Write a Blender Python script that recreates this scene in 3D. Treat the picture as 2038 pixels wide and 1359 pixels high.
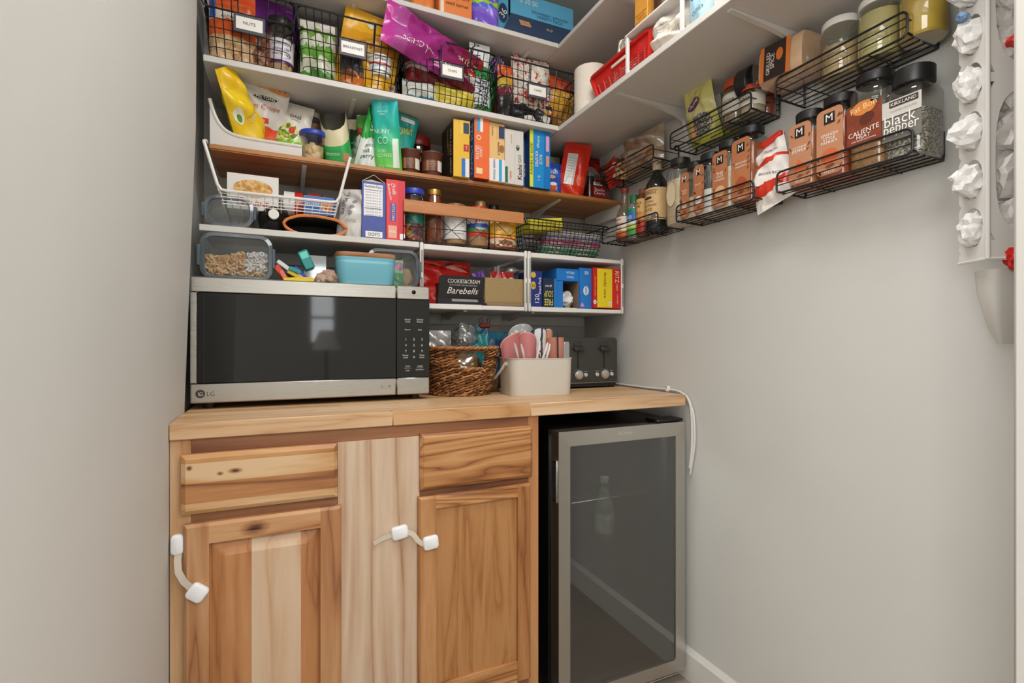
import bpy, bmesh, math, random, colorsys
from mathutils import Vector, Matrix, noise as mnoise
for _o in list(bpy.data.objects): bpy.data.objects.remove(_o)
SC = bpy.context.scene
COL = SC.collection
R = math.radians
# ------------------------------------------------------------------ camera, world, lights, exposure
cam_d = bpy.data.cameras.new('camera'); cam = bpy.data.objects.new('camera', cam_d); COL.objects.link(cam)
cam.location = (0, 0, 1.084); cam.rotation_euler = (R(90), 0, R(-24.45))
cam_d.sensor_width = 36; cam_d.lens = 1005/2038*36; cam_d.clip_start = .01
SC.camera = cam
SC.view_settings.view_transform = 'Standard'; SC.view_settings.look = 'None'
SC.view_settings.gamma = 1; SC.view_settings.use_curve_mapping = False
SC.view_settings.exposure = 0.08
world = bpy.data.worlds.new('world'); SC.world = world; world.use_nodes = True
world.node_tree.nodes['Background'].inputs[0].default_value = (.93, .97, 1, 1)
world.node_tree.nodes['Background'].inputs[1].default_value = 5.0
def area(name, loc, rot, sx, sy, power, col=(1, 1, 1)):
    l = bpy.data.lights.new(name, 'AREA'); l.shape = 'RECTANGLE'; l.size = sx; l.size_y = sy; l.energy = power; l.color = col
    o = bpy.data.objects.new(name, l); COL.objects.link(o); o.location = loc; o.rotation_euler = [R(a) for a in rot]
    return o
area('window_daylight', (.445, -3.85, 1.55), (90, 0, 0), .6, 1.2, 8, (.97, .985, 1))
area('side_fill_light', (-2.6, -1.5, 1.45), (0, -90, 0), 1.5, 2.2, 72, (.98, .99, 1))  # added fill from the left, mainly for the right wall; no window there
area('side_fill_light', (2.6, -1.6, 1.45), (0, 90, 0), 1.5, 2.0, 22, (.98, .99, 1))  # added fill from the right for the left wall; no window there
area('room_overhead_fill', (.2, -1.35, 2.42), (0, 0, 0), 2.4, 1.8, 56, (1, .99, .975))  # added broad fill from above, out of the microwave door's reflection; no real fixture
area('pantry_fill_light', (.42, .62, 2.425), (0, 0, 0), .6, .5, 12, (1, .99, .975))  # added small fill overhead to even out the pantry walls
# ------------------------------------------------------------------ materials
def lin(h):
    h = h.lstrip('#'); o = []
    for i in (0, 2, 4):
        v = int(h[i:i+2], 16)/255
        o.append(v/12.92 if v <= .04045 else ((v+.055)/1.055)**2.4)
    return (o[0], o[1], o[2], 1)
MATS = {}
def newmat(name):
    m = bpy.data.materials.new(name); m.use_nodes = True
    nt = m.node_tree; b = nt.nodes['Principled BSDF']
    return m, nt, b
def nd(nt, t, **kw):
    n = nt.nodes.new(t)
    for k, v in kw.items():
        if hasattr(n, k): setattr(n, k, v)
        else: n.inputs[k.replace('_', ' ')].default_value = v
    return n
def mat(h, rough=.5, metal=0., bump=0., bscale=60., var=0., vscale=8., spec=.5, emit=0., coat=0.):
    """plain paint / plastic / card with optional fine variation and relief"""
    key = (h, rough, metal, bump, bscale, var, vscale, spec, emit, coat)
    if key in MATS: return MATS[key]
    m, nt, b = newmat('m_'+h.lstrip('#'))
    b.inputs['Base Color'].default_value = lin(h); b.inputs['Roughness'].default_value = rough
    b.inputs['Metallic'].default_value = metal; b.inputs['Specular IOR Level'].default_value = spec
    b.inputs['Coat Weight'].default_value = coat
    if emit: b.inputs['Emission Color'].default_value = lin(h); b.inputs['Emission Strength'].default_value = emit
    if var or bump:
        tc = nd(nt, 'ShaderNodeTexCoord')
    if var:
        n = nd(nt, 'ShaderNodeTexNoise'); n.inputs['Scale'].default_value = vscale; n.inputs['Detail'].default_value = 4
        nt.links.new(tc.outputs['Object'], n.inputs['Vector'])
        hs = nd(nt, 'ShaderNodeMix', data_type='RGBA', blend_type='MULTIPLY')
        mr = nd(nt, 'ShaderNodeMapRange'); mr.inputs[1].default_value = .3; mr.inputs[2].default_value = .7
        mr.inputs[3].default_value = 1-var; mr.inputs[4].default_value = 1
        nt.links.new(n.outputs[0], mr.inputs[0]); nt.links.new(mr.outputs[0], hs.inputs[7])
        hs.inputs[0].default_value = 1; hs.inputs[6].default_value = lin(h)
        nt.links.new(hs.outputs[2], b.inputs['Base Color'])
    if bump:
        n2 = nd(nt, 'ShaderNodeTexNoise'); n2.inputs['Scale'].default_value = bscale; n2.inputs['Detail'].default_value = 3
        nt.links.new(tc.outputs['Object'], n2.inputs['Vector'])
        bp = nd(nt, 'ShaderNodeBump'); bp.inputs['Strength'].default_value = bump; bp.inputs['Distance'].default_value = .01
        nt.links.new(n2.outputs[0], bp.inputs['Height']); nt.links.new(bp.outputs[0], b.inputs['Normal'])
    MATS[key] = m; return m
def bands(stops, axis='v', wav=0., wscale=6., rough=.32, interp='CONSTANT', spots=None, sscale=30., sthr=.55, bump=0.):
    """printed film / card: colour zones along the sheet's own UV, optionally wavy, with printed speckle"""
    key = ('b', tuple(stops), axis, wav, wscale, rough, interp, spots, sscale, sthr, bump)
    if key in MATS: return MATS[key]
    m, nt, b = newmat('m_print_%d' % len(MATS))
    b.inputs['Roughness'].default_value = rough
    uv = nd(nt, 'ShaderNodeUVMap'); sp = nd(nt, 'ShaderNodeSeparateXYZ'); nt.links.new(uv.outputs[0], sp.inputs[0])
    src = sp.outputs[1 if axis == 'v' else 0]
    if wav:
        n = nd(nt, 'ShaderNodeTexNoise'); n.inputs['Scale'].default_value = wscale; n.inputs['Detail'].default_value = 2
        nt.links.new(uv.outputs[0], n.inputs['Vector'])
        ma = nd(nt, 'ShaderNodeMath', operation='MULTIPLY_ADD'); ma.inputs[1].default_value = wav
        nt.links.new(n.outputs[0], ma.inputs[0])
        su = nd(nt, 'ShaderNodeMath', operation='SUBTRACT'); su.inputs[1].default_value = wav*.5
        nt.links.new(src, ma.inputs[2]); nt.links.new(ma.outputs[0], su.inputs[0]); src = su.outputs[0]
    rp = nd(nt, 'ShaderNodeValToRGB'); rp.color_ramp.interpolation = interp
    el = rp.color_ramp.elements
    while len(el) < len(stops): el.new(.5)
    for e, (p, h) in zip(el, stops): pass
    for i, (p, h) in enumerate(stops): el[i].position = p; el[i].color = lin(h)
    nt.links.new(src, rp.inputs[0]); out = rp.outputs[0]
    if spots:
        n = nd(nt, 'ShaderNodeTexVoronoi'); n.inputs['Scale'].default_value = sscale
        nt.links.new(uv.outputs[0], n.inputs['Vector'])
        gt = nd(nt, 'ShaderNodeMath', operation='LESS_THAN'); gt.inputs[1].default_value = sthr
        nt.links.new(n.outputs['Distance'], gt.inputs[0])
        mx = nd(nt, 'ShaderNodeMix', data_type='RGBA'); mx.inputs[7].default_value = lin(spots)
        nt.links.new(gt.outputs[0], mx.inputs[0]); nt.links.new(out, mx.inputs[6]); out = mx.outputs[2]
    nt.links.new(out, b.inputs['Base Color'])
    MATS[key] = m; return m
def clumps(cols, scale=40., rough=.6, bump=.5, key0='', dist=.004):
    """loose food seen through a bag or jar: lumps of several colours with relief"""
    key = ('c', tuple(cols), scale, rough, bump, key0)
    if key in MATS: return MATS[key]
    m, nt, b = newmat('m_food_%d' % len(MATS)); b.inputs['Roughness'].default_value = rough
    tc = nd(nt, 'ShaderNodeTexCoord'); v = nd(nt, 'ShaderNodeTexVoronoi'); v.inputs['Scale'].default_value = scale
    nt.links.new(tc.outputs['Object'], v.inputs['Vector'])
    sp = nd(nt, 'ShaderNodeSeparateColor'); nt.links.new(v.outputs['Color'], sp.inputs[0])
    rp = nd(nt, 'ShaderNodeValToRGB'); rp.color_ramp.interpolation = 'CONSTANT'
    el = rp.color_ramp.elements
    while len(el) < len(cols): el.new(.5)
    for i, h in enumerate(cols): el[i].position = i/len(cols); el[i].color = lin(h)
    nt.links.new(sp.outputs[0], rp.inputs[0]); nt.links.new(rp.outputs[0], b.inputs['Base Color'])
    bp = nd(nt, 'ShaderNodeBump'); bp.inputs['Strength'].default_value = bump; bp.inputs['Distance'].default_value = dist; bp.invert = True
    nt.links.new(v.outputs['Distance'], bp.inputs['Height']); nt.links.new(bp.outputs[0], b.inputs['Normal'])
    MATS[key] = m; return m
def clear(tint='#ffffff', gloss=.14, rough=.04, haze=0., hz='#ffffff', key0=''):
    """clear plastic or glass: see-through with a surface sheen; haze adds a milky film"""
    key = ('g', tint, gloss, rough, haze, hz, key0)
    if key in MATS: return MATS[key]
    m = bpy.data.materials.new('m_clear_%d' % len(MATS)); m.use_nodes = True; nt = m.node_tree; nt.nodes.clear()
    o = nd(nt, 'ShaderNodeOutputMaterial'); tr = nd(nt, 'ShaderNodeBsdfTransparent'); tr.inputs[0].default_value = lin(tint)
    gl = nd(nt, 'ShaderNodeBsdfGlossy'); gl.inputs['Roughness'].default_value = rough
    fr = nd(nt, 'ShaderNodeLayerWeight'); fr.inputs[0].default_value = .5
    mr = nd(nt, 'ShaderNodeMapRange'); mr.inputs[3].default_value = gloss*.45; mr.inputs[4].default_value = min(1, gloss*3.2)
    nt.links.new(fr.outputs['Facing'], mr.inputs[0])
    base = tr.outputs[0]
    if haze:
        df = nd(nt, 'ShaderNodeBsdfDiffuse'); df.inputs[0].default_value = lin(hz)
        m0 = nd(nt, 'ShaderNodeMixShader'); m0.inputs[0].default_value = haze
        nt.links.new(tr.outputs[0], m0.inputs[1]); nt.links.new(df.outputs[0], m0.inputs[2]); base = m0.outputs[0]
    mx = nd(nt, 'ShaderNodeMixShader'); nt.links.new(mr.outputs[0], mx.inputs[0])
    nt.links.new(base, mx.inputs[1]); nt.links.new(gl.outputs[0], mx.inputs[2]); nt.links.new(mx.outputs[0], o.inputs[0])
    MATS[key] = m; return m
def timber(h, sat=1.0, hue=.955, val=.93):
    """a timber tone: the listed colour a little redder and darker"""
    q = [int(h[i:i+2], 16)/255 for i in (1, 3, 5)]; a, b, c = colorsys.rgb_to_hsv(*q); q = colorsys.hsv_to_rgb(a*hue, b*sat, c*val)
    return tuple(v/12.92 if v <= .04045 else ((v+.055)/1.055)**2.4 for v in q)+(1,)
def wood(name, cols, axis='x', scale=1., rough=.45, knots=(), fig=1., boards=None, baxis='z', bump=.06, off=0.):
    """timber: long fibre noise along `axis`, growth figure, optional glued boards and knots (object space)"""
    if name in MATS: return MATS[name]
    m, nt, b = newmat('m_'+name); b.inputs['Roughness'].default_value = rough
    L = nt.links.new
    tc = nd(nt, 'ShaderNodeTexCoord'); mp = nd(nt, 'ShaderNodeMapping')
    st = {'x': (.55, 7, 7), 'y': (7, .55, 7), 'z': (7, 7, .55)}[axis]
    mp.inputs['Scale'].default_value = [q*scale for q in st]; mp.inputs['Location'].default_value = (off, off*.7, off*1.3)
    L(tc.outputs['Object'], mp.inputs[0])
    n1 = nd(nt, 'ShaderNodeTexNoise'); n1.inputs['Scale'].default_value = 1.1; n1.inputs['Detail'].default_value = 3; n1.inputs['Distortion'].default_value = .6
    L(mp.outputs[0], n1.inputs['Vector'])
    mu = nd(nt, 'ShaderNodeMath', operation='MULTIPLY'); mu.inputs[1].default_value = 9*fig; L(n1.outputs[0], mu.inputs[0])
    fr = nd(nt, 'ShaderNodeMath', operation='PINGPONG'); fr.inputs[1].default_value = 1; L(mu.outputs[0], fr.inputs[0])
    n2 = nd(nt, 'ShaderNodeTexNoise'); n2.inputs['Scale'].default_value = 22; n2.inputs['Detail'].default_value = 5
    L(mp.outputs[0], n2.inputs['Vector'])
    pw = nd(nt, 'ShaderNodeMath', operation='POWER'); pw.inputs[1].default_value = .5; L(fr.outputs[0], pw.inputs[0])
    mix = nd(nt, 'ShaderNodeMath', operation='MULTIPLY_ADD'); mix.inputs[1].default_value = .62; L(pw.outputs[0], mix.inputs[0])
    m2 = nd(nt, 'ShaderNodeMath', operation='MULTIPLY'); m2.inputs[1].default_value = .38; L(n2.outputs[0], m2.inputs[0]); L(m2.outputs[0], mix.inputs[2])
    fac = mix.outputs[0]
    if boards:
        sp = nd(nt, 'ShaderNodeSeparateXYZ'); L(tc.outputs['Object'], sp.inputs[0])
        d = nd(nt, 'ShaderNodeMath', operation='DIVIDE'); d.inputs[1].default_value = boards; L(sp.outputs['xyz'.index(baxis)], d.inputs[0])
        fl = nd(nt, 'ShaderNodeMath', operation='FLOOR'); L(d.outputs[0], fl.inputs[0])
        wn = nd(nt, 'ShaderNodeTexWhiteNoise', noise_dimensions='1D'); L(fl.outputs[0], wn.inputs['W'])
        ma = nd(nt, 'ShaderNodeMath', operation='MULTIPLY_ADD'); ma.inputs[1].default_value = .4
        L(wn.outputs['Value'], ma.inputs[0]); L(fac, ma.inputs[2])
        s2 = nd(nt, 'ShaderNodeMath', operation='SUBTRACT'); s2.inputs[1].default_value = .2; L(ma.outputs[0], s2.inputs[0]); fac = s2.outputs[0]
    rp = nd(nt, 'ShaderNodeValToRGB'); el = rp.color_ramp.elements
    while len(el) < len(cols): el.new(.5)
    for i, h in enumerate(cols): el[i].position = .15+.7*i/(len(cols)-1); el[i].color = timber(h)
    L(fac, rp.inputs[0]); out = rp.outputs[0]
    for (kx, kz, rx, rz) in knots:
        sp = nd(nt, 'ShaderNodeSeparateXYZ'); L(tc.outputs['Object'], sp.inputs[0])
        def q(o, k, r):
            a = nd(nt, 'ShaderNodeMath', operation='SUBTRACT'); a.inputs[1].default_value = k; L(o, a.inputs[0])
            d = nd(nt, 'ShaderNodeMath', operation='DIVIDE'); d.inputs[1].default_value = r; L(a.outputs[0], d.inputs[0])
            p = nd(nt, 'ShaderNodeMath', operation='MULTIPLY'); L(d.outputs[0], p.inputs[0]); L(d.outputs[0], p.inputs[1]); return p.outputs[0]
        su = nd(nt, 'ShaderNodeMath', operation='ADD'); L(q(sp.outputs[0], kx, rx), su.inputs[0]); L(q(sp.outputs[2], kz, rz), su.inputs[1])
        ad = nd(nt, 'ShaderNodeMath', operation='MULTIPLY_ADD'); ad.inputs[1].default_value = 1.1; L(n2.outputs[0], ad.inputs[0]); L(su.outputs[0], ad.inputs[2])
        r2 = nd(nt, 'ShaderNodeMapRange'); r2.inputs[1].default_value = .65; r2.inputs[2].default_value = 1.9; L(ad.outputs[0], r2.inputs[0])
        kr = nd(nt, 'ShaderNodeValToRGB'); kr.color_ramp.elements[0].color = lin('#2a1408'); kr.color_ramp.elements[1].color = lin('#8a5530')
        r3 = nd(nt, 'ShaderNodeMapRange'); r3.inputs[1].default_value = .5; r3.inputs[2].default_value = 1.0; L(ad.outputs[0], r3.inputs[0]); L(r3.outputs[0], kr.inputs[0])
        mx = nd(nt, 'ShaderNodeMix', data_type='RGBA'); L(r2.outputs[0], mx.inputs[0]); L(kr.outputs[0], mx.inputs[6]); L(out, mx.inputs[7]); out = mx.outputs[2]
    L(out, b.inputs['Base Color'])
    bp = nd(nt, 'ShaderNodeBump'); bp.inputs['Strength'].default_value = bump; bp.inputs['Distance'].default_value = .004
    L(fac, bp.inputs['Height']); L(bp.outputs[0], b.inputs['Normal'])
    MATS[name] = m; return m
def steel(name, h, axis='x', rough=.28):
    if name in MATS: return MATS[name]
    m, nt, b = newmat('m_'+name); b.inputs['Metallic'].default_value = 1; L = nt.links.new
    tc = nd(nt, 'ShaderNodeTexCoord'); mp = nd(nt, 'ShaderNodeMapping')
    mp.inputs['Scale'].default_value = {'x': (2, 400, 400), 'z': (400, 400, 2)}[axis]; L(tc.outputs['Object'], mp.inputs[0])
    n = nd(nt, 'ShaderNodeTexNoise'); n.inputs['Scale'].default_value = 1; n.inputs['Detail'].default_value = 3; L(mp.outputs[0], n.inputs['Vector'])
    mr = nd(nt, 'ShaderNodeMapRange'); mr.inputs[3].default_value = rough-.06; mr.inputs[4].default_value = rough+.1; L(n.outputs[0], mr.inputs[0]); L(mr.outputs[0], b.inputs['Roughness'])
    b.inputs['Base Color'].default_value = lin(h); b.inputs['Anisotropic'].default_value = .4
    bp = nd(nt, 'ShaderNodeBump'); bp.inputs['Strength'].default_value = .008; bp.inputs['Distance'].default_value = .001; L(n.outputs[0], bp.inputs['Height']); L(bp.outputs[0], b.inputs['Normal'])
    MATS[name] = m; return m
BLACKWIRE = mat('#15151a', .42)
WHITE = mat('#e6e4de', .42, bump=.05, bscale=30)
INK = mat('#1b1a1c', .5); PAPER = mat('#f3f0ea', .5)
# ------------------------------------------------------------------ mesh helpers
def link(name, me, m=None, parent=None):
    o = bpy.data.objects.new(name, me); COL.objects.link(o)
    if m is not None:
        for q in (m if isinstance(m, (list, tuple)) else [m]): me.materials.append(q)
    if parent is not None: o.parent = parent
    return o
def tag(o, label=None, cat=None, group=None, kind=None):
    for k, v in (('label', label), ('category', cat), ('group', group), ('kind', kind)):
        if v: o[k] = v
    return o
def thing(name, label, cat, loc=(0, 0, 0), rz=0, group=None, rx=0, ry=0):
    o = bpy.data.objects.new(name, None); COL.objects.link(o); o.empty_display_size = .02
    o.location = loc; o.rotation_euler = (R(rx), R(ry), R(rz))
    return tag(o, label, cat, group)
class MB:
    """collects shapes, links them as one mesh"""
    def __init__(s): s.v = []; s.f = []; s.mi = []; s.uv = {}
    def add(s, vs, fs, mi=0, uvs=None):
        n = len(s.v); s.v += [tuple(p) for p in vs]
        for f in fs:
            s.f.append([i+n for i in f]); s.mi.append(mi)
        if uvs:
            for i, q in enumerate(uvs): s.uv[n+i] = q
        return s
    def box(s, x0, y0, z0, x1, y1, z1, bev=0., mi=0, fm=None, seg=1):
        """fm: per-face material dict keyed by -x +x -y +y -z +z"""
        if bev <= 0:
            vs = [(x0, y0, z0), (x1, y0, z0), (x1, y1, z0), (x0, y1, z0), (x0, y0, z1), (x1, y0, z1), (x1, y1, z1), (x0, y1, z1)]
            fs = {'-z': (3, 2, 1, 0), '+z': (4, 5, 6, 7), '-y': (0, 1, 5, 4), '+x': (1, 2, 6, 5), '+y': (2, 3, 7, 6), '-x': (3, 0, 4, 7)}
            n = len(s.v); s.v += vs
            for k, f in fs.items():
                s.f.append([i+n for i in f]); s.mi.append((fm or {}).get(k, mi))
            return s
        bm = bmesh.new(); bmesh.ops.create_cube(bm, size=1)
        for v in bm.verts: v.co = ((x0+x1)/2+v.co.x*(x1-x0), (y0+y1)/2+v.co.y*(y1-y0), (z0+z1)/2+v.co.z*(z1-z0))
        bmesh.ops.bevel(bm, geom=bm.edges[:], offset=min(bev, .49*min(abs(x1-x0), abs(y1-y0), abs(z1-z0))), segments=seg, affect='EDGES')
        bm.verts.index_update(); bm.faces.ensure_lookup_table(); bm.normal_update()
        n = len(s.v); s.v += [tuple(v.co) for v in bm.verts]
        for f in bm.faces:
            k = mi
            if fm:
                a = f.normal; j = max(range(3), key=lambda i: abs(a[i])); k = fm.get(('-' if a[j] < 0 else '+')+'xyz'[j], mi)
            s.f.append([v.index+n for v in f.verts]); s.mi.append(k)
        bm.free(); return s
    def tube(s, pts, r=.0015, n=6, closed=False, mi=0, flat=1.):
        P = [Vector(p) for p in pts]; k = len(P); rings = []
        up0 = None
        for i in range(k):
            a = P[i-1] if (i > 0 or closed) else P[i]; b = P[(i+1) % k] if (i < k-1 or closed) else P[i]
            d = (b-a).normalized() if (b-a).length > 1e-9 else Vector((0, 0, 1))
            if up0 is None or abs(up0.dot(d)) > .98:
                up0 = Vector((0, 0, 1)) if abs(d.z) < .9 else Vector((1, 0, 0))
            sd = d.cross(up0).normalized(); up = sd.cross(d).normalized(); up0 = up
            rr = r[i] if isinstance(r, (list, tuple)) else r
            rings.append([P[i]+sd*(rr*math.cos(2*math.pi*j/n))+up*(rr*flat*math.sin(2*math.pi*j/n)) for j in range(n)])
        vs = [q for rg in rings for q in rg]; fs = []
        for i in range(k if closed else k-1):
            for j in range(n):
                a = i*n+j; b = i*n+(j+1) % n; c = ((i+1) % k)*n+(j+1) % n; d = ((i+1) % k)*n+j
                fs.append((a, b, c, d))
        if not closed:
            fs.append(tuple(range(n))[::-1]); fs.append(tuple((k-1)*n+j for j in range(n)))
        return s.add(vs, fs, mi)
    def loft(s, rings, cap0=True, cap1=True, closed=True, mi=0, uv=False):
        n = len(rings[0]); k = len(rings); vs = [p for r_ in rings for p in r_]; fs = []
        for i in range(k-1):
            for j in range(n if closed else n-1):
                fs.append((i*n+j, i*n+(j+1) % n, (i+1)*n+(j+1) % n, (i+1)*n+j))
        if cap0: fs.append(tuple(range(n))[::-1])
        if cap1: fs.append(tuple((k-1)*n+j for j in range(n)))
        uvs = None
        if uv: uvs = [(j/n, i/(k-1)) for i in range(k) for j in range(n)]
        return s.add(vs, fs, mi, uvs)
    def lathe(s, prof, n=20, c=(0, 0, 0), axis='z', cap0=True, cap1=True, mi=0, uv=False):
        rings = []
        for (r, z) in prof:
            rg = []
            for j in range(n):
                a = 2*math.pi*j/n; x, y = r*math.cos(a), r*math.sin(a)
                p = (x, y, z) if axis == 'z' else ((x, -z, y) if axis == 'y' else (z, x, y))
                rg.append((p[0]+c[0], p[1]+c[1], p[2]+c[2]))
            rings.append(rg)
        return s.loft(rings, cap0, cap1, mi=mi, uv=uv)
    def grid(s, fn, nu, nv, mi=0):
        vs = []; uv = []
        for j in range(nv+1):
            for i in range(nu+1):
                vs.append(fn(i/nu, j/nv)); uv.append((i/nu, j/nv))
        fs = [(j*(nu+1)+i, j*(nu+1)+i+1, (j+1)*(nu+1)+i+1, (j+1)*(nu+1)+i) for j in range(nv) for i in range(nu)]
        return s.add(vs, fs, mi, uv)
    def build(s, name, m, parent=None, smooth=40, loc=None):
        me = bpy.data.meshes.new(name); me.from_pydata([tuple(p) for p in s.v], [], s.f)
        ms = m if isinstance(m, (list, tuple)) else [m]
        for q in ms: me.materials.append(q)
        me.polygons.foreach_set('material_index', s.mi)
        if s.uv:
            ul = me.uv_layers.new(name='UVMap'); vi = [0]*len(me.loops); me.loops.foreach_get('vertex_index', vi)
            fl = []
            for q in vi: fl += list(s.uv.get(q, (0., 0.)))
            ul.data.foreach_set('uv', fl)
        if smooth:
            me.polygons.foreach_set('use_smooth', [True]*len(me.polygons)); me.set_sharp_from_angle(angle=R(smooth))
        me.update()
        o = bpy.data.objects.new(name, me); COL.objects.link(o)
        if parent is not None: o.parent = parent
        if loc: o.location = loc
        return o
def arc(cx, cy, r, a0, a1, n=5):
    return [(cx+r*math.cos(R(a0+(a1-a0)*i/n)), cy+r*math.sin(R(a0+(a1-a0)*i/n))) for i in range(n+1)]
def rrect(x0, y0, x1, y1, r, n=4):
    return arc(x1-r, y0+r, r, -90, 0, n)+arc(x1-r, y1-r, r, 0, 90, n)+arc(x0+r, y1-r, r, 90, 180, n)+arc(x0+r, y0+r, r, 180, 270, n)
def copytree(o, parent=None, label=None, loc=None, rz=None):
    c = o.copy(); COL.objects.link(c); c.parent = parent
    if label: c['label'] = label
    if loc: c.location = loc
    if rz is not None: c.rotation_euler.z = R(rz)
    for ch in list(o.children): copytree(ch, c)
    return c
# ---- lettering: flat print as thin meshes, laid on any surface function
_TC = {}
def glyphs(t):
    if t in _TC: return _TC[t]
    cu = bpy.data.curves.new('t', 'FONT'); cu.body = t; cu.resolution_u = 2; cu.align_x = 'CENTER'; cu.align_y = 'CENTER'
    ob = bpy.data.objects.new('t', cu); COL.objects.link(ob)
    dg = bpy.context.evaluated_depsgraph_get(); me = bpy.data.meshes.new_from_object(ob.evaluated_get(dg))
    vs = [v.co.copy() for v in me.vertices]; fs = [tuple(p.vertices) for p in me.polygons]
    bpy.data.objects.remove(ob); bpy.data.curves.remove(cu); bpy.data.meshes.remove(me)
    x0 = min(v.x for v in vs); x1 = max(v.x for v in vs); y0 = min(v.y for v in vs); y1 = max(v.y for v in vs)
    out = ([((v.x-(x0+x1)/2), (v.y-(y0+y1)/2)) for v in vs], fs, x1-x0, y1-y0)
    _TC[t] = out; return out
def text(t, m, fn, a, b, w=None, h=None, rot=0, parent=None, slant=0., name='lettering'):
    """fn(a,b) -> point just above the surface; text centred at (a,b), width w and/or height h in the surface's metres"""
    vs, fs, tw, th = glyphs(t)
    sx = w/tw if w else h/th; sy = h/th if h else sx
    ca, sa = math.cos(R(rot)), math.sin(R(rot)); out = []
    for (x, y) in vs:
        x, y = x*sx+slant*y*sy, y*sy
        out.append(fn(a+ca*x-sa*y, b+sa*x+ca*y))
    mb = MB(); mb.add(out, fs); return mb.build(name, m, parent, smooth=0)
def patch(kind, m, fn, a, b, w, h, rot=0, parent=None, name='print', n=10):
    """printed shape (rect / oval / tri / leaf) lying on the surface"""
    ca, sa = math.cos(R(rot)), math.sin(R(rot))
    def g(x, y): return fn(a+ca*x-sa*y, b+sa*x+ca*y)
    mb = MB()
    if kind == 'rect':
        mb.grid(lambda u, v: g((u-.5)*w, (v-.5)*h), max(1, n//2), max(1, n//2))
    else:
        N = 20; rings = []
        for k in (0.02, .35, .7, 1):
            rg = []
            for j in range(N):
                t = 2*math.pi*j/N
                if kind == 'oval': x, y = math.cos(t), math.sin(t)
                elif kind == 'leaf': x, y = math.cos(t), math.sin(t)*abs(math.sin(t))**.8
                else:
                    q = 1/ (math.cos((t % (2*math.pi/3))-math.pi/3)*2); x, y = math.sin(t)*q*2*.6, math.cos(t)*q*2*.6
                rg.append(g(x*w/2*k, y*h/2*k))
            rings.append(rg)
        mb.loft(rings, cap0=True, cap1=False)
    return mb.build(name, m, parent, smooth=0)
def plane_fn(o, r, u, nrm, e=.0006):
    o, r, u, nrm = Vector(o), Vector(r), Vector(u), Vector(nrm)
    return lambda a, b: o+r*a+u*b+nrm*e
def front(y, x=0, z=0, e=.0006): return plane_fn((x, y, z), (1, 0, 0), (0, 0, 1), (0, -1, 0), e)
def left(x, y=0, z=0, e=.0006): return plane_fn((x, y, z), (0, -1, 0), (0, 0, 1), (-1, 0, 0), e)
def cyl_fn(r, z=0, e=.0006, c=(0, 0), a0=-90):
    """a = arc length round the front (-y), b = height"""
    def f(a, b):
        t = R(a0)+a/r; q = r+e; return Vector((c[0]+q*math.cos(t), c[1]+q*math.sin(t), z+b))
    return f
# ------------------------------------------------------------------ the room
XL, XR, YB, ZC = -.215, 1.195, 1.866, 2.44
WALLM = mat('#cecdc8', .62, bump=.10, bscale=9, var=.05, vscale=3.)
def struct(name, mb, m, parent=None, **k):
    o = mb.build(name, m, parent, **k)
    if parent is None: o['kind'] = 'structure'
    return o
struct('floor', MB().box(-2.8, -3.8, -.06, 2.8, 2.0, 0), mat('#a3978a', .45, var=.12, vscale=5))
struct('ceiling', MB().box(-2.8, -3.8, ZC, 2.8, 2.0, ZC+.06), mat('#e9e6e0', .7))
wl = MB(); sec = [(0, XL), (.93, XL+.001), (1.6, XL+.024), (ZC, XL+.030)]   # slightly out of plumb drywall, stepping back 12 mm beside the shelves
wl.loft([[(XL-.12, .16, z), (x, .16, z), (x, 1.43, z), (XL-.12, 1.43, z)] for z, x in sec])
wl.box(XL-.12, 1.43, 0, XL-.012, YB, ZC)
struct('wall_left', wl, WALLM)
struct('wall_back', MB().box(XL-.12, YB, 0, XR+.12, YB+.1, ZC), WALLM)
struct('wall_right', MB().box(XR, .30, 0, XR+.12, YB, ZC), WALLM)
struct('trim_1', MB().box(.90, .16, 0, XR+.12, .342, ZC, .004), mat('#c4c1bb', .55))
struct('wall_room_left', MB().box(-2.75, -3.7, 0, -2.65, .25, ZC).box(-2.75, .16, 0, XL-.12, .26, ZC), WALLM)
struct('wall_room_right', MB().box(2.65, -3.7, 0, 2.75, .25, ZC).box(XR+.12, .16, 0, 2.75, .26, ZC), WALLM)
wx0, wx1, wz0, wz1 = .29, .60, 1.05, 2.05
struct('wall_front', MB().box(-2.75, -3.7, 0, wx0, -3.6, ZC).box(wx1, -3.7, 0, 2.75, -3.6, ZC).box(wx0, -3.7, 0, wx1, -3.6, wz0).box(wx0, -3.7, wz1, wx1, -3.6, ZC), WALLM)
wf = struct('window_1', MB().box(wx0, -3.68, wz0, wx0+.03, -3.6, wz1).box(wx1-.03, -3.68, wz0, wx1, -3.6, wz1).box(wx0+.03, -3.68, wz0, wx1-.03, -3.6, wz0+.03).box(wx0+.03, -3.68, wz1-.03, wx1-.03, -3.6, wz1).box(wx0+.03, -3.675, 1.36, wx1-.03, -3.605, 1.39), mat('#efece6', .4))
MB().box(wx0+.03, -3.65, wz0+.03, wx1-.03, -3.646, 1.36).build('pane', clear(), wf); MB().box(wx0+.03, -3.65, 1.39, wx1-.03, -3.646, wz1-.03).build('pane', clear(), wf)
struct('baseboard_right', MB().box(XR-.014, .345, 0, XR, YB, .085).add([(XR-.014, .345, .085), (XR, .345, .1), (XR, .345, .085), (XR-.014, YB, .085), (XR, YB, .1), (XR, YB, .085)], [(0, 2, 1), (3, 4, 5), (0, 1, 4, 3), (1, 2, 5, 4), (0, 3, 5, 2)]), mat('#d6d3cd', .4))
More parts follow.
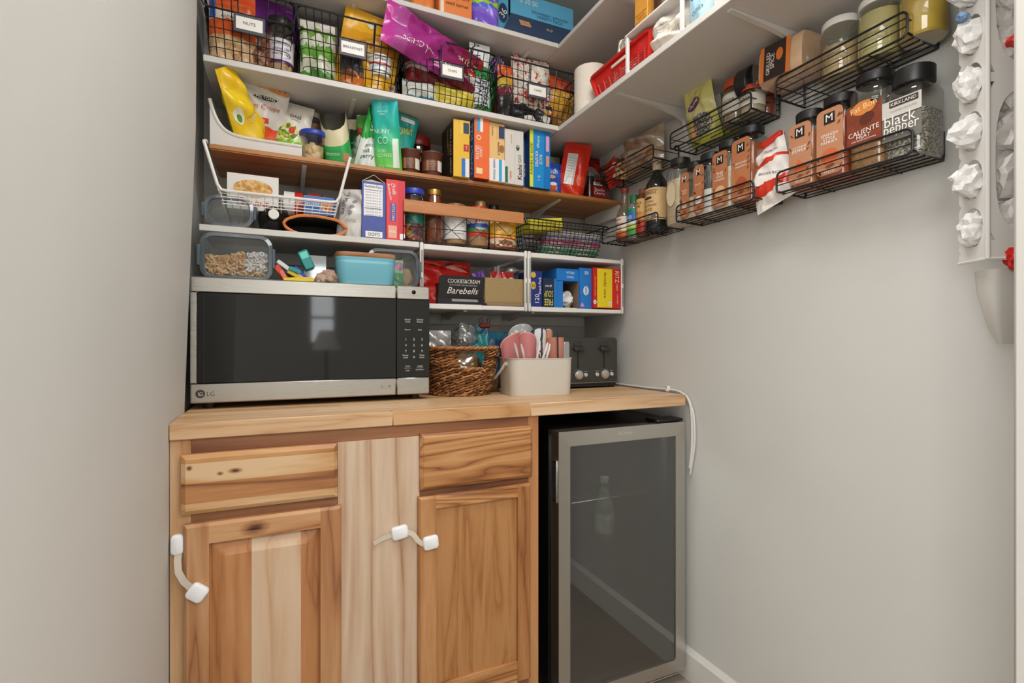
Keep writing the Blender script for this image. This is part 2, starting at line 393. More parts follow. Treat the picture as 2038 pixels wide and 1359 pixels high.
# floor lamp by the window behind the camera (seen mirrored in the microwave door)
t = thing('floor_lamp', 'slim floor lamp with a white cone shade, mirrored in the microwave door', 'lamp', (.42, -2.7, 0))
MB().lathe([(.13, 0), (.13, .02), (.012, .03)], 20).build('base', mat('#2b2b2b', .4), t)
MB().tube([(0, 0, .03), (0, 0, 1.12)], .01).build('pole', mat('#2b2b2b', .4), t)
MB().lathe([(.15, 1.0), (.07, 1.2)], 24, cap0=False, cap1=False).build('shade', mat('#f1eee6', .8), t)
# ------------------------------------------------------------------ base cabinet
HICK = ['#8f5a33', '#b87f4d', '#cf9a66', '#e0b583']
W_LD = wood('hickory_left', ['#8a5632', '#b07a4c', '#c48f5e', '#d3a676'], 'z', 1., knots=[])
W_LR = wood('hickory_rail', ['#9a6238', '#c48b57', '#d8a774', '#e3bd90'], 'x', 1., knots=[(-.054, .679, .028, .015)], off=3)
W_LDR = wood('hickory_drawer', ['#8f5c33', '#c08650', '#d6a468', '#ecca9c'], 'x', .8, knots=[(-.1755, .821, .006, .006), (-.092, .808, .014, .006), (-.12, .805, .007, .004)], fig=1.2, boards=.0415, baxis='z', off=7)
W_PALE = wood('hickory_pale_board', ['#c9a07a', '#d9b58f', '#e2c4a2', '#e6cbab'], 'z', 1.2, off=4)
W_CEN = wood('hickory_centre', ['#a07a5c', '#c9a585', '#d8bb9c', '#e4ccb2'], 'z', .75, fig=1.8, off=9)
W_OAK = wood('oak_right', ['#6f4220', '#a86f3c', '#bd854e', '#cf9c66'], 'z', 1.3, off=11)
W_OAKX = wood('oak_right_x', ['#6a3d1a', '#a56c38', '#c28a50', '#d6a46c'], 'x', .9, fig=3.2, off=13)
W_DARK = wood('hickory_dark_rail', ['#5a3622', '#7a4c30', '#96643f', '#a8744c'], 'x', 1., off=15)
cab = thing('base_cabinet', 'oak and hickory base cabinet with two drawers and two doors under the countertop', 'cabinet', (0, 0, 0))
CW = cab
FY = 1.247
MB().box(-.213, FY+.02, .10, .648, 1.84, .878).build('carcass', mat('#9a6d44', .6), CW)
MB().box(-.213, 1.31, 0, .648, 1.33, .10).build('toe_kick', mat('#3a2a1e', .7), CW)
MB().box(-.213, FY, .10, -.175, FY+.02, .878, .001).build('stile', wood('hickory_stile', ['#b5834f', '#cfa06c', '#dbb488', '#e6c49c'], 'z', 1., off=17), CW)
MB().box(.6164, FY, .10, .648, FY+.02, .878, .001).build('stile', wood('hickory_stile2', ['#9a6236', '#b97c48', '#c98f58', '#d59e66'], 'z', 1., off=19), CW)
MB().box(-.175, FY, .844, .6164, FY+.02, .878, .001).build('top_rail', W_DARK, CW)
MB().box(-.175, FY, .690, .118, FY+.02, .735, .001).build('rail', W_DARK, CW)
MB().box(.31, FY, .690, .6164, FY+.02, .725, .001).build('rail', W_DARK, CW)
MB().box(-.175, FY, .10, .6164, FY+.02, .17, .001).build('bottom_rail', W_DARK, CW)
MB().box(.1177, FY-.003, .12, .312, FY, .8478, .0008).build('centre_panel', W_CEN, CW)
def drawer(x0, z0, x1, z1, m, prof=.009):
    y0 = FY-.019; mb = MB(); y1 = FY
    o = [(x0, z0), (x1, z0), (x1, z1), (x0, z1)]
    i_ = [(x0+prof, z0+prof), (x1-prof, z0+prof), (x1-prof, z1-prof), (x0+prof, z1-prof)]
    mb.loft([[(a, y1, b) for a, b in o], [(a, y0+.007, b) for a, b in o], [(a, y0, b) for a, b in i_]], cap0=True, cap1=True)
    return mb.build('drawer_front', m, CW, smooth=20)
drawer(-.1914, .7235, .1163, .848, W_LDR)
drawer(.3109, .7145, .6225, .854, W_OAKX)
def panel_door(x0, z0, x1, z1, sl, sr, rt, rb, ms, mr, boards, raised):
    root = bpy.data.objects.new('door', None); COL.objects.link(root); root.parent = CW
    y0, y1 = FY-.019, FY-.0005; ix0, ix1, iz0, iz1 = x0+sl, x1-sr, z0+rb, z1-rt
    ch = .006
    for a, b in ((x0, ix0), (ix1, x1)):
        l_, r_ = (ch, 0) if a == x0 else (0, ch)
        MB().loft([[(a, y1, z0), (b, y1, z0), (b, y1, z1), (a, y1, z1)], [(a, y0+ch, z0), (b, y0+ch, z0), (b, y0+ch, z1), (a, y0+ch, z1)],
                   [(a+l_, y0, z0+ch), (b-r_, y0, z0+ch), (b-r_, y0, z1-ch), (a+l_, y0, z1-ch)]]).build('stile', ms, root, smooth=15)
    MB().loft([[(ix0, y1, iz1), (ix1, y1, iz1), (ix1, y1, z1), (ix0, y1, z1)], [(ix0, y0+ch, iz1), (ix1, y0+ch, iz1), (ix1, y0+ch, z1), (ix0, y0+ch, z1)],
               [(ix0, y0, iz1+.001), (ix1, y0, iz1+.001), (ix1, y0, z1-ch), (ix0, y0, z1-ch)]]).build('rail', mr, root, smooth=15)
    MB().box(ix0, y0, z0, ix1, y1, iz0, .001).build('rail', mr, root)
    n = len(boards)
    for k, (bx0, bx1, bm_) in enumerate(boards):
        mb = MB()
        if raised:
            bv = .028
            def hy(x, z):
                d = min(x-ix0, ix1-x, z-iz0, iz1-z)
                return y0+.001+.010*(1-max(0, min(1, (d-.002)/bv)))
            xs = sorted({bx0, bx1, *[q for q in (ix0+.002, ix0+bv+.002, ix1-bv-.002, ix1-.002) if bx0 < q < bx1]}); zs = [iz0, iz0+.002, iz0+bv+.002, iz1-bv-.002, iz1-.002, iz1]
            # mitred bevel: subdivide finely along the bevel
            xs = sorted(set(xs + [bx0+(bx1-bx0)*i/14 for i in range(15)])); zs = sorted(set(zs+[iz1-.002-bv*i/7 for i in range(8)]+[iz0+.002+bv*i/7 for i in range(8)]))
            vs = [(x, hy(x, z), z) for z in zs for x in xs]; w = len(xs)
            mb.add(vs, [(j*w+i, j*w+i+1, (j+1)*w+i+1, (j+1)*w+i) for j in range(len(zs)-1) for i in range(w-1)])
        else:
            mb.box(bx0, y0+.008, iz0, bx1, y1-.002, iz1)
        mb.build('panel_board', bm_, root, smooth=12)
    return root
ix0, ix1 = -.1404, .0789
panel_door(-.1861, .16, .1252, .7028, .0457, .0463, .044, .05, W_LD, W_LR,
    [(ix0, -.0605, wood('hickory_panel_a', ['#9c6438', '#ba7e4b', '#c98e58', '#d19c66'], 'z', 1.1, off=21)), (-.0605, .038, W_PALE), (.038, ix1, wood('hickory_panel_c', ['#9c6438', '#bd8350', '#c98e58', '#d7a572'], 'z', 1.1, off=23))], True)
panel_door(.3059, .165, .6164, .698, .0446, .041, .033, .06, W_OAK, W_OAKX, [(.3505, .5754, wood('oak_panel', ['#9c6836', '#b07a42', '#bd8850', '#c4915a'], 'z', 2.6, off=25))], False)
# child safety locks
LOCKW = mat('#eef0f2', .35); STRAP = clear('#f4eee4', .12, .25, .55, '#efe6da')
def pad(parent, x, z, w, h, rot, y):
    mb = MB(); rings = []
    for (k, d) in ((1, 0), (1, .006), (.93, .009), (.8, .0105)):
        rg = []
        for (a, b) in rrect(-w/2*k, -h/2*k, w/2*k, h/2*k, .008*k, 3):
            rg.append((x+a*math.cos(R(rot))-b*math.sin(R(rot)), y-d, z+a*math.sin(R(rot))+b*math.cos(R(rot))))
        rings.append(rg)
    mb.loft(rings); return mb.build('pad', LOCKW, parent)
def strap(parent, pts, w):
    mb = MB(); vs = []
    P_ = [Vector(p) for p in pts]
    for i, p in enumerate(P_):
        d = (P_[min(i+1, len(P_)-1)]-P_[max(i-1, 0)]).normalized(); sd = Vector((0, -1, 0)).cross(d).normalized()
        vs += [p-sd*w/2, p+sd*w/2, p+sd*w/2+Vector((0, -.0015, 0)), p-sd*w/2+Vector((0, -.0015, 0))]
    fs = []
    for i in range(len(P_)-1):
        for j in range(4): fs.append((i*4+j, i*4+(j+1) % 4, i*4+4+(j+1) % 4, i*4+4+j))
    fs += [(3, 2, 1, 0), tuple(len(vs)-4+j for j in range(4))]
    mb.add(vs, fs); return mb.build('strap', STRAP, parent)
dy = FY-.0195
t = thing('child_safety_lock', 'white child safety lock strapped over the left cabinet door edge', 'lock', (0, 0, 0))
pad(t, -.1985, .662, .024, .042, 0, FY-.0005); pad(t, -.161, .563, .036, .034, -38, dy-.0005)
strap(t, [(-.196, FY-.004, .65), (-.197, FY-.012, .632), (-.194, FY-.022, .612), (-.184, FY-.026, .592), (-.172, FY-.024, .576), (-.163, FY-.022, .565)], .013)
t = thing('child_safety_lock', 'white child safety lock bridging the pale centre board and the right cabinet door', 'lock', (0, 0, 0))
pad(t, .262, .616, .041, .032, 8, FY-.0035); pad(t, .335, .5855, .039, .033, 5, dy-.0005)
strap(t, [(.199, FY-.006, .599), (.222, FY-.0065, .609), (.25, FY-.0075, .614)], .011)
strap(t, [(.275, FY-.008, .618), (.292, FY-.02, .612), (.302, FY-.026, .597), (.312, FY-.027, .588), (.33, FY-.024, .585)], .012)
# ------------------------------------------------------------------ countertop of glued staves
ct = thing('countertop', 'pale butcher block countertop of glued staves with a knot', 'countertop', (0, 0, 0))
cm = [wood('block_%d' % i, c, 'x', 1.1, rough=.42, off=30+i*2.3, fig=.9) for i, c in enumerate((['#bf8f5e', '#d9ad7a', '#e3ba88', '#ebc99b'], ['#b98654', '#d2a26c', '#dcb07c', '#e4bd8c'], ['#c4976a', '#dcb486', '#e6c296', '#efd0a8']))]
random.seed(5); y = 1.2385; k = 0
while y < 1.86:
    y2 = min(y+(.033 if k == 0 else random.uniform(.038, .052)), 1.864)
    xs = [-.213]+({0: [.245, .62]}.get(k) or sorted(random.uniform(-.05, 1.0) for _ in range(random.choice((1, 2)))))+[1.1735]
    for a, b in zip(xs, xs[1:]):
        MB().box(a, y, .8785, b, y2, .914, .0009 if k else .0022).build('stave', cm[random.randrange(3)], ct)
    y = y2; k += 1
# ------------------------------------------------------------------ beverage cooler
ST = steel('brushed_steel', '#c9c6bf', 'x', .3); STZ = steel('brushed_steel_z', '#c4c1ba', 'z', .3)
fr = thing('beverage_cooler', 'black beverage cooler with a stainless framed dark glass door', 'fridge', (0, 0, 0))
BK = mat('#0b0b0c', .35); BKM = mat('#101012', .6)
MB().box(.700, 1.285, .05, .718, 1.82, .83).box(1.152, 1.285, .05, 1.170, 1.82, .83).box(.718, 1.80, .05, 1.152, 1.82, .83).box(.718, 1.285, .812, 1.152, 1.80, .83).box(.718, 1.285, .05, 1.152, 1.80, .075).build('cabinet_body', BK, fr)
for (a, b) in ((.72, 1.31), (1.15, 1.31), (.72, 1.78), (1.15, 1.78)):
    MB().lathe([(.014, 0), (.012, .05)], 12, (a, b, 0)).build('foot', BKM, fr)
dr = bpy.data.objects.new('door', None); COL.objects.link(dr); dr.parent = fr
dx0, dx1, dz0, dz1, dy0, dy1 = .7063, 1.168, .04, .829, 1.2364, 1.28
gx0, gx1, gz0, gz1 = .744, 1.130, .0795, .786
def mitre(pts_o, pts_i, m):
    a, b = pts_o; c, d = pts_i
    MB().loft([[(p[0], dy1, p[1]) for p in (a, b, c, d)], [(p[0], dy0, p[1]) for p in (a, b, c, d)]]).build('frame_bar', m, dr)
O = [(dx0, dz0), (dx1, dz0), (dx1, dz1), (dx0, dz1)]; I = [(gx0, gz0), (gx1, gz0), (gx1, gz1), (gx0, gz1)]
for i in range(4):
    j = (i+1) % 4; mitre((O[i], O[j]), (I[j], I[i]), ST if i % 2 == 0 else STZ)
MB().box(gx0-.001, dy0+.004, gz0-.001, gx1+.001, dy0+.010, gz1+.001).build('glass', clear('#868882', .16, .03, .09, '#5c5c56'), dr)
MB().box(gx0, dy0+.016, gz0, gx0+.012, dy1, gz1).box(gx1-.022, dy0+.016, gz0, gx1, dy1, gz1).build('gasket', BKM, dr)
MB().box(dx0-.004, dy0+.006, .628, dx0+.0005, dy0+.03, .747, .0018).build('handle_cup', mat('#d8dadb', .2, 1), dr)
MB().box(dx0-.0045, dy0+.011, .636, dx0-.003, dy0+.026, .739).build('handle_recess', mat('#2a2c30', .4), dr)
text('hOme', mat('#e6e4dc', .3, .5), front(dy0), .936, .811, w=.05, h=.011, parent=dr)
MB().box(1.06, 1.24, .831, 1.165, 1.30, .84, .003).build('hinge_cover', BK, fr)
for z in (.22, .40, .60):
    mb = MB()
    for q in range(9): mb.tube([(.72+.425*q/8, 1.30, z), (.72+.425*q/8, 1.78, z)], .0018, 5)
    mb.tube([(.72, 1.30, z), (1.15, 1.30, z)], .0025, 5).tube([(.72, 1.78, z), (1.15, 1.78, z)], .0025, 5); mb.build('wire_shelf', mat('#8b8d8e', .3, 1), fr)
def fbottle(x, y, z, lab):
    t = thing('glass_bottle', lab, 'bottle', (x, y, z))
    MB().lathe([(.030, 0), (.033, .006), (.033, .11), (.03, .125), (.015, .165), (.0135, .20), (.0145, .202)], 20).build('glass', mat('#6e7a74', .12, spec=.8), t)
    MB().lathe([(.0155, .198), (.0155, .215), (.012, .217)], 16).build('cap', mat('#c9c4b6', .3, .6), t)
    MB().lathe([(.0336, .03), (.0336, .095)], 20, cap0=False, cap1=False).build('label_band', mat('#c9cdc6', .5), t)
    text('V8', mat('#3c4c46', .5), cyl_fn(.0342, .063), -.004, 0, h=.03, parent=t, slant=.2)
cl_ = area('cooler_fill_light', (.94, 1.33, .805), (-20, 0, 0),   .3, .03, 8); cl_.parent = fr  # added lamp so the bottle shows through the dark door glass
fbottle(1.008, 1.45, .403, 'glass bottle with a white label standing in the cooler'); fbottle(.772, 1.56, .403, 'glass bottle half hidden by the cooler door frame, upper shelf'); fbottle(.775, 1.40, .223, 'glass bottle at the left of the cooler, lowest shelf')
# ------------------------------------------------------------------ microwave
mw = thing('microwave', 'stainless microwave oven with a black mirrored door and keypad', 'microwave', (0, 0, 0))
my = 1.46; mx0, mx1, mz0, mz1 = -.207, .3962, .930, 1.246
MB().box(mx0+.006, my+.03, mz0+.006, mx1-.006, 1.845, mz1-.004, .004).build('body', mat('#37383a', .45, .4), mw)
for (a, b) in ((-.17, 1.50), (.36, 1.50), (-.17, 1.80), (.36, 1.80)):
    MB().lathe([(.014, .914), (.014, .937)], 12, (a, b, 0)).build('foot', BKM, mw)
md = bpy.data.objects.new('door', None); COL.objects.link(md); md.parent = mw
sx = .2982; gz0, gz1 = .9802, 1.206
MS = steel('microwave_steel', '#bdbab3', 'x', .27)
MB().box(mx0, my, mz0, sx, my+.03, gz0, .003).build('lower_bar', MS, md)
MB().box(mx0, my, gz1, sx, my+.03, mz1, .003).build('upper_bar', MS, md)
MB().box(mx0, my, gz0, -.193, my+.03, gz1, .001).build('side_bar', MS, md)
MB().box(-.193, my+.0005, gz0, sx, my+.03, gz1, .001).build('window_glass', mat('#151514', .045, spec=.42), md)
MB().box(-.178, my+.0002, gz0, -.1765, my+.0006, gz1).build('print_line', mat('#232322', .1), md)
ctl = bpy.data.objects.new('control_panel', None); COL.objects.link(ctl); ctl.parent = mw
MB().box(sx+.0014, my, gz1, mx1, my+.03, mz1, .003).build('steel_cap', MS, ctl); MB().box(sx+.0014, my, mz0, mx1, my+.03, gz0, .003).build('steel_cap', MS, ctl)
MB().box(sx+.0014, my+.0005, gz0, mx1, my+.03, gz1, .001).build('keypad', mat('#1f1f1c', .16, spec=.35), ctl)
KW = mat('#d9d7d0', .5); fm_ = front(my, e=.0004)
for r_, row in enumerate(('123', '456', '789')):
    for c_, ch in enumerate(row): text(ch, KW, fm_, .3257+.0237*c_, 1.0905-.0172*r_, h=.0068, parent=ctl)
text('0', KW, fm_, .3492, 1.039, h=.0068, parent=ctl)
for s_, a, b, h_ in (('Sensor\nCook', .331, 1.145, .011), ('Defrost\nReheat', .3675, 1.145, .011), ('Popcorn', .331, 1.118, .0045), ('Melt', .3675, 1.118, .0045), ('Power\nLevel', .325, 1.041, .011), ('Timer\nClock', .373, 1.041, .011), ('STOP', .331, 1.012, .004), ('Clear', .331, 1.0, .004), ('+30SEC', .367, 1.012, .004), ('Start/Enter', .367, 1.002, .004)):
    text(s_, KW, fm_, a, b, h=h_, parent=ctl)
patch('rect', KW, fm_, .331, 1.0065, .02, .0006, parent=ctl); patch('rect', KW, fm_, .367, 1.0072, .02, .0006, parent=ctl)
mk = mat('#47443f', .4)
mb = MB(); mb.lathe([(.0062, 0), (.0062, .0006), (.0048, .0006), (.0048, 0)], 24, (.349, my-.0001, 1.2275), axis='y'); mb.lathe([(.0018, 0), (.0018, .0006)], 12, (.3485, my-.0001, 1.2282), axis='y'); mb.build('dial_mark', mk, ctl)
text('Smart Inverter', mk, fm_, .349, 1.2175, w=.016, parent=ctl)
LGc = mat('#3d3a38', .4)
mb = MB(); mb.lathe([(.0104, 0), (.0104, .0006), (.0090, .0006), (.0090, 0)], 28, (-.1855, my-.0001, .954), axis='y'); mb.build('emblem', LGc, md)
patch('oval', LGc, front(my, e=.0003), -.1855, .954, .0172, .0172, parent=md, name='emblem')
text('L', mat('#cfccc5', .4), front(my, e=.0006), -.1868, .954, h=.009, parent=md); text('G', mat('#cfccc5', .4), front(my, e=.0006), -.1835, .954, h=.009, parent=md)
text('LG', LGc, fm_, -.1632, .9535, h=.0105, parent=md)
text('10', LGc, fm_, .279, .956, h=.0075, parent=md); text('Smart\nInverter\n10yr', LGc, fm_, .258, .9555, h=.009, parent=md)
# ------------------------------------------------------------------ shelves
SHW = mat('#d6d3cd', .5, bump=.06, bscale=20, var=.04, vscale=6)
def bracket(parent, x, y, z, depth, drop, axis, m=SHW):
    """pressed steel angle bracket: horizontal arm under the board, vertical arm on the wall, curved rib"""
    mb = MB(); w = .012
    def pt(d, s, h): return (x-d if axis == 'x' else x+s, y+s if axis == 'x' else y-d, z-h)
    pr = [(.001, drop), (.003, drop*.55), (.02, drop*.22), (.06, .024), (depth*.5, .012), (depth, .004)]
    o = []
    for sg in (-1, 1):
        o.append([pt(d, sg*w/2, h) for d, h in pr]+[pt(depth, sg*w/2, 0), pt(.001, sg*w/2, 0)])
    mb.loft(o); return mb.build('bracket', m, parent, smooth=25)
def lshelf(z0, z1, lab):
    t = thing('corner_shelf', lab, 'shelf', (0, 0, 0))
    MB().box(-.192, 1.561, z0, .8917, YB-.002, z1, .0015).build('back_board', SHW, t)
    MB().box(.8925, .36, z0, XR-.001, YB-.002, z1, .0015).build('side_board', SHW, t)
    MB().box(XR-.022, 1.55, z0-.04, XR-.001, YB-.03, z0-.0005).build('cleat', SHW, t)
    for yy in (1.25, .83): bracket(t, XR-.001, yy, z0-.0005, .28, .17, 'x')
    for xx in (.2, .80): bracket(t, xx, YB-.001, z0-.0005, .25, .03, 'y')
    return t
lshelf(1.8305, 1.8483, 'white L shaped corner shelf carrying the four black wire baskets')
lshelf(2.1235, 2.1403, 'topmost white L shaped shelf with cartons and a black bag')
sw = thing('wooden_shelf', 'long brown wooden shelf with snack boxes and pouches', 'shelf', (0, 0, 0))
WSH = wood('shelf_wood', ['#96602c', '#b87c3e', '#c98c48', '#d69c58'], 'x', .6, rough=.4, fig=.5, off=41)
MB().box(-.183, 1.60, 1.611, XR-.003, YB-.002, 1.627, .0035, seg=2).build('board', WSH, sw)
MB().box(XR-.018, 1.60, 1.565, XR-.001, YB-.03, 1.6105).build('cleat', SHW, sw)
bracket(sw, .935, YB-.001, 1.6105, .235, .16, 'y'); bracket(sw, .06, YB-.001, 1.6105, .235, .16, 'y')
s3 = thing('wall_shelf', 'white wall shelf just above the microwave with glass containers and boxes', 'shelf', (0, 0, 0))
MB().box(-.2, 1.552, 1.377, .388, YB-.002, 1.3945, .0015).build('board', SHW, s3)
MB().box(-.2, YB-.022, 1.34, .388, YB-.001, 1.3765).build('cleat', SHW, s3)
RKW = mat('#e2e0db', .38)
def rack(x0, x1, lab, split):
    t = thing('shelf_rack', lab, 'rack', (0, 0, 0))
    for z, nm in ((1.373, 'top_shelf'), (1.187, 'bottom_shelf')):
        MB().box(x0+.012, 1.552, z, split, 1.842, z+.017, .002).build(nm, RKW, t)
        MB().box(split-.06, 1.5535, z+.001, x1-.012, 1.842, z+.0155, .002).build(nm+'_slide', RKW, t)
    for a in (x0, x1-.0118):
        sd = MB().box(a, 1.552, 1.187, a+.0115, 1.562, 1.395, .003).box(a, 1.83, 1.187, a+.0115, 1.842, 1.395, .003)
        sd = sd.build('side_frame', RKW, t)
        for zz in (1.215, 1.30):
            MB().box(a+.004, 1.5514, zz, a+.0075, 1.5525, zz+.07).build('slot', mat('#6f6d69', .6), sd)
    return t
rack(.391, .7655, 'left one of two white extendable shelf racks, holding the black snack bar box', .60)
rack(.7675, 1.168, 'right one of two white extendable shelf racks, holding the blue and red boxes', .96)
cl = thing('wall_cleat', 'white timber cleat and brackets on the back wall under the shelf racks', 'cleat', (0, 0, 0))
MB().box(.40, YB-.024, 1.15, XR-.02, YB-.001, 1.186).build('batten', SHW, cl)
for xx in (.55, .80): bracket(cl, xx, YB-.024, 1.1865, .26, .04, 'y')
# white cable along the worktop
cb = thing('power_cable', 'white power cable clipped along the worktop and hanging beside the cooler', 'cable', (0, 0, 0))
CBM = mat('#e0ddd7', .45)
def smoothpts(pts, n=6):
    P_ = [Vector(p) for p in pts]; out = []
    for i in range(len(P_)-1):
        p0, p1, p2, p3 = P_[max(i-1, 0)], P_[i], P_[i+1], P_[min(i+2, len(P_)-1)]
        for k in range(n):
            q = k/n; out.append(.5*((2*p1)+(p2-p0)*q+(2*p0-5*p1+4*p2-p3)*q*q+(3*p1-p0-3*p2+p3)*q**3))
    out.append(P_[-1]); return out
MB().tube(smoothpts([(1.187, 1.75, .918), (1.188, 1.55, .919), (1.188, 1.42, .919), (1.187, 1.33, .922), (1.186, 1.275, .918), (1.186, 1.238, .895), (1.186, 1.226, .84), (1.186, 1.225, .75), (1.186, 1.235, .68)]), .0042, 8).build('cord', CBM, cb)
MB().tube(smoothpts([(1.188, 1.25, .90), (1.187, 1.222, .86), (1.186, 1.214, .80), (1.187, 1.218, .74), (1.188, 1.235, .66)]), .0035, 8).build('cord', CBM, cb)
MB().box(1.179, 1.328, .9145, 1.192, 1.342, .934, .002).build('clip', mat('#efece6', .4), cb)
MB().lathe([(.0022, 0), (.0022, .0012)], 10, (1.1785, 1.335, .9305), axis='y').build('nail', INK, cb)
# ------------------------------------------------------------------ builders for packages
def pouch(name, label, cat, w, h, d, m, loc, rz=0, rx=0, ry=0, kind='stand', crk=.004, seed=1, group=None, bend=0., taper=0., seal=.05, nu=18, nv=26, texts=(), prints=(), mback=None, sway=0., zig=False, waist=0., thing_=True, parent=None):
    """film bag. stand = gusset base and flat sealed top, pillow = sealed at both ends"""
    rnd = random.Random(seed); ph = [rnd.uniform(0, 6.28) for _ in range(6)]; so = Vector((seed*3.7, seed*1.3, seed*.77))
    def shape(u, v, side, e=0.):
        s = 2*u-1
        hw = w/2*(1-taper*v)*(1-waist*math.sin(math.pi*v))
        if kind == 'stand':
            vv = min(1, v/(1-seal)); T = d/2*max(0, 1-vv**1.7)**.8
            cross = max(0, 1-abs(s)**2.6)**.5
            if v < .06: T *= .86+.14*v/.06
        else:
            vv = min(1, max(0, (v-seal)/(1-2*seal))); T = d/2*max(0, math.sin(math.pi*vv))**.55
            cross = max(0, 1-s*s)**.5
        edge = min(1, (1-abs(s))*5)*min(1, (1-v)*9)*min(1, v*9 if kind != 'stand' else 1)
        n = mnoise.noise(Vector((s*2.2, v*3.2, side*5))+so)*1.0+mnoise.noise(Vector((s*6, v*7, side*9))+so)*.45
        c = crk*n*edge
        ridge = crk*.8*math.sin(3.1*s+2.3*math.sin(2.2*v*3+ph[0])+ph[1]+5*v)*edge
        y = side*(T*cross+.0006)+(c+ridge)*.9*(1 if side < 0 else -1)
        y += bend*v**2.5+sway*math.sin(math.pi*v+ph[2])*.5
        x = s*hw*(1-.10*cross*T/(d/2+1e-6)*(1 if kind == 'pillow' else .6))+sway*.6*math.sin(2*v+ph[3])
        z = v*h
        if kind == 'stand' and v < .02: z += .0
        if zig and v > .985: z += .003*(1 if int(u*nu) % 2 else -1)
        return Vector((x, y+side*e, z))
    root = thing(name, label, cat, loc, rz, group, rx, ry) if parent is None else parent
    mb = MB(); mb.grid(lambda u, v: shape(u, v, -1), nu, nv)
    n0 = len(mb.v); mb.grid(lambda u, v: shape(1-u, v, 1), nu, nv, mi=1 if mback else 0)
    if kind == 'stand':
        ring = [shape(i/nu, 0, -1) for i in range(nu+1)]+[shape(1-i/nu, 0, 1) for i in range(nu+1)]
        n1 = len(mb.v); mb.v += [tuple(p) for p in ring]+[(0, 0, .004)]; c = len(mb.v)-1
        for i in range(len(ring)): mb.f.append([n1+(i+1) % len(ring), n1+i, c]); mb.mi.append(0)
    ob = mb.build('bag', [m, mback] if mback else m, root, smooth=60)
    fn = lambda a, b: shape(min(.999, max(.001, a/w+.5)), min(1, max(0, b/h)), -1, .0013)
    for i, q in enumerate(prints): patch(q[0], q[1], lift(fn, 'f', .0005*i), q[2]*w, q[3]*h, q[4]*w, q[5]*h, q[6] if len(q) > 6 else 0, root)
    fn = lift(fn, 'f', .0005*len(prints)+.0002)
    for q in texts: text(q[0], q[1], fn, q[2]*w, q[3]*h, w=q[4]*w if q[4] else None, h=q[5]*h if len(q) > 5 and q[5] else None, rot=q[6] if len(q) > 6 else 0, parent=root, slant=q[7] if len(q) > 7 else 0)
    return root
def lift(f, face, e):
    n = {'f': Vector((0, -e, 0)), 'l': Vector((-e, 0, 0)), 't': Vector((0, 0, e)), 'u': Vector((0, 0, -e))}[face]
    return lambda a, b: f(a, b)+n
def carton(name, label, cat, w, h, d, loc, fm, rz=0, rx=0, ry=0, group=None, texts=(), prints=(), bev=.0008):
    """card box, base at loc, front face on y=0, depth to +y. fm: {'-y':mat,...,'*':default}; texts: (face, str, mat, a, b, w, h, rot, slant) with a from centre, b from base, in metres"""
    root = thing(name, label, cat, loc, rz, group, rx, ry)
    ms = [fm['*']]; idx = {}
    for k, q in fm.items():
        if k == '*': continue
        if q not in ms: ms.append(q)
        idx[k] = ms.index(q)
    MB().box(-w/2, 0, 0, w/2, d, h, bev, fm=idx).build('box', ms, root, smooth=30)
    fns = {'f': front(0), 'l': left(-w/2, d/2), 't': plane_fn((0, d/2, h), (1, 0, 0), (0, 1, 0), (0, 0, 1)), 'u': plane_fn((0, d/2, 0), (1, 0, 0), (0, 1, 0), (0, 0, -1))}
    for i, q in enumerate(prints): patch(q[1], q[2], lift(fns[q[0]], q[0], .0003*i), q[3], q[4], q[5], q[6], q[7] if len(q) > 7 else 0, root, n=2)
    for q in texts: text(q[1], q[2], lift(fns[q[0]], q[0], .0003*len(prints)+.0003), q[3], q[4], w=q[5], h=q[6] if len(q) > 6 else None, rot=q[7] if len(q) > 7 else 0, parent=root, slant=q[8] if len(q) > 8 else 0)
    return root
def jar(name, label, cat, prof, loc, mglass, fill=None, lid=None, band=None, rz=0, rx=0, ry=0, group=None, texts=(), prints=(), n=26, wall=.002, fillmesh='contents'):
    """lathe jar. prof: [(r,z)], fill: (mat, z0, z1), lid: (mat, r, z0, z1), band: (mat, r, z0, z1)"""
    root = thing(name, label, cat, loc, rz, group, rx, ry)
    MB().lathe(prof, n, cap1=False).build('body', mglass, root)
    if fill:
        m, z0, z1 = fill; pr = [(max(.001, r-wall), min(max(z, z0+.0005), z1)) for r, z in prof if z < z1]
        rr = pr[-1][0]
        for (r0, a), (r1, b) in zip(prof, prof[1:]):
            if a <= z1 <= b and b > a: rr = r0+(r1-r0)*(z1-a)/(b-a)-wall
        pr.append((rr, z1)); MB().lathe(pr, n).build(fillmesh, m, root)
    if lid:
        m, r, z0, z1 = lid; MB().lathe([(r, z0), (r*1.01, z0+.001), (r*1.01, z1-.003), (r*.96, z1)], n).build('lid', m, root)
    if band:
        m, r, z0, z1 = band; MB().lathe([(r, z0), (r, z1)], n, cap0=False, cap1=False, uv=True).build('label_band', m, root)
        fn = cyl_fn(r, 0)
        for i, q in enumerate(prints): patch(q[0], q[1], lift(fn, 'f', .0002*i), q[2], q[3], q[4], q[5], q[6] if len(q) > 6 else 0, root)
        for q in texts: text(q[0], q[1], cyl_fn(r, 0, .001), q[2], q[3], w=q[4], h=q[5] if len(q) > 5 else None, rot=q[6] if len(q) > 6 else 0, parent=root)
    return root
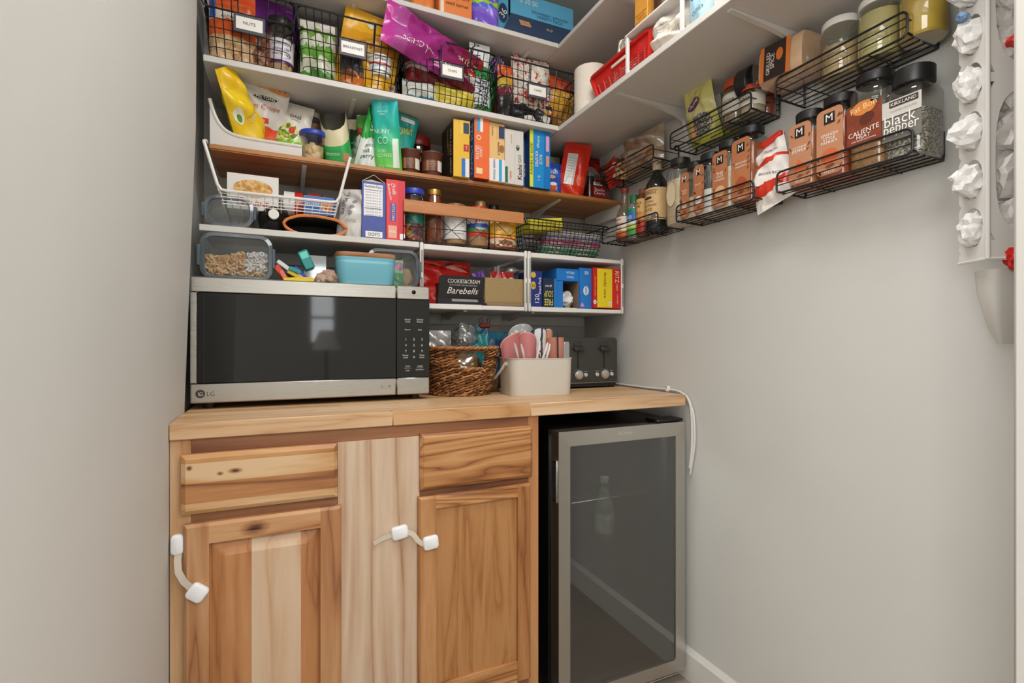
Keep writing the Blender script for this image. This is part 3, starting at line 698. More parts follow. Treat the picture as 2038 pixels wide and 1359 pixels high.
def lump(name, label, cat, size, m, loc, seed=1, amp=.35, rz=0, sub=3, freq=2.2, group=None, parent=None, pname='bag', flatb=True, facet=False):
    """crumpled bag or knobbly thing: displaced sphere"""
    bm = bmesh.new(); bmesh.ops.create_icosphere(bm, subdivisions=sub, radius=1); so = Vector((seed*2.1, seed*5.3, seed*.9))
    for v in bm.verts:
        p = v.co.copy(); k = 1+amp*(mnoise.noise(p*freq+so)+.6*abs(mnoise.noise(p*freq*2.7+so))-.15)
        q = Vector((p.x*size[0]*k/2, p.y*size[1]*k/2, p.z*size[2]*k/2+size[2]/2))
        if flatb and q.z < 0: q.z *= .1
        v.co = q
    me = bpy.data.meshes.new(pname); bm.to_mesh(me); bm.free()
    me.materials.append(m); me.polygons.foreach_set('use_smooth', [not facet]*len(me.polygons))
    if parent is not None:
        o = bpy.data.objects.new(pname, me); COL.objects.link(o); o.parent = parent; o.location = loc; return o
    o = bpy.data.objects.new(name, me); COL.objects.link(o); o.location = loc; o.rotation_euler.z = R(rz)
    return tag(o, label, cat, group)
def tri_clip(parent, p, m, s=1.): pass
# ------------------------------------------------------------------ black wire racks on the right wall
def wall_rack(y0, y1, z, lab, dep=.108, h=.05):
    t = thing('wall_rack', lab, 'wire rack', (XR-.0015, (y0+y1)/2, z), -90, 'black wire racks on the right wall')
    L2 = (y1-y0)/2; D = dep; W = .0024; w = .0014
    fr_ = MB()
    # front frame: rounded loop; base frame; wall loops
    loop = [(a, -D, b) for a, b in rrect(-L2, 0, L2, h, .012, 4)]
    fr_.tube(loop, W, 6, closed=True).build('front_frame', BLACKWIRE, t)
    for s in (-1, 1):
        MB().tube([(s*L2, -D, .006), (s*L2, -.004, .002), (s*L2, -.003, .01), (s*L2, -.003, h+.008), (s*(L2-.008), -.003, h+.013), (s*(L2-.018), -.003, h+.013)], W, 6).build('end_frame', BLACKWIRE, t)
        MB().tube([(s*L2, -D, h*.66), (s*L2, -.003, h*.66)], w, 5).build('end_wire', BLACKWIRE, t)
    for zz in (h*.38, h*.7):
        MB().tube([(-L2, -D, zz), (L2, -D, zz)], w, 5).build('front_wire', BLACKWIRE, t)
    for q in range(1, 6):
        yy = -D+(D-.004)*q/5; MB().tube([(-L2, yy, .001), (L2, yy, .001)], w, 5).build('base_wire', BLACKWIRE, t)
    for q in (-.33, .33):
        MB().tube([(q*2*L2*.75, -D, 0), (q*2*L2*.75, -.004, -.0015)], w, 5).build('cross_wire', BLACKWIRE, t)
    MB().tube([(-L2, -.004, h*.45), (L2, -.004, h*.45)], w, 5).build('back_wire', BLACKWIRE, t)
    return t
ZL, ZU = 1.440, 1.667
wall_rack(.556, .845, ZL, 'lower black wire rack nearest the bag dispenser, holding black pepper and paprika')
wall_rack(.565, .848, ZU, 'upper black wire rack with three jars of yellow paste')
wall_rack(.910, 1.186, ZL+.003, 'lower black wire rack in the middle, holding onion powder and cinnamon')
wall_rack(.918, 1.212, ZU+.005, 'upper black wire rack in the middle with the green organic seed bag')
wall_rack(1.268, 1.575, ZL+.006, 'lower black wire rack beside the wooden shelf with the sauce bottles')
wall_rack(1.29, 1.585, ZU+.003, 'upper black wire rack beside the wooden shelf with onions in a clear bag')
CLR = clear('#f4f4f2', .13, .06); CLRG = clear('#e9eeea', .16, .03)
LIDK = mat('#1d1d1f', .35)
def squircle(hx, hy, z, n=24, p=5.):
    out = []
    for j in range(n):
        a = 2*math.pi*j/n+.13; c_, s_ = math.cos(a), math.sin(a)
        k = (abs(c_)**p+abs(s_)**p)**(-1/p); out.append((c_*k*hx, s_*k*hy, z))
    return out
def spice(label, yc, z, w, d, h, content, level, lidm, deco, xf=1.092, group='spice bottles in the wall racks', lidh=.02):
    """square shaker bottle facing the room: body, contents, front label, lid"""
    t = thing('spice_bottle', label, 'spice bottle', (xf+d/2, yc, z), -90, group)
    hb = h-lidh; rn = min(w, d)*.40
    prof = [(.94, 0), (1, .006), (1, hb*.86), (.97, hb*.905), (.86, hb*.95)]
    rings = [squircle(w/2*k, d/2*k, zz) for k, zz in prof]+[squircle(rn, rn, hb*.985, p=2), squircle(rn, rn, hb+.004, p=2)]
    MB().loft(rings, cap1=False).build('body', CLR, t, smooth=50)
    lv = hb*level; cr = [squircle(w/2*k-.0015, d/2*k-.0015, max(.002, zz)) for k, zz in prof if zz < lv]
    cr.append(squircle(w/2*(1 if level < .8 else .93)-.0015, d/2*(1 if level < .8 else .93)-.0015, lv)); MB().loft(cr).build('contents', content, t, smooth=50)
    MB().lathe([(rn*1.12, hb), (rn*1.15, hb+.002), (rn*1.15, h-.002), (rn*1.08, h)], 22).build('lid', lidm, t)
    f = front(-d/2-.0006, e=0)
    deco(t, f, w, hb, d); return t
def off(f, e): return lambda a, b: f(a, b)+Vector((0, -e, 0))
BRN = mat('#bd7a50', .45, var=.12, vscale=40); BRN2 = mat('#c58a66', .45, var=.1, vscale=40); LEAF = mat('#7d4526', .5); WH = mat('#f6efe6', .5)
def mlabel(nm, pic, picshape='oval', lab=BRN, x0=-.42, x1=.42):
    def deco(t, f, w, hb, d):
        cx = (x0+x1)/2*w; lw = (x1-x0)*w; g = lambda a, b: f(a+cx, b)
        # label sheet with rounded top
        pts = rrect(-lw/2, hb*.05, lw/2, hb*.93, .012, 4); mb = MB(); n = len(pts)
        mb.add([tuple(g(a, b)+Vector((0, -.0008, 0))) for a, b in pts], [tuple(range(n))]); mb.build('label_sheet', lab, t, smooth=0)
        g2 = off(g, .0014); g3 = off(g, .002)
        patch('rect', mat('#191817', .5), g2, 0, hb*.80, min(.024, lw*.45), min(.024, lw*.45), parent=t, n=2)
        text('M', WH, g3, 0, hb*.805, w=.015 if lw > .035 else lw*.35, parent=t)
        for k, s in enumerate(nm): text(s, WH, g3, 0, hb*(.58-.05*k), w=lw*(.62 if len(s) > 5 else .45), parent=t)
        rnd = random.Random(len(nm[0])*7+int(w*1000))
        for q in range(7):
            sx_ = rnd.choice((-1, 1)); patch('leaf', LEAF, g2, sx_*lw*rnd.uniform(.34, .44), hb*rnd.uniform(.08, .88), .011, .004, rnd.uniform(20, 80)*sx_, t)
        if pic: patch(picshape, pic, g2, 0, hb*.29, lw*.66, lw*.6, 12, t); patch(picshape, mat('#8a4a2c', .5), off(g, .0018), lw*.02, hb*.16, lw*.35, .007, 8, t)
        text('FRESH', WH, g3, 0, hb*.085, w=lw*.4, parent=t)
    return deco
ORP = mat('#c4693a', .7, var=.25, vscale=80); CIN = mat('#a55a30', .75, var=.2, vscale=60); CREAM = mat('#e6cfae', .8, var=.15, vscale=90)
GR = 'spice bottles in the wall racks'
spice('spice bottle with a cayenne pepper label beside the paprika', .789, ZL+.002, .066, .072, .178, mat('#cf8450', .7, var=.2, vscale=70), .80, LIDK, mlabel(['CAYENNE', 'PEPPER'], mat('#d9693a', .6), 'tri', BRN2))
spice('spice bottle labelled paprika between cayenne and the red brown seasoning', .719, ZL+.002, .070, .072, .184, mat('#b85226', .7, var=.2, vscale=70), .82, LIDK, mlabel(['SPANISH', 'STYLE', 'PAPRIKA'], mat('#d2663a', .6), 'oval', BRN2))
def cal(t, f, w, hb, d):
    f1, f2, f3 = off(f, .0008), off(f, .0014), off(f, .002); W_ = w*.92
    patch('rect', mat('#8e3f24', .45, var=.35, vscale=60), f1, 0, hb*.52, W_, hb*.46, parent=t)
    patch('oval', mat('#d9843c', .45), f2, 0, hb*.69, W_*.7, hb*.16, parent=t); patch('oval', mat('#5c2414', .5), f2, .006, hb*.56, .03, .022, 20, t)
    text('Fat Bon', mat('#f3dca0', .5), f3, 0, hb*.70, w=W_*.75, parent=t, rot=8); text('CALIENTE', WH, f3, 0, hb*.42, w=W_*.88, h=.010, parent=t, rot=5); text('HEAT', WH, f3, 0, hb*.365, w=W_*.4, parent=t)
    text('CHILI BLEND SEASONING', WH, f3, 0, hb*.325, w=W_*.7, parent=t); patch('rect', mat('#28443a', .5), f2, W_*.33, hb*.755, W_*.25, .012, -12, t)
    text('KOSHER\nGLUTEN', WH, f3, W_*.33, hb*.755, w=W_*.2, parent=t, rot=-12)
spice('tall bottle of chilli seasoning with a red brown label and black lid', .6475, ZL+.002, .074, .076, .200, mat('#c08d55', .8, var=.5, vscale=160), .52, LIDK, cal)
def blk(t, f, w, hb, d):
    f1, f2, f3 = off(f, .0008), off(f, .0014), off(f, .002)
    patch('rect', mat('#77736c', .45), f1, 0, hb*.40, w*.9, hb*.34, parent=t); patch('rect', mat('#cfcbc2', .45), f1, 0, hb*.68, w*.9, hb*.24, parent=t)
    patch('rect', mat('#3a2f2a', .5), f2, .004, hb*.74, w*.66, .012, parent=t); text('KIRKLAND', WH, f3, .004, hb*.74, w=w*.58, parent=t)
    text('COARSE GROUND', mat('#9d978c', .5), f2, .004, hb*.645, w=w*.6, parent=t); text('black', WH, f3, -.002, hb*.52, w=w*.72, h=.02, parent=t); text('pepper', WH, f3, 0, hb*.37, w=w*.8, h=.02, parent=t)
    text('NET WT 12 OZ', INK, off(f, .0012), 0, hb*.18, w=w*.7, parent=t)
spice('large clear bottle of black pepper with a grey label and black lid', .578, ZL+.002, .076, .08, .176, clumps(['#8f8a7e', '#b9b2a2', '#5d5850', '#d3cdc0', '#79736a'], 420, .8, .4, dist=.001), .60, LIDK, blk, lidh=.032)
# middle lower rack
def plainlab(t, f, w, hb, d): patch('oval', mat('#d9c7a6', .6), off(f, .0006), 0, hb*.5, w*.6, hb*.4, parent=t)
spice('clear bottle of pale breadcrumbs at the far left of the middle lower rack', 1.215, ZL+.005, .066, .074, .205, mat('#e3d0b0', .85, var=.2, vscale=120), .74, LIDK, plainlab)
spice('narrow spice bottle with a brown garlic label, half full of cream powder', 1.146, ZL+.005, .060, .072, .172, CREAM, .42, LIDK, mlabel(['GARLIC', 'SALT'], mat('#e8d6c0', .6), 'leaf', BRN, -.48, .12))
spice('spice bottle with a brown salt label, half full of white salt', 1.089, ZL+.005, .066, .072, .178, mat('#ece7df', .8), .45, LIDK, mlabel(['SEA SALT'], mat('#efe4e4', .6), 'oval', BRN, -.48, .12))
spice('spice bottle with an onion powder label and cream powder in the middle lower rack', 1.021, ZL+.005, .066, .072, .190, CREAM, .66, LIDK, mlabel(['THE', 'ONION', 'POWDER'], mat('#e0b583', .6), 'oval', BRN, -.44, .36))
spice('spice bottle labelled cinnamon with reddish powder, right in the middle lower rack', .952, ZL+.005, .068, .072, .202, CIN, .84, LIDK, mlabel(['GROUND', 'CINNAMON'], mat('#b1532a', .6), 'leaf', BRN, -.46, .40))
# red and white bag clipped shut, stuffed between the racks
t = pouch('snack_bag', 'red and white bag folded shut with a red clip between the lower racks', 'bag', .112, .175, .05, bands([(0, '#ece5dd'), (.18, '#d23a26'), (.34, '#f0e9e2'), (.52, '#f3eee8'), (.60, '#d8412c'), (.66, '#f4efe9'), (1, '#f4efe9')], wav=.18, wscale=3), (1.12, .872, ZL-.014), -90, rx=-6, ry=-16, kind='pillow', crk=.010, seed=4,
    texts=[('BROWN RICE', INK, .1, .45, .5, None, -20), ('10', INK, -.28, .60, .18), ('NUTRITION\nFACTS', INK, .2, .78, .35, None, -18)])
MB().box(-.06, -.012, .165, .055, .008, .179, .003).build('clip', mat('#d9301c', .35), t)
# sauce bottles, rack beside the wooden shelf
def sauce(label, yc, prof, glass, liq, band, lid, texts, x=1.142, prints=(), z=ZL+.008, n=22):
    return jar('sauce_bottle', label, 'bottle', prof, (x, yc, z), glass, liq, lid, band, -90, group='sauce bottles in the wall rack', texts=texts, prints=prints, n=n)
GLS = clear('#efe9dc', .16, .03)
sauce('hot sauce bottle with orange red sauce low in a clear long neck', 1.513, [(.028, 0), (.031, .005), (.031, .09), (.024, .115), (.0135, .135), (.0125, .18), (.014, .184)], GLS, (mat('#b7542a', .5), .001, .045), (bands([(0, '#d9682c'), (.25, '#f2e3cf'), (1, '#f4e8d6')]), .0317, .018, .088), (mat('#a83c20', .4), .0145, .182, .196), [('FRANKS', INK, 0, .078, .03), ('RedHot', mat('#c3281c', .5), 0, .063, .045), ('Wings', INK, 0, .045, .036)])
sauce('clear bottle with green cap and blue label between the sauces', 1.458, [(.024, 0), (.026, .004), (.026, .105), (.022, .12), (.014, .128), (.014, .134)], clear('#e4ece6', .15, .05, .25, '#dfe8e0'), (mat('#dfe3d8', .5), .001, .06), (bands([(0, '#57a84c'), (.25, '#c5d86a'), (.42, '#e9f2f4'), (.55, '#2d78c4'), (.85, '#1f8f6d'), (1, '#1f8f6d')]), .0266, .012, .105), (mat('#1f7d4c', .4), .0155, .13, .155), [('LAB', WH, 0, .075, .03)])
sauce('slim bottle with an orange and brown label in the sauce rack', 1.410, [(.021, 0), (.023, .004), (.023, .125), (.016, .14), (.013, .15)], clear('#9c6a3a', .12, .05, .5, '#9c5a2c'), (mat('#8c4a22', .6), .001, .12), (bands([(0, '#b8331f'), (.22, '#c94a28'), (.4, '#e2a254'), (.6, '#edbd74'), (1, '#eec487')], wav=.1), .0236, .008, .128), (mat('#8a5230', .5), .0145, .148, .165), [('CHILE\nLIME', mat('#6a2c14', .5), 0, .107, .03), ('ORO', mat('#c65a20', .5), 0, .08, .03), ('4', mat('#4a1c10', .5), .004, .045, .014)])
sauce('dark brown glass bottle with a cream paper label and taped neck', 1.332, [(.036, 0), (.039, .006), (.039, .145), (.036, .158), (.020, .185), (.0125, .20), (.0125, .24), (.014, .243)], mat('#20231f', .08, spec=.8), None, (mat('#e2bd84', .6, var=.08, vscale=30), .0395, .035, .140), (mat('#cbb497', .5), .0145, .205, .255), [('LEA&PERRINS', mat('#3a2416', .5), 0, .124, .062, .010), ('THE ORIGINAL', mat('#7a3c1c', .5), 0, .096, .045), ('WORCESTERSHIRE', mat('#7a3c1c', .5), 0, .083, .064, .007), ('SAUCE', mat('#7a3c1c', .5), 0, .070, .036, .009), ('LARGE', WH, 0, .0475, .03)], prints=[('oval', mat('#4a3320', .5), 0, .108, .034, .009), ('rect', mat('#8c3a1c', .5), 0, .1325, .075, .002), ('rect', mat('#6d6a60', .5), .01, .048, .04, .011)], x=1.137)
# upper racks
t = pouch('produce_bag', 'clear bag of brown onions lying in the upper rack beside the wooden shelf', 'bag', .21, .13, .085, clear('#f2e6d6', .2, .12, .35, '#d8c2a0'), (1.135, 1.40, ZU+.006), -90, kind='pillow', crk=.016, seed=8, rx=0, seal=.02)
for k, (a, b, s) in enumerate(((-.06, .035, .06), (.0, .045, .066), (.055, .032, .058))):
    o = lump('onion', '', '', (s, s*.95, s*.9), mat('#b9783c', .45, var=.25, vscale=25), (a, 0, b-.02), 3+k, .12, parent=t, pname='onion')
pouch('snack_bag', 'small red and white packet standing at the left end of the upper sauce rack', 'bag', .07, .10, .035, bands([(0, '#d5321f'), (.55, '#d5321f'), (.62, '#f2ece2'), (.7, '#cf2c1c'), (1, '#c9281a')], wav=.1), (1.13, 1.555, ZU+.006), -90, ry=-22, crk=.007, seed=9)
pouch('nut_packet', 'small packet of pale nuts with a dark back in the upper sauce rack', 'bag', .06, .075, .04, clumps(['#d9b27c', '#c48f55', '#e6cfa6', '#5a2c28'], 90), (1.115, 1.505, ZU+.006), -90, ry=18, crk=.008, seed=10)
pouch('seed_bag', 'green organic seed bag with a purple oval badge in the upper middle rack', 'bag', .12, .165, .05, bands([(0, '#a8a83e'), (.12, '#bcb65a'), (.5, '#d3cc8c'), (.7, '#c6c070'), (1, '#dcd9a4')], wav=.15, wscale=4), (1.152, 1.125, ZU+.008), -90, rx=20, crk=.008, seed=11, bend=.015, taper=.12,
    prints=[('oval', clumps(['#4b4a46', '#2f2e2c', '#8a8a86', '#6a6660', '#bdbab2'], 300, dist=.001), .1, .32, .66, .40), ('leaf', mat('#d99a6c', .5), -.2, .3, .6, .12, 70), ('oval', mat('#5b2150', .4), -.12, .72, .50, .17, 18)], texts=[('Organic', WH, -.12, .72, .42, None, 18)])
pouch('seed_bag', 'olive bag half hidden behind the organic seed bag in the upper middle rack', 'bag', .05, .13, .035, bands([(0, '#9aa23c'), (.4, '#6f7a34'), (.6, '#5a6048'), (1, '#8c8c82')], wav=.2), (1.168, 1.052, ZU+.008), -90, rx=8, crk=.008, seed=12)
RL = mat('#b5401f', .4)
def sjar(label, yc, x, r, h, fillm, lvl, lidm=RL, z=ZU+.008, lab=True, nm='HERBS'):
    return jar('spice_jar', label, 'jar', [(r*.92, 0), (r, .004), (r, h*.74), (r*.8, h*.82), (r*.8, h*.86)], (x, yc, z), CLRG, (fillm, .001, h*lvl), (lidm, r*.92, h*.83, h), (mat('#d8d2c4', .5), r*1.012, h*.25, h*.66) if lab else None, -90, group='small jars in the upper middle rack', texts=[(nm, INK, 0, h*.5, r*1.3)] if lab else ())
sjar('spice jar with a red and black lid and grey label in the upper middle rack', 1.008, 1.135, .035, .122, mat('#b59a7c', .8, var=.3, vscale=90), .7, nm='GINGER')
sjar('short spice jar with a red lid in front of the taller red lidded jar', .944, 1.122, .031, .074, mat('#e3cda8', .8, var=.2, vscale=90), .62, nm='CUMIN')
sjar('dark lidded spice jar at the back of the upper middle rack', .965, 1.168, .024, .10, mat('#8a6a4a', .8, var=.3, vscale=90), .6, LIDK, lab=False)
sjar('small jar of red spice at the right end of the upper middle rack', .935, 1.165, .022, .07, mat('#a8431f', .7, var=.3, vscale=90), .7, RL, lab=False)
# big shaker lying on its side bridging the upper racks
t = thing('seasoning_shaker', 'large square shaker of salmon coloured seasoning lying on its side across the upper racks', 'spice bottle', (1.128, .775, 1.757), -90, None, 0, -87)
t.scale = (1.18, 1.18, 1.18)
rings = [squircle(.040, .04, 0), squircle(.042, .042, .006), squircle(.042, .042, .10), squircle(.036, .036, .118), squircle(.03, .03, .128, p=2), squircle(.03, .03, .14, p=2)]
MB().loft(rings, cap1=False).build('body', CLR, t, smooth=50)
MB().loft([squircle(.038, .038, .003), squircle(.0405, .0405, .007), squircle(.0405, .0405, .098)]).build('contents', mat('#f2c8a0', .8, var=.1, vscale=70), t, smooth=50)
MB().lathe([(.034, .138), (.036, .14), (.036, .168), (.033, .171)], 26).build('lid', LIDK, t)
f = front(-.0425, e=.001); patch('rect', mat('#2c211c', .45), f, 0, .058, .07, .05, parent=t); patch('rect', mat('#dd7a2e', .45), f, 0, .029, .07, .009, parent=t); patch('rect', mat('#dd7a2e', .45), f, 0, .088, .07, .009, parent=t)
f2 = front(-.0425, e=.0016); text('GRILLED', WH, f2, -.002, .073, w=.045, parent=t); text('SPICE', WH, f2, 0, .063, w=.03, parent=t); patch('oval', mat('#d9702c', .5), f2, .008, .047, .024, .016, parent=t)
YP = [mat('#f2c650', .55, var=.25, vscale=18), mat('#f2dc98', .6, var=.25, vscale=14), mat('#ecc690', .65, var=.3, vscale=14)]
for k, (yc, fm_, lvl, lab) in enumerate(((.722, YP[2], .62, 'jar half full of tan paste with a white lid in the upper rack'), (.642, YP[1], .86, 'jar of pale yellow paste, middle of the three in the upper rack'), (.562, YP[0], .9, 'jar full of yellow paste, rightmost of the three in the upper rack'))):
    t = jar('glass_jar', lab, 'jar', [(.035, 0), (.039, .006), (.039, .095), (.035, .108), (.034, .114)], (1.135, yc, ZU+.002), CLRG, (fm_, .001, .108*lvl), (mat('#e4e1da', .4), .037, .110, .126), None, -90, group='paste jars in the upper rack')
# ------------------------------------------------------------------ black wire baskets on the corner shelf
Z2 = 1.8483
def wire_basket(label, xc, y0, z, w, d, h, word=None, wb=.86, cut=True, band=.06, sp=.0215, group='black wire baskets on the corner shelf', wm=BLACKWIRE, lx=0.):
    t = thing('wire_basket', label, 'wire basket', (xc, y0, z), 0, group)
    W = .0028; g = MB(); r = .0013; tap = .028
    def hw(zz): return w/2*(wb+(1-wb)*min(1, zz/h))
    def yf(zz): return tap*(1-min(1, zz/h))
    def side(u):   # u in -1..1 -> wire over front, floor, back
        pts = [(u*w/2, 0, h)]
        for k in range(1, 5): zz = h-(h-.03)*k/4; pts.append((u*hw(zz), yf(zz), zz))
        pts += [(u*hw(.01), yf(.01)+.006, .010), (u*hw(0), tap+.022, .0025), (u*hw(0), d-tap, .0025), (u*hw(h), d, h)]
        return pts
    n = int(w/sp)
    for i in range(1, n):
        u = 2*i/n-1
        p = side(u)
        if cut and abs(u-.08) < .33:
            zz = h-band; p = [(u*hw(zz), yf(zz), zz)]+[q for q in p if q[2] < zz-.001 or q[1] > .06]
        g.tube(p, r, 4)
    m_ = int((d-.05)/sp)
    for i in range(1, m_):
        y = .03+(d-.05)*i/m_
        g.tube([(-w/2, y, h), (-hw(.03), y, .03), (-hw(0)+.012, y, .0025), (hw(0)-.012, y, .0025), (hw(.03), y, .03), (w/2, y, h)], r, 4)
    k = 5
    for i in range(k):
        zz = .012+(h-band-.012)*i/k
        pts = [(a, b, zz) for a, b in rrect(-hw(zz), yf(zz), hw(zz), d-yf(zz)*.5, .02, 3)]; g.tube(pts, r, 4, closed=True)
    for s in ((-.97, -.25), (.41, .97)) if cut else ((-.97, .97),):
        zz = h-band*.5; g.tube([(s[0]*hw(zz), yf(zz)-.001, zz), (s[1]*hw(zz), yf(zz)-.001, zz)], r, 4)
    for i in range(2, 5):
        y = .06+(d-.08)*(i-1)/5; g.tube([(-hw(0)+.01, y, .0015), (hw(0)-.01, y, .0015)], r, 4)
    tag(g.build('wire_mesh', wm, t), kind='stuff')
    MB().tube([(a, b, h) for a, b in rrect(-w/2, 0, w/2, d, .022, 4)], W, 6, closed=True).build('rim', wm, t)
    z1 = h-band
    MB().tube([(a, b, z1) for a, b in rrect(-hw(z1), yf(z1), hw(z1), d-.006, .02, 4)], W*.9, 6, closed=True).build('lower_rail', wm, t)
    for s in (-1, 1):
        MB().tube([(s*(w/2-.012), -.001, h), (s*(w/2+.002), -.004, h-.003), (s*(w/2+.005), -.005, h-.012), (s*(hw(z1)+.004), yf(z1)-.005, z1+.010), (s*(hw(z1)), yf(z1)-.004, z1+.001), (s*(hw(z1)-.012), yf(z1)-.001, z1)], W, 6).build('corner_loop', wm, t)
    if cut:
        for u in (-.25, .41): MB().tube([(u*w/2, 0, h), (u*hw(z1), yf(z1), z1)], W*.8, 6).build('window_post', wm, t)
    if word:
        hz = z1-.026; hy = yf(hz)-.006
        hd = MB().box(lx-.039, hy, hz-.025, lx+.039, hy+.003, hz+.025, .001).build('label_holder', mat('#4a4a54', .5), t)
        cd = MB().box(lx-.033, hy-.0012, hz-.017, lx+.033, hy, hz+.017).build('label_card', PAPER, hd)
        text(word, INK, front(hy-.0012), lx, hz+.001, w=.03 if len(word) < 6 else .056, parent=hd)
    return t
wire_basket('black wire basket with a card reading NUTS at the left wall', -.083, 1.566, Z2+.003, .228, .26, .195, 'NUTS')
wire_basket('black wire basket with a card reading BREAKFAST and a yellow bag', .192, 1.566, Z2+.003, .308, .26, .195, 'BREAKFAST')
wire_basket('black wire basket reading CHIPS under the shiny magenta bag', .502, 1.566, Z2+.003, .305, .26, .195, 'CHIPS')
wire_basket('black wire basket reading CHIPS with the popcorn bag, next to the corner', .823, 1.566, Z2+.003, .31, .26, .195, 'CHIPS', lx=-.01)
ZB = Z2+.0075
NUT = clumps(['#d8b183', '#c49a68', '#e3c79d', '#b07f50', '#cfa878'], 70); BRNUT = clumps(['#7a4e34', '#96644a', '#5a3524', '#b58a70', '#8a5a44'], 75, .3)
def bg(*a, **k): return pouch(*a, **k)
# NUTS
bg('nut_bag', 'orange and white bag of almonds in the NUTS basket', 'bag', .115, .21, .06, bands([(0, '#c9a273'), (.06, '#d9b98e'), (.36, '#e2632a'), (.58, '#efe6d8'), (.66, '#f2ece2'), (.74, '#e5632a'), (.86, '#dc4f22'), (1, '#e2632a')], wav=.06), (-.128, 1.625, ZB), 0, crk=.006, seed=21, prints=[('rect', NUT, 0, .19, .86, .32), ('rect', mat('#2f62b8', .4), -.42, .75, .12, .3)], texts=[('ALMONDS', INK, .05, .62, .6, .03)])
bg('nut_bag', 'purple bag with a white edge standing behind in the NUTS basket', 'bag', .15, .262, .05, bands([(0, '#d9c9a8'), (.45, '#e9e2d2'), (.58, '#6a1a7c'), (1, '#5f1470')], wav=.1), (-.055, 1.70, ZB), 0, crk=.006, seed=22, ry=6)
bg('nut_bag', 'clear bag of reddish brown pecans low in the NUTS basket', 'bag', .085, .115, .06, BRNUT, (-.068, 1.632, ZB), 0, crk=.012, seed=23)
jar('nut_jar', 'clear jar with a black lid and purple nutrition label in the NUTS basket', 'jar', [(.032, 0), (.035, .005), (.035, .14), (.031, .15)], (-.005, 1.64, ZB), CLR, (NUT, .001, .06), (LIDK, .036, .148, .172), (bands([(0, '#5b2466'), (.12, '#e6dfe8'), (1, '#efeaf0')]), .0355, .035, .105), texts=[('Nutrition Facts', INK, 0, .09, .045), ('calories 170', INK, 0, .075, .045), ('total fat 14g', INK, 0, .06, .045)])
bg('nut_bag', 'flat bag of peanuts under the jar in the NUTS basket', 'bag', .08, .05, .07, NUT, (-.012, 1.70, ZB), 0, crk=.008, seed=25)
# BREAKFAST
GRN = bands([(0, '#4f8a34'), (.15, '#d9dcc2'), (.35, '#6fae3e'), (.55, '#e6e8d8'), (.72, '#88b84a'), (.85, '#e9e4da'), (1, '#d5ccc4')], wav=.45, wscale=5)
bg('cereal_bag', 'green and white leafy snack bag at the left of the BREAKFAST basket', 'bag', .10, .20, .07, GRN, (.098, 1.63, ZB), 0, crk=.009, seed=31, bend=.02)
bg('cereal_bag', 'pale grey plastic bag rising behind the leafy bag in the BREAKFAST basket', 'bag', .12, .25, .05, clear('#e9e2dc', .2, .15, .6, '#d8cfc8'), (.105, 1.73, ZB), 0, crk=.01, seed=32)
YEL = bands([(0, '#e0a51c'), (.3, '#eab52a'), (.45, '#e3a01c'), (.75, '#f0b62a'), (1, '#eeb12c')], wav=.2)
bg('granola_bag', 'large glossy yellow bag leaning over the BREAKFAST basket', 'bag', .18, .262, .08, YEL, (.228, 1.645, ZB), 0, crk=.012, seed=33, ry=9, rx=2, prints=[('oval', clumps(['#d9a24a', '#e8c06c', '#b97a2a'], 60), -.1, .50, .55, .26), ('tri', mat('#efe9da', .4), -.04, .86, .26, .13, 180)], texts=[('OATS', INK, -.04, .875, .18)])
bg('cereal_bag', 'dark pouch at the bottom middle of the BREAKFAST basket', 'bag', .07, .115, .05, bands([(0, '#c06a24'), (.3, '#7a4a2a'), (.45, '#35343c'), (1, '#4a4a52')], wav=.2), (.195, 1.615, ZB), 0, crk=.008, seed=34)
jar('yogurt_tub', 'white plastic tub with red fruit print in the BREAKFAST basket', 'tub', [(.032, 0), (.036, .05), (.037, .055)], (.277, 1.622, ZB+.055), mat('#eceae4', .35), None, (mat('#f0eee8', .35), .039, .053, .062), (bands([(0, '#e6e8ea'), (.45, '#c8352c'), (.62, '#eeece6'), (1, '#f1efe9')], wav=.1, wscale=20), .0372, .012, .05), texts=[('LaYogurt', INK, 0, .045, .035)])
bg('cereal_bag', 'clear brown bag under the white tub in the BREAKFAST basket', 'bag', .11, .054, .08, clumps(['#8a6a58', '#a98a78', '#6d5548', '#c4aca0'], 60, .3), (.28, 1.64, ZB), 0, crk=.008, seed=36)
bg('cereal_bag', 'tan cereal bag filling the back of the BREAKFAST basket', 'bag', .14, .20, .07, bands([(0, '#9a7a5c'), (.5, '#b99a78'), (1, '#a88a6a')], wav=.2), (.27, 1.745, ZB), 0, crk=.01, seed=37)
bg('nut_bag', 'brown paper bag filling the back of the NUTS basket', 'bag', .13, .16, .07, bands([(0, '#7a5a44'), (.5, '#8e6c52'), (1, '#84644a')], wav=.2), (-.02, 1.765, ZB), 0, crk=.01, seed=38)
# CHIPS (1)
bg('chip_bag', 'large shiny magenta bag lying across the two middle baskets', 'bag', .14, .385, .062, bands([(0, '#b3321f'), (.12, '#7c1238'), (.3, '#8a1a58'), (.45, '#a02a80'), (.8, '#b04a98'), (.92, '#c23a9a'), (1, '#d070b4')], wav=.14, wscale=3, rough=.15), (.645, 1.648, Z2+.138), 15, crk=.02, seed=41, ry=-79, rx=0, kind='pillow', seal=.04, texts=[('FLAVORED TORTILLA CHIPS', WH, -.28, .45, None, .045, 90), ('CITRUS', WH, .12, .22, None, .05, 90)])
bg('chip_bag', 'red and white crinkled chip bag in the first CHIPS basket', 'bag', .14, .14, .06, bands([(0, '#d2452c'), (.3, '#efe6de'), (.45, '#c9301f'), (.7, '#d8482e'), (.85, '#f0e4da'), (1, '#c92c1c')], wav=.3, wscale=3, rough=.2), (.548, 1.645, ZB+.075), 0, crk=.012, seed=42, kind='pillow', ry=12)
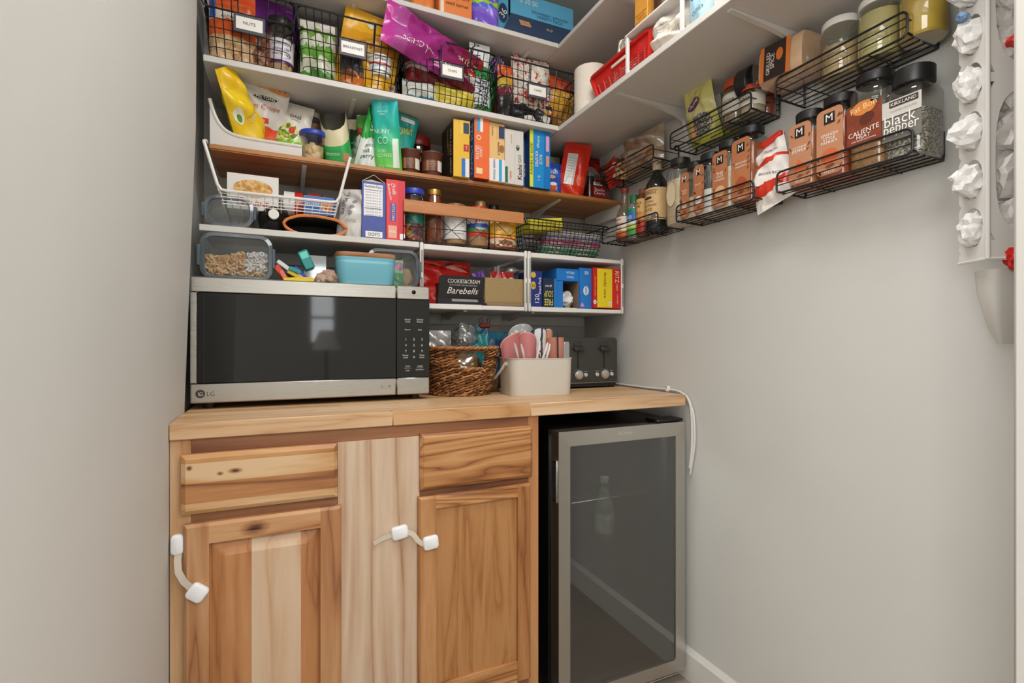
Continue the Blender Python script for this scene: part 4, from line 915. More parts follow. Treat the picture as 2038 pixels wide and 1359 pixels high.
bg('chip_bag', 'dark red and silver bag behind the mesh at the left of the first CHIPS basket', 'bag', .12, .12, .06, bands([(0, '#8c1f26'), (.35, '#d9d6d2'), (.55, '#a8262a'), (1, '#5a1220')], wav=.2, rough=.25), (.425, 1.65, ZB+.075), 0, crk=.01, seed=43, kind='pillow')
bg('chip_bag', 'white and teal bag lying at the bottom left of the first CHIPS basket', 'bag', .12, .085, .07, bands([(0, '#3f8fb0'), (.3, '#dfe3da'), (.8, '#e6e6dc'), (.9, '#7ab8a8'), (1, '#dfe3da')], wav=.2), (.415, 1.645, ZB), 0, crk=.008, seed=44, kind='pillow')
bg('chip_bag', 'yellow chip bag lying at the bottom of the first CHIPS basket', 'bag', .15, .085, .07, bands([(0, '#d9c23a'), (.5, '#e3d04a'), (.75, '#e8d95e'), (1, '#e0cb44')], wav=.1), (.525, 1.635, ZB), 0, crk=.008, seed=45, kind='pillow', ry=8)
bg('cracker_bag', 'tall white and green bag with sideways lettering in the first CHIPS basket', 'bag', .075, .258, .05, bands([(0, '#2f7a3a'), (.14, '#dfe6e8'), (.5, '#e8ecec'), (.52, '#3a9a4a'), (.68, '#e9eeee'), (1, '#e4e9ea')], wav=.05), (.622, 1.64, ZB), 0, crk=.006, seed=46, texts=[('CAULIFLOWER', INK, -.2, .6, None, .11, -90), ('CRACKERS', INK, .15, .3, None, .08, -90)])
bg('cracker_bag', 'open green flap of a bag sticking up behind the tall white bag', 'bag', .07, .255, .04, bands([(0, '#3a8a44'), (.7, '#4aa858'), (.9, '#bfe0b8'), (1, '#2f7a3a')], wav=.1), (.645, 1.70, ZB), 0, crk=.012, seed=47, ry=12, bend=-.02)
# CHIPS (2)
bg('chip_bag', 'orange and yellow striped bag at the left of the last CHIPS basket', 'bag', .06, .20, .05, bands([(0, '#2a2626'), (.45, '#7a2030'), (.6, '#c9c23a'), (.68, '#e8a83a'), (.8, '#e2632a'), (1, '#e67a3a')], wav=.12), (.715, 1.63, ZB), 0, crk=.008, seed=51)
bg('chip_bag', 'purple foil bag tip sticking up in the last CHIPS basket', 'bag', .075, .245, .04, bands([(0, '#241a2c'), (.4, '#3a1c4e'), (.7, '#5a2280'), (1, '#6a2c92')], wav=.1, rough=.2), (.752, 1.66, ZB), 0, crk=.008, seed=52, ry=-14, taper=.5)
bg('chip_bag', 'orange bag lying behind the popcorn in the last CHIPS basket', 'bag', .2, .20, .06, bands([(0, '#d9582a'), (.5, '#e2703a'), (1, '#e8804a')], wav=.1), (.80, 1.76, ZB), 0, crk=.01, seed=53)
t = bg('popcorn_bag', 'clear bag of white and red popcorn closed with a pink clip', 'bag', .155, .245, .08, clumps(['#efe9df', '#e6dccb', '#f6f2ea', '#d9ccb8', '#efe9df', '#d23a2a', '#f0e8dc'], 105, .5, .9, 'pop'), (.842, 1.655, ZB+.015), 0, crk=.014, seed=54, ry=-4, prints=[('oval', clumps(['#d8281c', '#c41e16', '#e04a3a'], 80), -.12, .43, .38, .16)])
mb = MB()
for s in (0, 1): mb.tube([(-.075+.006*math.cos(a/8*6.28), -.03, .222+.016*s+.007*math.sin(a/8*6.28)) for a in range(8)], .0014, 5, closed=True)
mb.tube([(-.07, -.03, .217), (-.052, -.032, .19), (-.04, -.032, .195), (-.07, -.03, .235)], .0014, 5); mb.build('clip', mat('#e08a90', .35), t)
bg('chip_bag', 'orange and white branded bag behind the popcorn near the corner', 'bag', .13, .235, .06, bands([(0, '#d5552a'), (.55, '#f0e6dc'), (.72, '#e2572c'), (1, '#ee7a4e')], wav=.15), (.932, 1.68, ZB), 0, crk=.008, seed=55, ry=6, texts=[('CORN', mat('#e2572c', .4), 0, .63, .5)])
bg('chip_bag', 'golden bag standing at the right end of the last CHIPS basket', 'bag', .09, .16, .06, bands([(0, '#8a5a24'), (.25, '#b9822e'), (.5, '#dca02e'), (.8, '#e8b446'), (1, '#d9982a')], wav=.25), (.93, 1.632, ZB), 0, crk=.012, seed=56, ry=8)
lump('snack_bag', 'black and silver crumpled foil bag low in the last CHIPS basket', 'bag', (.15, .08, .085), mat('#2a2a2e', .22, .6), (.79, 1.655, ZB), 57, .35)
bg('snack_bag', 'small dark bag with a white and yellow emblem low in the last CHIPS basket', 'bag', .07, .085, .04, bands([(0, '#2c2e2c'), (.5, '#33302c'), (1, '#26282a')]), (.862, 1.622, ZB), 0, crk=.006, seed=58, prints=[('oval', mat('#e4e2da', .4), 0, .3, .55, .4), ('oval', mat('#e0a52c', .4), .1, .68, .5, .25)])
bg('chip_bag', 'dark plum bag filling the back of the last CHIPS basket', 'bag', .2, .18, .07, bands([(0, '#2c1c2c'), (.5, '#4a2440'), (1, '#3a1c30')], wav=.2), (.80, 1.80, ZB), 0, crk=.01, seed=59, nu=12, nv=14)
bg('chip_bag', 'dark brown bag filling the back of the first CHIPS basket', 'bag', .24, .17, .07, bands([(0, '#3a2620'), (.5, '#5a2c24'), (1, '#3c1c1c')], wav=.2), (.49, 1.76, ZB), 0, crk=.01, seed=60, nu=12, nv=14)
# paper towels and red basket on the side board
t = thing('paper_towel_pack', 'cream quilted paper towel roll standing between the last basket and the red basket', 'paper towels', (.972, 1.478, Z2+.001))
rg = []
for j in range(25):
    z = .17*j/24; k = 1+(.03 if j % 2 else 0); rg.append([(.056*k*math.cos(6.283*i/32)*(1+.01*(i % 2)), .056*k*math.sin(6.283*i/32)*(1+.01*(i % 2)), z) for i in range(32)])
MB().loft(rg).build('roll', mat('#e9e1d2', .85, bump=.2, bscale=60), t); MB().lathe([(.02, .17), (.02, .1715)], 16).build('core', mat('#b99a70', .8), t)
rb = thing('plastic_basket', 'red plastic basket with square holes and a handle slot on the side board', 'basket', (1.015, 1.25, Z2+.001), 0)
RED = mat('#d8281e', .32); hx, hy, hh = .092, .145, .092
def rbx(u, z): return u*(.80+.2*z/hh)
def wallgrid(p0, p1, nx, nz, nrm):
    mb = MB(); p0, p1 = Vector(p0), Vector(p1)
    def q(a, z, o=0.): p = p0.lerp(p1, a); k = .82+.18*z/hh; return (p.x*k+nrm[0]*o, p.y*k+nrm[1]*o, z)
    xs = [0]+[ .10+.8*i/nx+s*.014*(1 if s else -1)*0 for i in range(nx+1) for s in (0,)]+[1]
    zs = [.012, .03]+[.03+.032*i/nz for i in range(1, nz+1)]
    for zz in zs: mb.tube([q(0, zz, -.0015), q(1, zz, -.0015)], .0028, 4)
    for a in [.08+.84*i/nx for i in range(nx+1)]: mb.tube([q(a, .004, -.0015), q(a, hh-.03, -.0015)], .0028, 4)
    lo, hi = [q(0, hh-.035), q(1, hh-.035)], [q(0, hh), q(1, hh)]
    lo2, hi2 = [q(0, hh-.035, -.003), q(1, hh-.035, -.003)], [q(0, hh, -.003), q(1, hh, -.003)]
    mb.loft([[lo[0], lo[1], lo2[1], lo2[0]], [hi[0], hi[1], hi2[1], hi2[0]]])
    return mb
C4 = [(-hx, -hy), (hx, -hy), (hx, hy), (-hx, hy)]
for i in range(4):
    a, b = C4[i], C4[(i+1) % 4]; nn = [(0, -1), (1, 0), (0, 1), (-1, 0)][i]
    wallgrid((a[0], a[1], 0), (b[0], b[1], 0), 5 if i % 2 == 0 else 8, 5, (-nn[0], -nn[1])).build('side_panel', RED, rb)
for i, (a, b) in enumerate(C4):
    MB().tube([(a*.82, b*.82, .004), (a, b, hh)], .009, 8).build('corner_post', RED, rb)
MB().tube([(a, b, hh) for a, b in rrect(-hx-.008, -hy-.008, hx+.008, hy+.008, .03, 4)], .007, 6, closed=True, flat=.7).build('rim', RED, rb)
MB().box(-hx*.82, -hy*.82, .002, hx*.82, hy*.82, .005).build('floor_panel', RED, rb)
MB().box(-hx-.006, -.035, hh-.022, -hx-.0005, .035, hh-.012, .002).build('handle_slot', mat('#f0dcd4', .5), rb)
pouch('popcorn_bag', 'clear bag with a pointed top sticking out of the red basket', 'bag', .11, .185, .06, clear('#f2ece4', .25, .1, .55, '#e8dccb'), (.99, 1.30, Z2+.009), -60, crk=.014, seed=61, taper=.5)
pouch('snack_bag', 'blue and red packets inside the red basket', 'bag', .10, .10, .06, bands([(0, '#2f3f9a'), (.5, '#e2e0e6'), (.6, '#c92c2c'), (1, '#3a4aa8')], wav=.3), (1.01, 1.20, Z2+.009), -70, crk=.01, seed=62, kind='pillow')
# ------------------------------------------------------------------ wooden shelf
ZW = 1.6275
def open_bag(name, label, cat, w, h, d, m, min_, loc, rz=0, rx=0, ry=0, gape=.03, seed=1, group=None, crk=.003, pw=.8, cut=0., lip=None, texts=(), prints=()):
    """stand-up bag with its mouth open: outer film, dark inside"""
    t = thing(name, label, cat, loc, rz, group, rx, ry); so = Vector((seed*1.7, seed*.6, 0)); N = 28
    def pt(a, v, k=1.):
        c_, s_ = math.cos(a), math.sin(a); g = d/2*(1-v)+gape/2*v
        y = g*(abs(s_)**pw)*(1 if s_ > 0 else -1); x = w/2*(abs(c_)**.7)*(1 if c_ > 0 else -1)*(1-.05*v)
        n = crk*mnoise.noise(Vector((c_*2, s_*2, v*3))+so)
        return Vector((x*k, (y+n)*k, v*h*(1-cut*max(0, -s_)**.7)+(.006*mnoise.noise(Vector((c_*3, s_*3, 1))+so) if v > .97 else 0)))
    mb = MB(); rings = [[pt(2*math.pi*j/N, i/12) for j in range(N)] for i in range(13)]
    mb.loft(rings, cap0=True, cap1=False, uv=True); mb.build('bag', m, t, smooth=60)
    mb = MB(); rings = [[pt(2*math.pi*j/N, .25+.75*i/8, .985) for j in range(N)] for i in range(9)]
    mb.loft([r_[::-1] for r_ in rings], cap0=True, cap1=False); mb.build('dark_shell', min_, t, smooth=60)
    if lip: MB().tube([pt(2*math.pi*j/N, 1) for j in range(N)], .0042, 6, closed=True).build('lip', lip, t)
    fn = lambda a, b: pt(-math.pi/2+math.asin(max(-1, min(1, a/(w/2)))), min(1, b/h), 1.02)
    for q in prints: patch(q[0], q[1], fn, q[2]*w, q[3]*h, q[4]*w, q[5]*h, q[6] if len(q) > 6 else 0, t)
    for q in texts: text(q[0], q[1], (lambda f_: lambda a, b: f_(a, b)+Vector((0, -.0012, 0)))(fn), q[2]*w, q[3]*h, w=q[4]*w, parent=t, rot=q[5] if len(q) > 5 else 0)
    return t
# white scoop front bin
tr = thing('storage_bin', 'white plastic bin with a scooped front at the left of the wooden shelf', 'bin', (-.065, 1.622, ZW))
TW = mat('#e4e1dc', .35); bw, bd = .118, .21
def prof(x): return .033+.095*math.exp(-(x+bw)/.02)
for y_ in (0, bd):
    mb = MB(); n = 40; xs = [-bw+2*bw*(i/n)**1.6 for i in range(n+1)]
    lo = [(x, y_, .001) for x in xs]; hi = [(x, y_-.006 if y_ == 0 else y_, prof(x) if y_ == 0 else .13) for x in xs]
    lo2 = [(x, y_+.004, .001) for x in xs]; hi2 = [(x, y_+.004, prof(x) if y_ == 0 else .13) for x in xs]
    mb.loft([lo, hi, hi2, lo2], cap0=False, cap1=False, closed=False); mb.build('front_wall' if y_ == 0 else 'back_wall', TW, tr)
    if y_ == 0: MB().tube([(x, -.004, prof(x)) for x in xs], .005, 8).build('rim', TW, tr)
MB().box(-bw, 0, .001, -bw+.004, bd, .128).build('side_wall', TW, tr); MB().box(bw-.004, 0, .001, bw, bd, .035).build('side_wall', TW, tr); MB().box(-bw+.004, .004, .001, bw-.004, bd, .004).build('floor_panel', TW, tr)
ZT = ZW+.006
pouch('candy_bag', 'bright yellow pouch leaning left in the scooped white bin', 'bag', .125, .215, .065, bands([(0, '#d9a914'), (.14, '#edc51e'), (.5, '#f2cf26'), (.75, '#eec31c'), (1, '#d9a51a')], wav=.1, rough=.22), (-.072, 1.68, ZT+.026), 38, crk=.009, seed=71, ry=-37, rx=12, taper=.5, prints=[('oval', mat('#e8e2c4', .4), -.3, .45, .28, .22), ('oval', mat('#4f8a2a', .4), -.3, .42, .14, .1), ('rect', mat('#d9b12a', .3), .1, .45, .5, .02, 20)], texts=[('LEMON', mat('#e9e4c8', .3), .1, .42, .4, None, 30)])
pouch('cracker_bag', 'white and orange bag of thin crisps standing in the white bin', 'bag', .13, .21, .06, bands([(0, '#e2542a'), (.40, '#dd4a22'), (.46, '#cfcac2'), (.9, '#d9d5cd'), (.95, '#d98a4a'), (1, '#b9743a')], wav=.06, rough=.25), (-.078, 1.70, ZT), 8, crk=.007, seed=72, ry=8, rx=15, zig=True, prints=[('oval', INK, .02, .835, .5, .06, 6), ('rect', mat('#c92c1c', .4), -.05, .52, .42, .07, 8)]+[('rect', mat('#8a2c14', .4), -.12, .18+.045*k, .4, .014, 8) for k in range(4)], texts=[('MILTONS', WH, .02, .835, .4, None, 6), ('Thin Crisps', mat('#b8301c', .4), -.02, .70, .75, .08, 8, .3), ('sea salt', WH, -.05, .52, .25, None, 8)])
pouch('tortilla_bag', 'white bag with a salad picture and green base, its top folded over', 'bag', .09, .185, .06, bands([(0, '#6da626'), (.2, '#86bf36'), (.27, '#d8e3a8'), (.34, '#e2dcd0'), (1, '#d9d4ca')], wav=.12, rough=.25), (.016, 1.672, ZT), -6, crk=.006, seed=73, ry=9, bend=.03, prints=[('oval', clumps(['#a8b83a', '#d9c86a', '#5f8a2a', '#e9dfb0'], 90), -.12, .42, .66, .3), ('oval', mat('#d8402a', .4), 0, .45, .22, .12)], texts=[('ONS', INK, 0, .73, .36), ('ORGANO', INK, .02, .655, .3)])
jar('nut_jar', 'clear jar of tan nut butter behind the blue lidded cup', 'jar', [(.028, 0), (.031, .006), (.031, .15), (.029, .165)], (.082, 1.735, ZW), CLR, (clumps(['#c99a63', '#d8ae78', '#b98550'], 90, .6, .4), .001, .145), (mat('#c9c2b4', .2, .3), .03, .165, .182))
t = jar('deli_cup', 'clear tapered cup of cashews with a blue lid', 'cup', [(.028, 0), (.030, .003), (.0365, .075), (.038, .078)], (.085, 1.652, ZW), CLR, (clumps(['#e9cf9c', '#dfc08a', '#f1deb6', '#cfa972'], 75, .5, .9), .001, .045), (mat('#2440a8', .35), .0395, .076, .091))
for k in range(16):
    a = k*2.4; r_ = .006+.016*((k*.37) % 1); o = MB().tube([(.0085*math.cos(q), .0085*math.sin(q)*.9, .002*q) for q in (0, .7, 1.4, 2.1, 2.8)], [.003, .0045, .005, .0045, .003], 6).build('cashew', mat('#e6cb98', .5), t); o.location = (r_*math.cos(a), r_*math.sin(a), .044+.003*((k*.61) % 1)); o.rotation_euler = (a, .6*k, k)
pouch('snack_bag', 'small pink bag with an orange dot behind the blue lidded cup', 'bag', .06, .13, .04, bands([(0, '#d98a6a'), (.5, '#eeb9a0'), (.8, '#f0c9b4'), (1, '#c9603f')], wav=.1), (.142, 1.735, ZW), 0, crk=.006, seed=75, prints=[('oval', mat('#f0a53a', .4), 0, .6, .4, .2)])
pouch('snack_bag', 'slim red bag with a silver back, edge on, behind the green pistachio bag', 'bag', .05, .19, .035, bands([(0, '#8a4a2a'), (.3, '#b5401f'), (.5, '#cf2c20'), (1, '#c9261c')], wav=.1), (.178, 1.74, ZW), 28, crk=.004, seed=76, taper=.7, mback=mat('#cfcdc8', .25, .5))
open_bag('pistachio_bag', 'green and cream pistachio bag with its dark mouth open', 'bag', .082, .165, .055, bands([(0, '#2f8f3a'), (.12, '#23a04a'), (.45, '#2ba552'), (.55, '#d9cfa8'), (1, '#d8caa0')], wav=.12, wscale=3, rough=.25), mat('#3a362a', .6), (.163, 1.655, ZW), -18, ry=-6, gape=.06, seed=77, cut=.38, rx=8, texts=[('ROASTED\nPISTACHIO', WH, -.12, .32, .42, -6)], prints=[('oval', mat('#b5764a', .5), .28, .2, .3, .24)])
pouch('pistachio_bag', 'dark green and cream bag half turned behind the open pistachio bag', 'bag', .06, .17, .04, bands([(0, '#c9bfa0'), (.25, '#7a8a68'), (.4, '#1f4a30'), (.7, '#1c4029'), (.8, '#cfc6a6'), (1, '#d5cdb0')], wav=.1), (.217, 1.685, ZW), -24, crk=.005, seed=78, texts=[('SALTED', mat('#a8b8a4', .4), 0, .5, .5, None, -20)])
pouch('snack_bag', 'bright green pointed bag edge with a barcode side, next to the teal pouch', 'bag', .07, .205, .045, bands([(0, '#dfe2de'), (.42, '#dfe2dc'), (.5, '#1fa03a'), (.9, '#1a8f34'), (1, '#127a2a')], wav=.12, rough=.2), (.232, 1.675, ZW), 26, crk=.005, seed=79, rx=16, taper=.75, texts=[('S', WH, .05, .7, .25)])
pouch('fruit_mix_bag', 'white bag lettered nut and berry standing left of the teal pouch', 'bag', .068, .175, .05, bands([(0, '#dfe3e0'), (.45, '#d5dcd8'), (.6, '#7a3e26'), (.75, '#4a8a3a'), (1, '#dfe2de')], wav=.12), (.247, 1.655, ZW), -14, crk=.004, seed=80, texts=[('organic', mat('#1f4a36', .4), -.05, .42, .7), ('nut', mat('#1f4a36', .4), -.05, .32, .4), ('berry', mat('#1f4a36', .4), 0, .21, .65)])
pouch('protein_bag', 'tall teal to lime pouch with yellow lettering on its side', 'bag', .088, .218, .062, bands([(0, '#7ed94a'), (.2, '#62d060'), (.45, '#2fbf86'), (.65, '#22b5a4'), (1, '#23b2b4')], interp='LINEAR', rough=.25), (.311, 1.642, ZW), -22, crk=.004, seed=81, taper=.1, rx=17, texts=[('NUNY', mat('#c9f2dc', .4), -.12, .55, .6), ('CO', mat('#c9f2dc', .4), -.1, .43, .4, .1), ('ICED', mat('#dff5d0', .4), -.15, .29, .3), ('COFFEE', mat('#dff5d0', .4), -.05, .23, .55), ('29 g 130 cal', mat('#dff5d0', .4), -.02, .08, .6), ('UNSWEET\nFRESH', mat('#c9f2ec', .4), -.08, .80, .4)], prints=[('rect', mat('#dfeee0', .4), .36, .26, .2, .4)])
pouch('protein_bag', 'second teal bag with yellow lettering tucked behind the lime pouch', 'bag', .08, .205, .045, bands([(0, '#3a4a58'), (.3, '#2a9a6a'), (.5, '#1f9a92'), (1, '#1c8f90')], rough=.25), (.345, 1.700, ZW), 16, crk=.005, seed=82, ry=5, rx=16, texts=[('CANNY', mat('#e2d92a', .4), -.05, .75, .7, .1, 12)], prints=[('rect', mat('#e9eeee', .4), .0, .93, .6, .06)])
jar('sauce_jar', 'wide jar with a dark red lid behind the brown cups', 'jar', [(.043, 0), (.046, .006), (.046, .12), (.044, .134)], (.428, 1.745, ZW), clear('#d8c49a', .16, .05), (mat('#c9973f', .5, var=.3, vscale=40), .001, .095), (mat('#7c1d18', .3), .048, .13, .164), (mat('#c9b57c', .5, var=.2, vscale=60), .0465, .07, .105))
CUPB = mat('#6a3a26', .45, var=.3, vscale=90)
for k, (x, y, lab) in enumerate(((.384, 1.664, 'brown paper snack cup of two, nearer the green pouch'), (.457, 1.656, 'brown paper snack cup of two, nearer the black and yellow box'))):
    jar('snack_cup', lab, 'cup', [(.028, 0), (.030, .003), (.0365, .078), (.0385, .080), (.0385, .084), (.036, .085)], (x, y, ZW), CUPB, (mat('#d9b48a', .5), .07, .0845), None, (bands([(0, '#6a3a26'), (.62, '#a8735a'), (.66, '#6f3f2a'), (.8, '#e6e0d6'), (.9, '#6a3a26'), (1, '#6a3a26')], axis='u'), .0345, .02, .058), group='brown snack cups', texts=[('INGREDIENTS\nmilk sugar cocoa\nsalt vanilla nuts\npalm oil soy', mat('#c9a58c', .5), -.012, .04, .036), ('NUTRITION', mat('#c9a58c', .5), .025, .05, .02)])
# cartons
WHT = mat('#eceae6', .4); BLU = mat('#1f6fc0', .38); LBL = mat('#39a5dc', .38)
GB = 'snack cartons in a row on the wooden shelf'
carton('snack_carton', 'yellow carton with a dark brown side panel, leftmost of the carton row', 'carton', 0.0561, 0.1880, .13, (0.5390, 1.5880, ZW), {'*': mat('#e3b62a', .4), '-x': mat('#33221f', .4, var=.2, vscale=50)}, group=GB,
    prints=[('f', 'rect', mat('#e8c04a', .4), .012, .165, .034, .046), ('f', 'rect', mat('#27384f', .4), .016, .163, .02, .036), ('f', 'rect', mat('#b8251c', .4), .016, .098, .018, .022), ('f', 'rect', BLU, .006, .032, .012, .06), ('f', 'rect', mat('#dfe6ea', .4), .019, .032, .013, .06), ('l', 'oval', mat('#6b4630', .4), .02, .10, .03, .04)],
    texts=[('l', 'SWEET SALTY NUT', WH, .045, .09, .15, .012, 90), ('l', 'GRANOLA', mat('#e0c060', .4), .01, .14, .06, .01, 90), ('f', 'TOP', WH, .016, .098, .013, None, 90)])
carton('snack_carton', 'orange granola bar carton with a white and blue flash, tallest of the row', 'carton', 0.0541, 0.2060, .13, (0.6079, 1.5801, ZW+.002), {'*': mat('#ea6a2c', .4), '-x': mat('#2a5fa8', .4), '-z': mat('#a83a1c', .5)}, group=GB,
    prints=[('f', 'rect', LBL, -.012, .18, .010, .05), ('f', 'rect', WHT, -.0015, .18, .010, .05), ('f', 'oval', mat('#f2c98a', .4), -.012, .135, .017, .017), ('f', 'oval', mat('#c9602c', .4), -.012, .135, .009, .009), ('f', 'rect', mat('#f0d2a0', .4), -.01, .024, .022, .02)],
    texts=[('f', 'ROASTED', WH, -.0175, .085, .046, .011, 90), ('f', 'HONEY', WH, -.0045, .088, .034, .010, 90), ('l', 'FAMILY SIZE', WH, .045, .1, .17, .018, 90)])
carton('snack_carton', 'tan carton with a white lower flap between the orange and grey cartons', 'carton', 0.0561, 0.2000, .13, (0.6655, 1.5870, ZW), {'*': mat('#e8bd7c', .4)}, group=GB,
    prints=[('f', 'rect', mat('#e2b270', .4), .012, .172, .03, .052), ('f', 'rect', mat('#2c3f66', .4), .0165, .17, .02, .042), ('f', 'rect', WHT, 0, .04, .057, .075), ('f', 'rect', LBL, .012, .04, .011, .074), ('f', 'oval', mat('#a8653a', .4), .018, .115, .016, .026)],
    texts=[('f', 'CRISPY', mat('#4a3022', .4), .006, .115, .045, .009, 90), ('f', 'WHOLE GRAIN', mat('#2f5fae', .4), -.011, .04, .068, .008, 90), ('f', 'nature', mat('#7a6034', .4), -.018, .17, .03, None, 90)])
carton('snack_carton', 'pale grey carton lettered Kashi GO sideways', 'carton', 0.0709, 0.1880, .13, (0.7305, 1.5870, ZW), {'*': mat('#d9d4cd', .42)}, group=GB,
    prints=[('f', 'oval', mat('#1f5a3a', .4), .013, .128, .013, .02), ('f', 'oval', mat('#d9d4cd', .42), .013, .1325, .005, .006), ('f', 'rect', mat('#2c6a5a', .4), -.03, .03, .010, .055), ('f', 'rect', mat('#b9b2a8', .4), .001, .09, .0006, .18)],
    texts=[('f', 'Kashi', mat('#2a3a30', .4), .020, .045, .05, .016, 90), ('f', 'GO', mat('#6a9a3a', .4), .020, .091, .026, .012, 90), ('f', 'GO LEAN', mat('#d98a5a', .4), -.012, .155, .03, None, 90), ('f', '7 BARS', mat('#d8603a', .4), -.015, .03, .03, None, 90)])
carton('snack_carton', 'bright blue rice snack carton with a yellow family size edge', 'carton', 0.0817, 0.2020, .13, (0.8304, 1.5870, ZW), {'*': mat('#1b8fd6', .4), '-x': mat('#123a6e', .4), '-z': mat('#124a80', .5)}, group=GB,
    prints=[('f', 'rect', mat('#dbe03a', .4), -.034, .101, .014, .2), ('f', 'rect', mat('#1578c4', .4), .028, .1, .026, .2), ('f', 'rect', mat('#e8a6b8', .4), .03, .16, .012, .055), ('f', 'rect', mat('#e09a78', .4), .03, .098, .012, .038)],
    texts=[('f', 'FAMILY SIZE', mat('#7a6a18', .4), -.034, .1, .11, .009, 90), ('f', 'Kelloggs', WH, -.008, .16, .042, .012, -90), ('f', 'RICE', WH, .002, .10, .034, .011, -90), ('f', 'KRISPIES', WH, -.014, .10, .054, .012, -90), ('f', '16', mat('#bfe4f5', .4), -.006, .035, .018, .012, 90)])
carton('snack_carton', 'thin orange and blue carton edge wedged between the yellow and orange cartons', 'carton', .010, .175, .12, (.582, 1.63, ZW), {'*': mat('#e0763a', .4), '-y': mat('#d8884a', .4)}, group=GB)
carton('snack_carton', 'dark blue carton edge wedged between the Kashi carton and the bright blue one', 'carton', .02, .18, .13, (.789, 1.625, ZW), {'*': mat('#1a4f92', .4)}, group=GB, texts=[('f', 'SNACK', WH, 0, .07, .05, None, 90)])
pouch('cookie_bag', 'blue cookie bag with a red and white picture beside the bright blue carton', 'bag', .075, .125, .05, bands([(0, '#2350a8'), (.55, '#2a66c8'), (.8, '#2452b0'), (1, '#1d4596')], wav=.05), (.922, 1.66, ZW), 0, crk=.006, seed=91, texts=[('Fish', WH, -.1, .72, .5)], prints=[('oval', mat('#d9b08a', .4), -.15, .55, .4, .12), ('oval', mat('#c4572c', .4), -.15, .2, .4, .2), ('oval', mat('#efe6e0', .4), -.13, .32, .34, .12)])
pouch('snack_bag', 'grey bag with black lettering behind the red pouch', 'bag', .10, .18, .04, bands([(0, '#8a8a86'), (.5, '#b5b3ae'), (1, '#a8a6a2')]), (.945, 1.735, ZW), 0, crk=.006, seed=92, texts=[('SEA SALT', INK, -.05, .72, .5)], prints=[('oval', mat('#6a2a1c', .4), 0, .5, .3, .15)])
pouch('snack_bag', 'glossy red pouch with a white nutrition panel', 'bag', .10, .200, .055, bands([(0, '#d63420'), (.2, '#e2492e'), (.4, '#d8301e'), (1, '#dd3420')], wav=.1, rough=.18), (.985, 1.645, ZW), -26, crk=.006, seed=93, ry=10, rx=8, bend=.015, prints=[('rect', mat('#e6e4e0', .35), -.14, .5, .38, .58)], texts=[('Nutrition Facts', INK, -.14, .75, .32)]+[('total %d g  %d' % (k, 3*k), INK, -.14, .70-.05*k, .3) for k in range(8)])
pouch('chip_bag', 'dark red bag with a white wave lying on the clear lidded box', 'bag', .15, .10, .06, bands([(0, '#b51f1a'), (.4, '#c4241c'), (.75, '#8a1616'), (1, '#b01c18')], wav=.2, rough=.22), (1.105, 1.72, ZW+.096), 0, crk=.012, seed=94, prints=[('leaf', mat('#e6c9c0', .4), .05, .4, .6, .16, -12)])
t = thing('food_box', 'clear lidded box of dark red sweets with a printed label', 'container', (1.105, 1.655, ZW))
MB().loft([[(a, b, z) for a, b in rrect(-.052*k, -.04*k, .052*k, .04*k, .01, 3)] for k, z in ((.94, 0), (1, .003), (1, .082))], cap1=False).build('body', CLRG, t)
MB().box(-.047, -.035, .004, .047, .035, .055, .006).build('contents', clumps(['#6a1a14', '#8a2418', '#a83a20', '#4a1410'], 70), t)
MB().loft([[(a, b, z) for a, b in rrect(-.055, -.043, .055, .043, .012, 3)] for z in (.082, .094)]).build('lid', mat('#6a6a68', .3), t)
MB().box(-.03, -.047, .055, .02, -.0435, .09, .004).build('latch', clear('#f0f0f0', .2), t)
f = front(-.0405); patch('rect', mat('#8e1d20', .4), f, -.005, .026, .06, .044, parent=t); patch('rect', WHT, f, -.012, .056, .04, .012, parent=t)
f = front(-.0412); text('Snacks', WH, f, -.005, .035, w=.045, parent=t); text('Cherry', WH, f, -.005, .02, w=.05, parent=t); text('safety', INK, f, -.012, .056, w=.025, parent=t)
# ------------------------------------------------------------------ white wire basket slung under the wooden shelf
WW = mat('#ebe9e4', .35)
t = thing('under_shelf_basket', 'white wire basket hooked under the left of the wooden shelf', 'wire basket', (-.003, 1.552, 1.451))
mb = MB(); bw0, bw1, D = .142, .150, .28
for i in range(15):
    x = -bw0+2*bw0*i/14; mb.tube([(x*bw1/bw0, 0, .037), (x, .012, .012), (x, .024, .002), (x, D, .002)], .0016, 5)
for z in (.005, .013, .022, .031):
    k = z/.037; mb.tube([(-bw0-k*.008, D, z), (-bw0-k*.008, .012*(1-k), z), (bw0+k*.008, .012*(1-k), z), (bw0+k*.008, D, z)], .0014, 5)
for i in range(8):
    y = .03+D*.85*i/8
    for s in (-1, 1): mb.tube([(s*(bw0+.002), y, .002), (s*(bw1+.002+.028*(1-i/9)), y, .037+.10*(1-i/8))], .0015, 5)
tag(mb.build('wire_mesh', WW, t), kind='stuff')
MB().tube([(-.186, -.002, .163), (-.155, -.002, .052), (-.146, -.002, .039), (-.13, -.002, .037), (.13, -.002, .037), (.146, -.002, .040), (.155, -.002, .054), (.184, -.002, .172)], .0042, 8).build('front_frame', WW, t)
for s, zt in ((-1, .163), (1, .172)): MB().tube([(s*.185, -.002, zt), (s*.185, .03, zt+.012), (s*.185, .05, zt+.0145)], .0042, 8).build('hook', WW, t)
for s in (-1, 1): MB().tube([(s*.15, 0, .037), (s*.15, D, .037)], .003, 6).build('side_rail', WW, t)
ZC_ = 1.4545
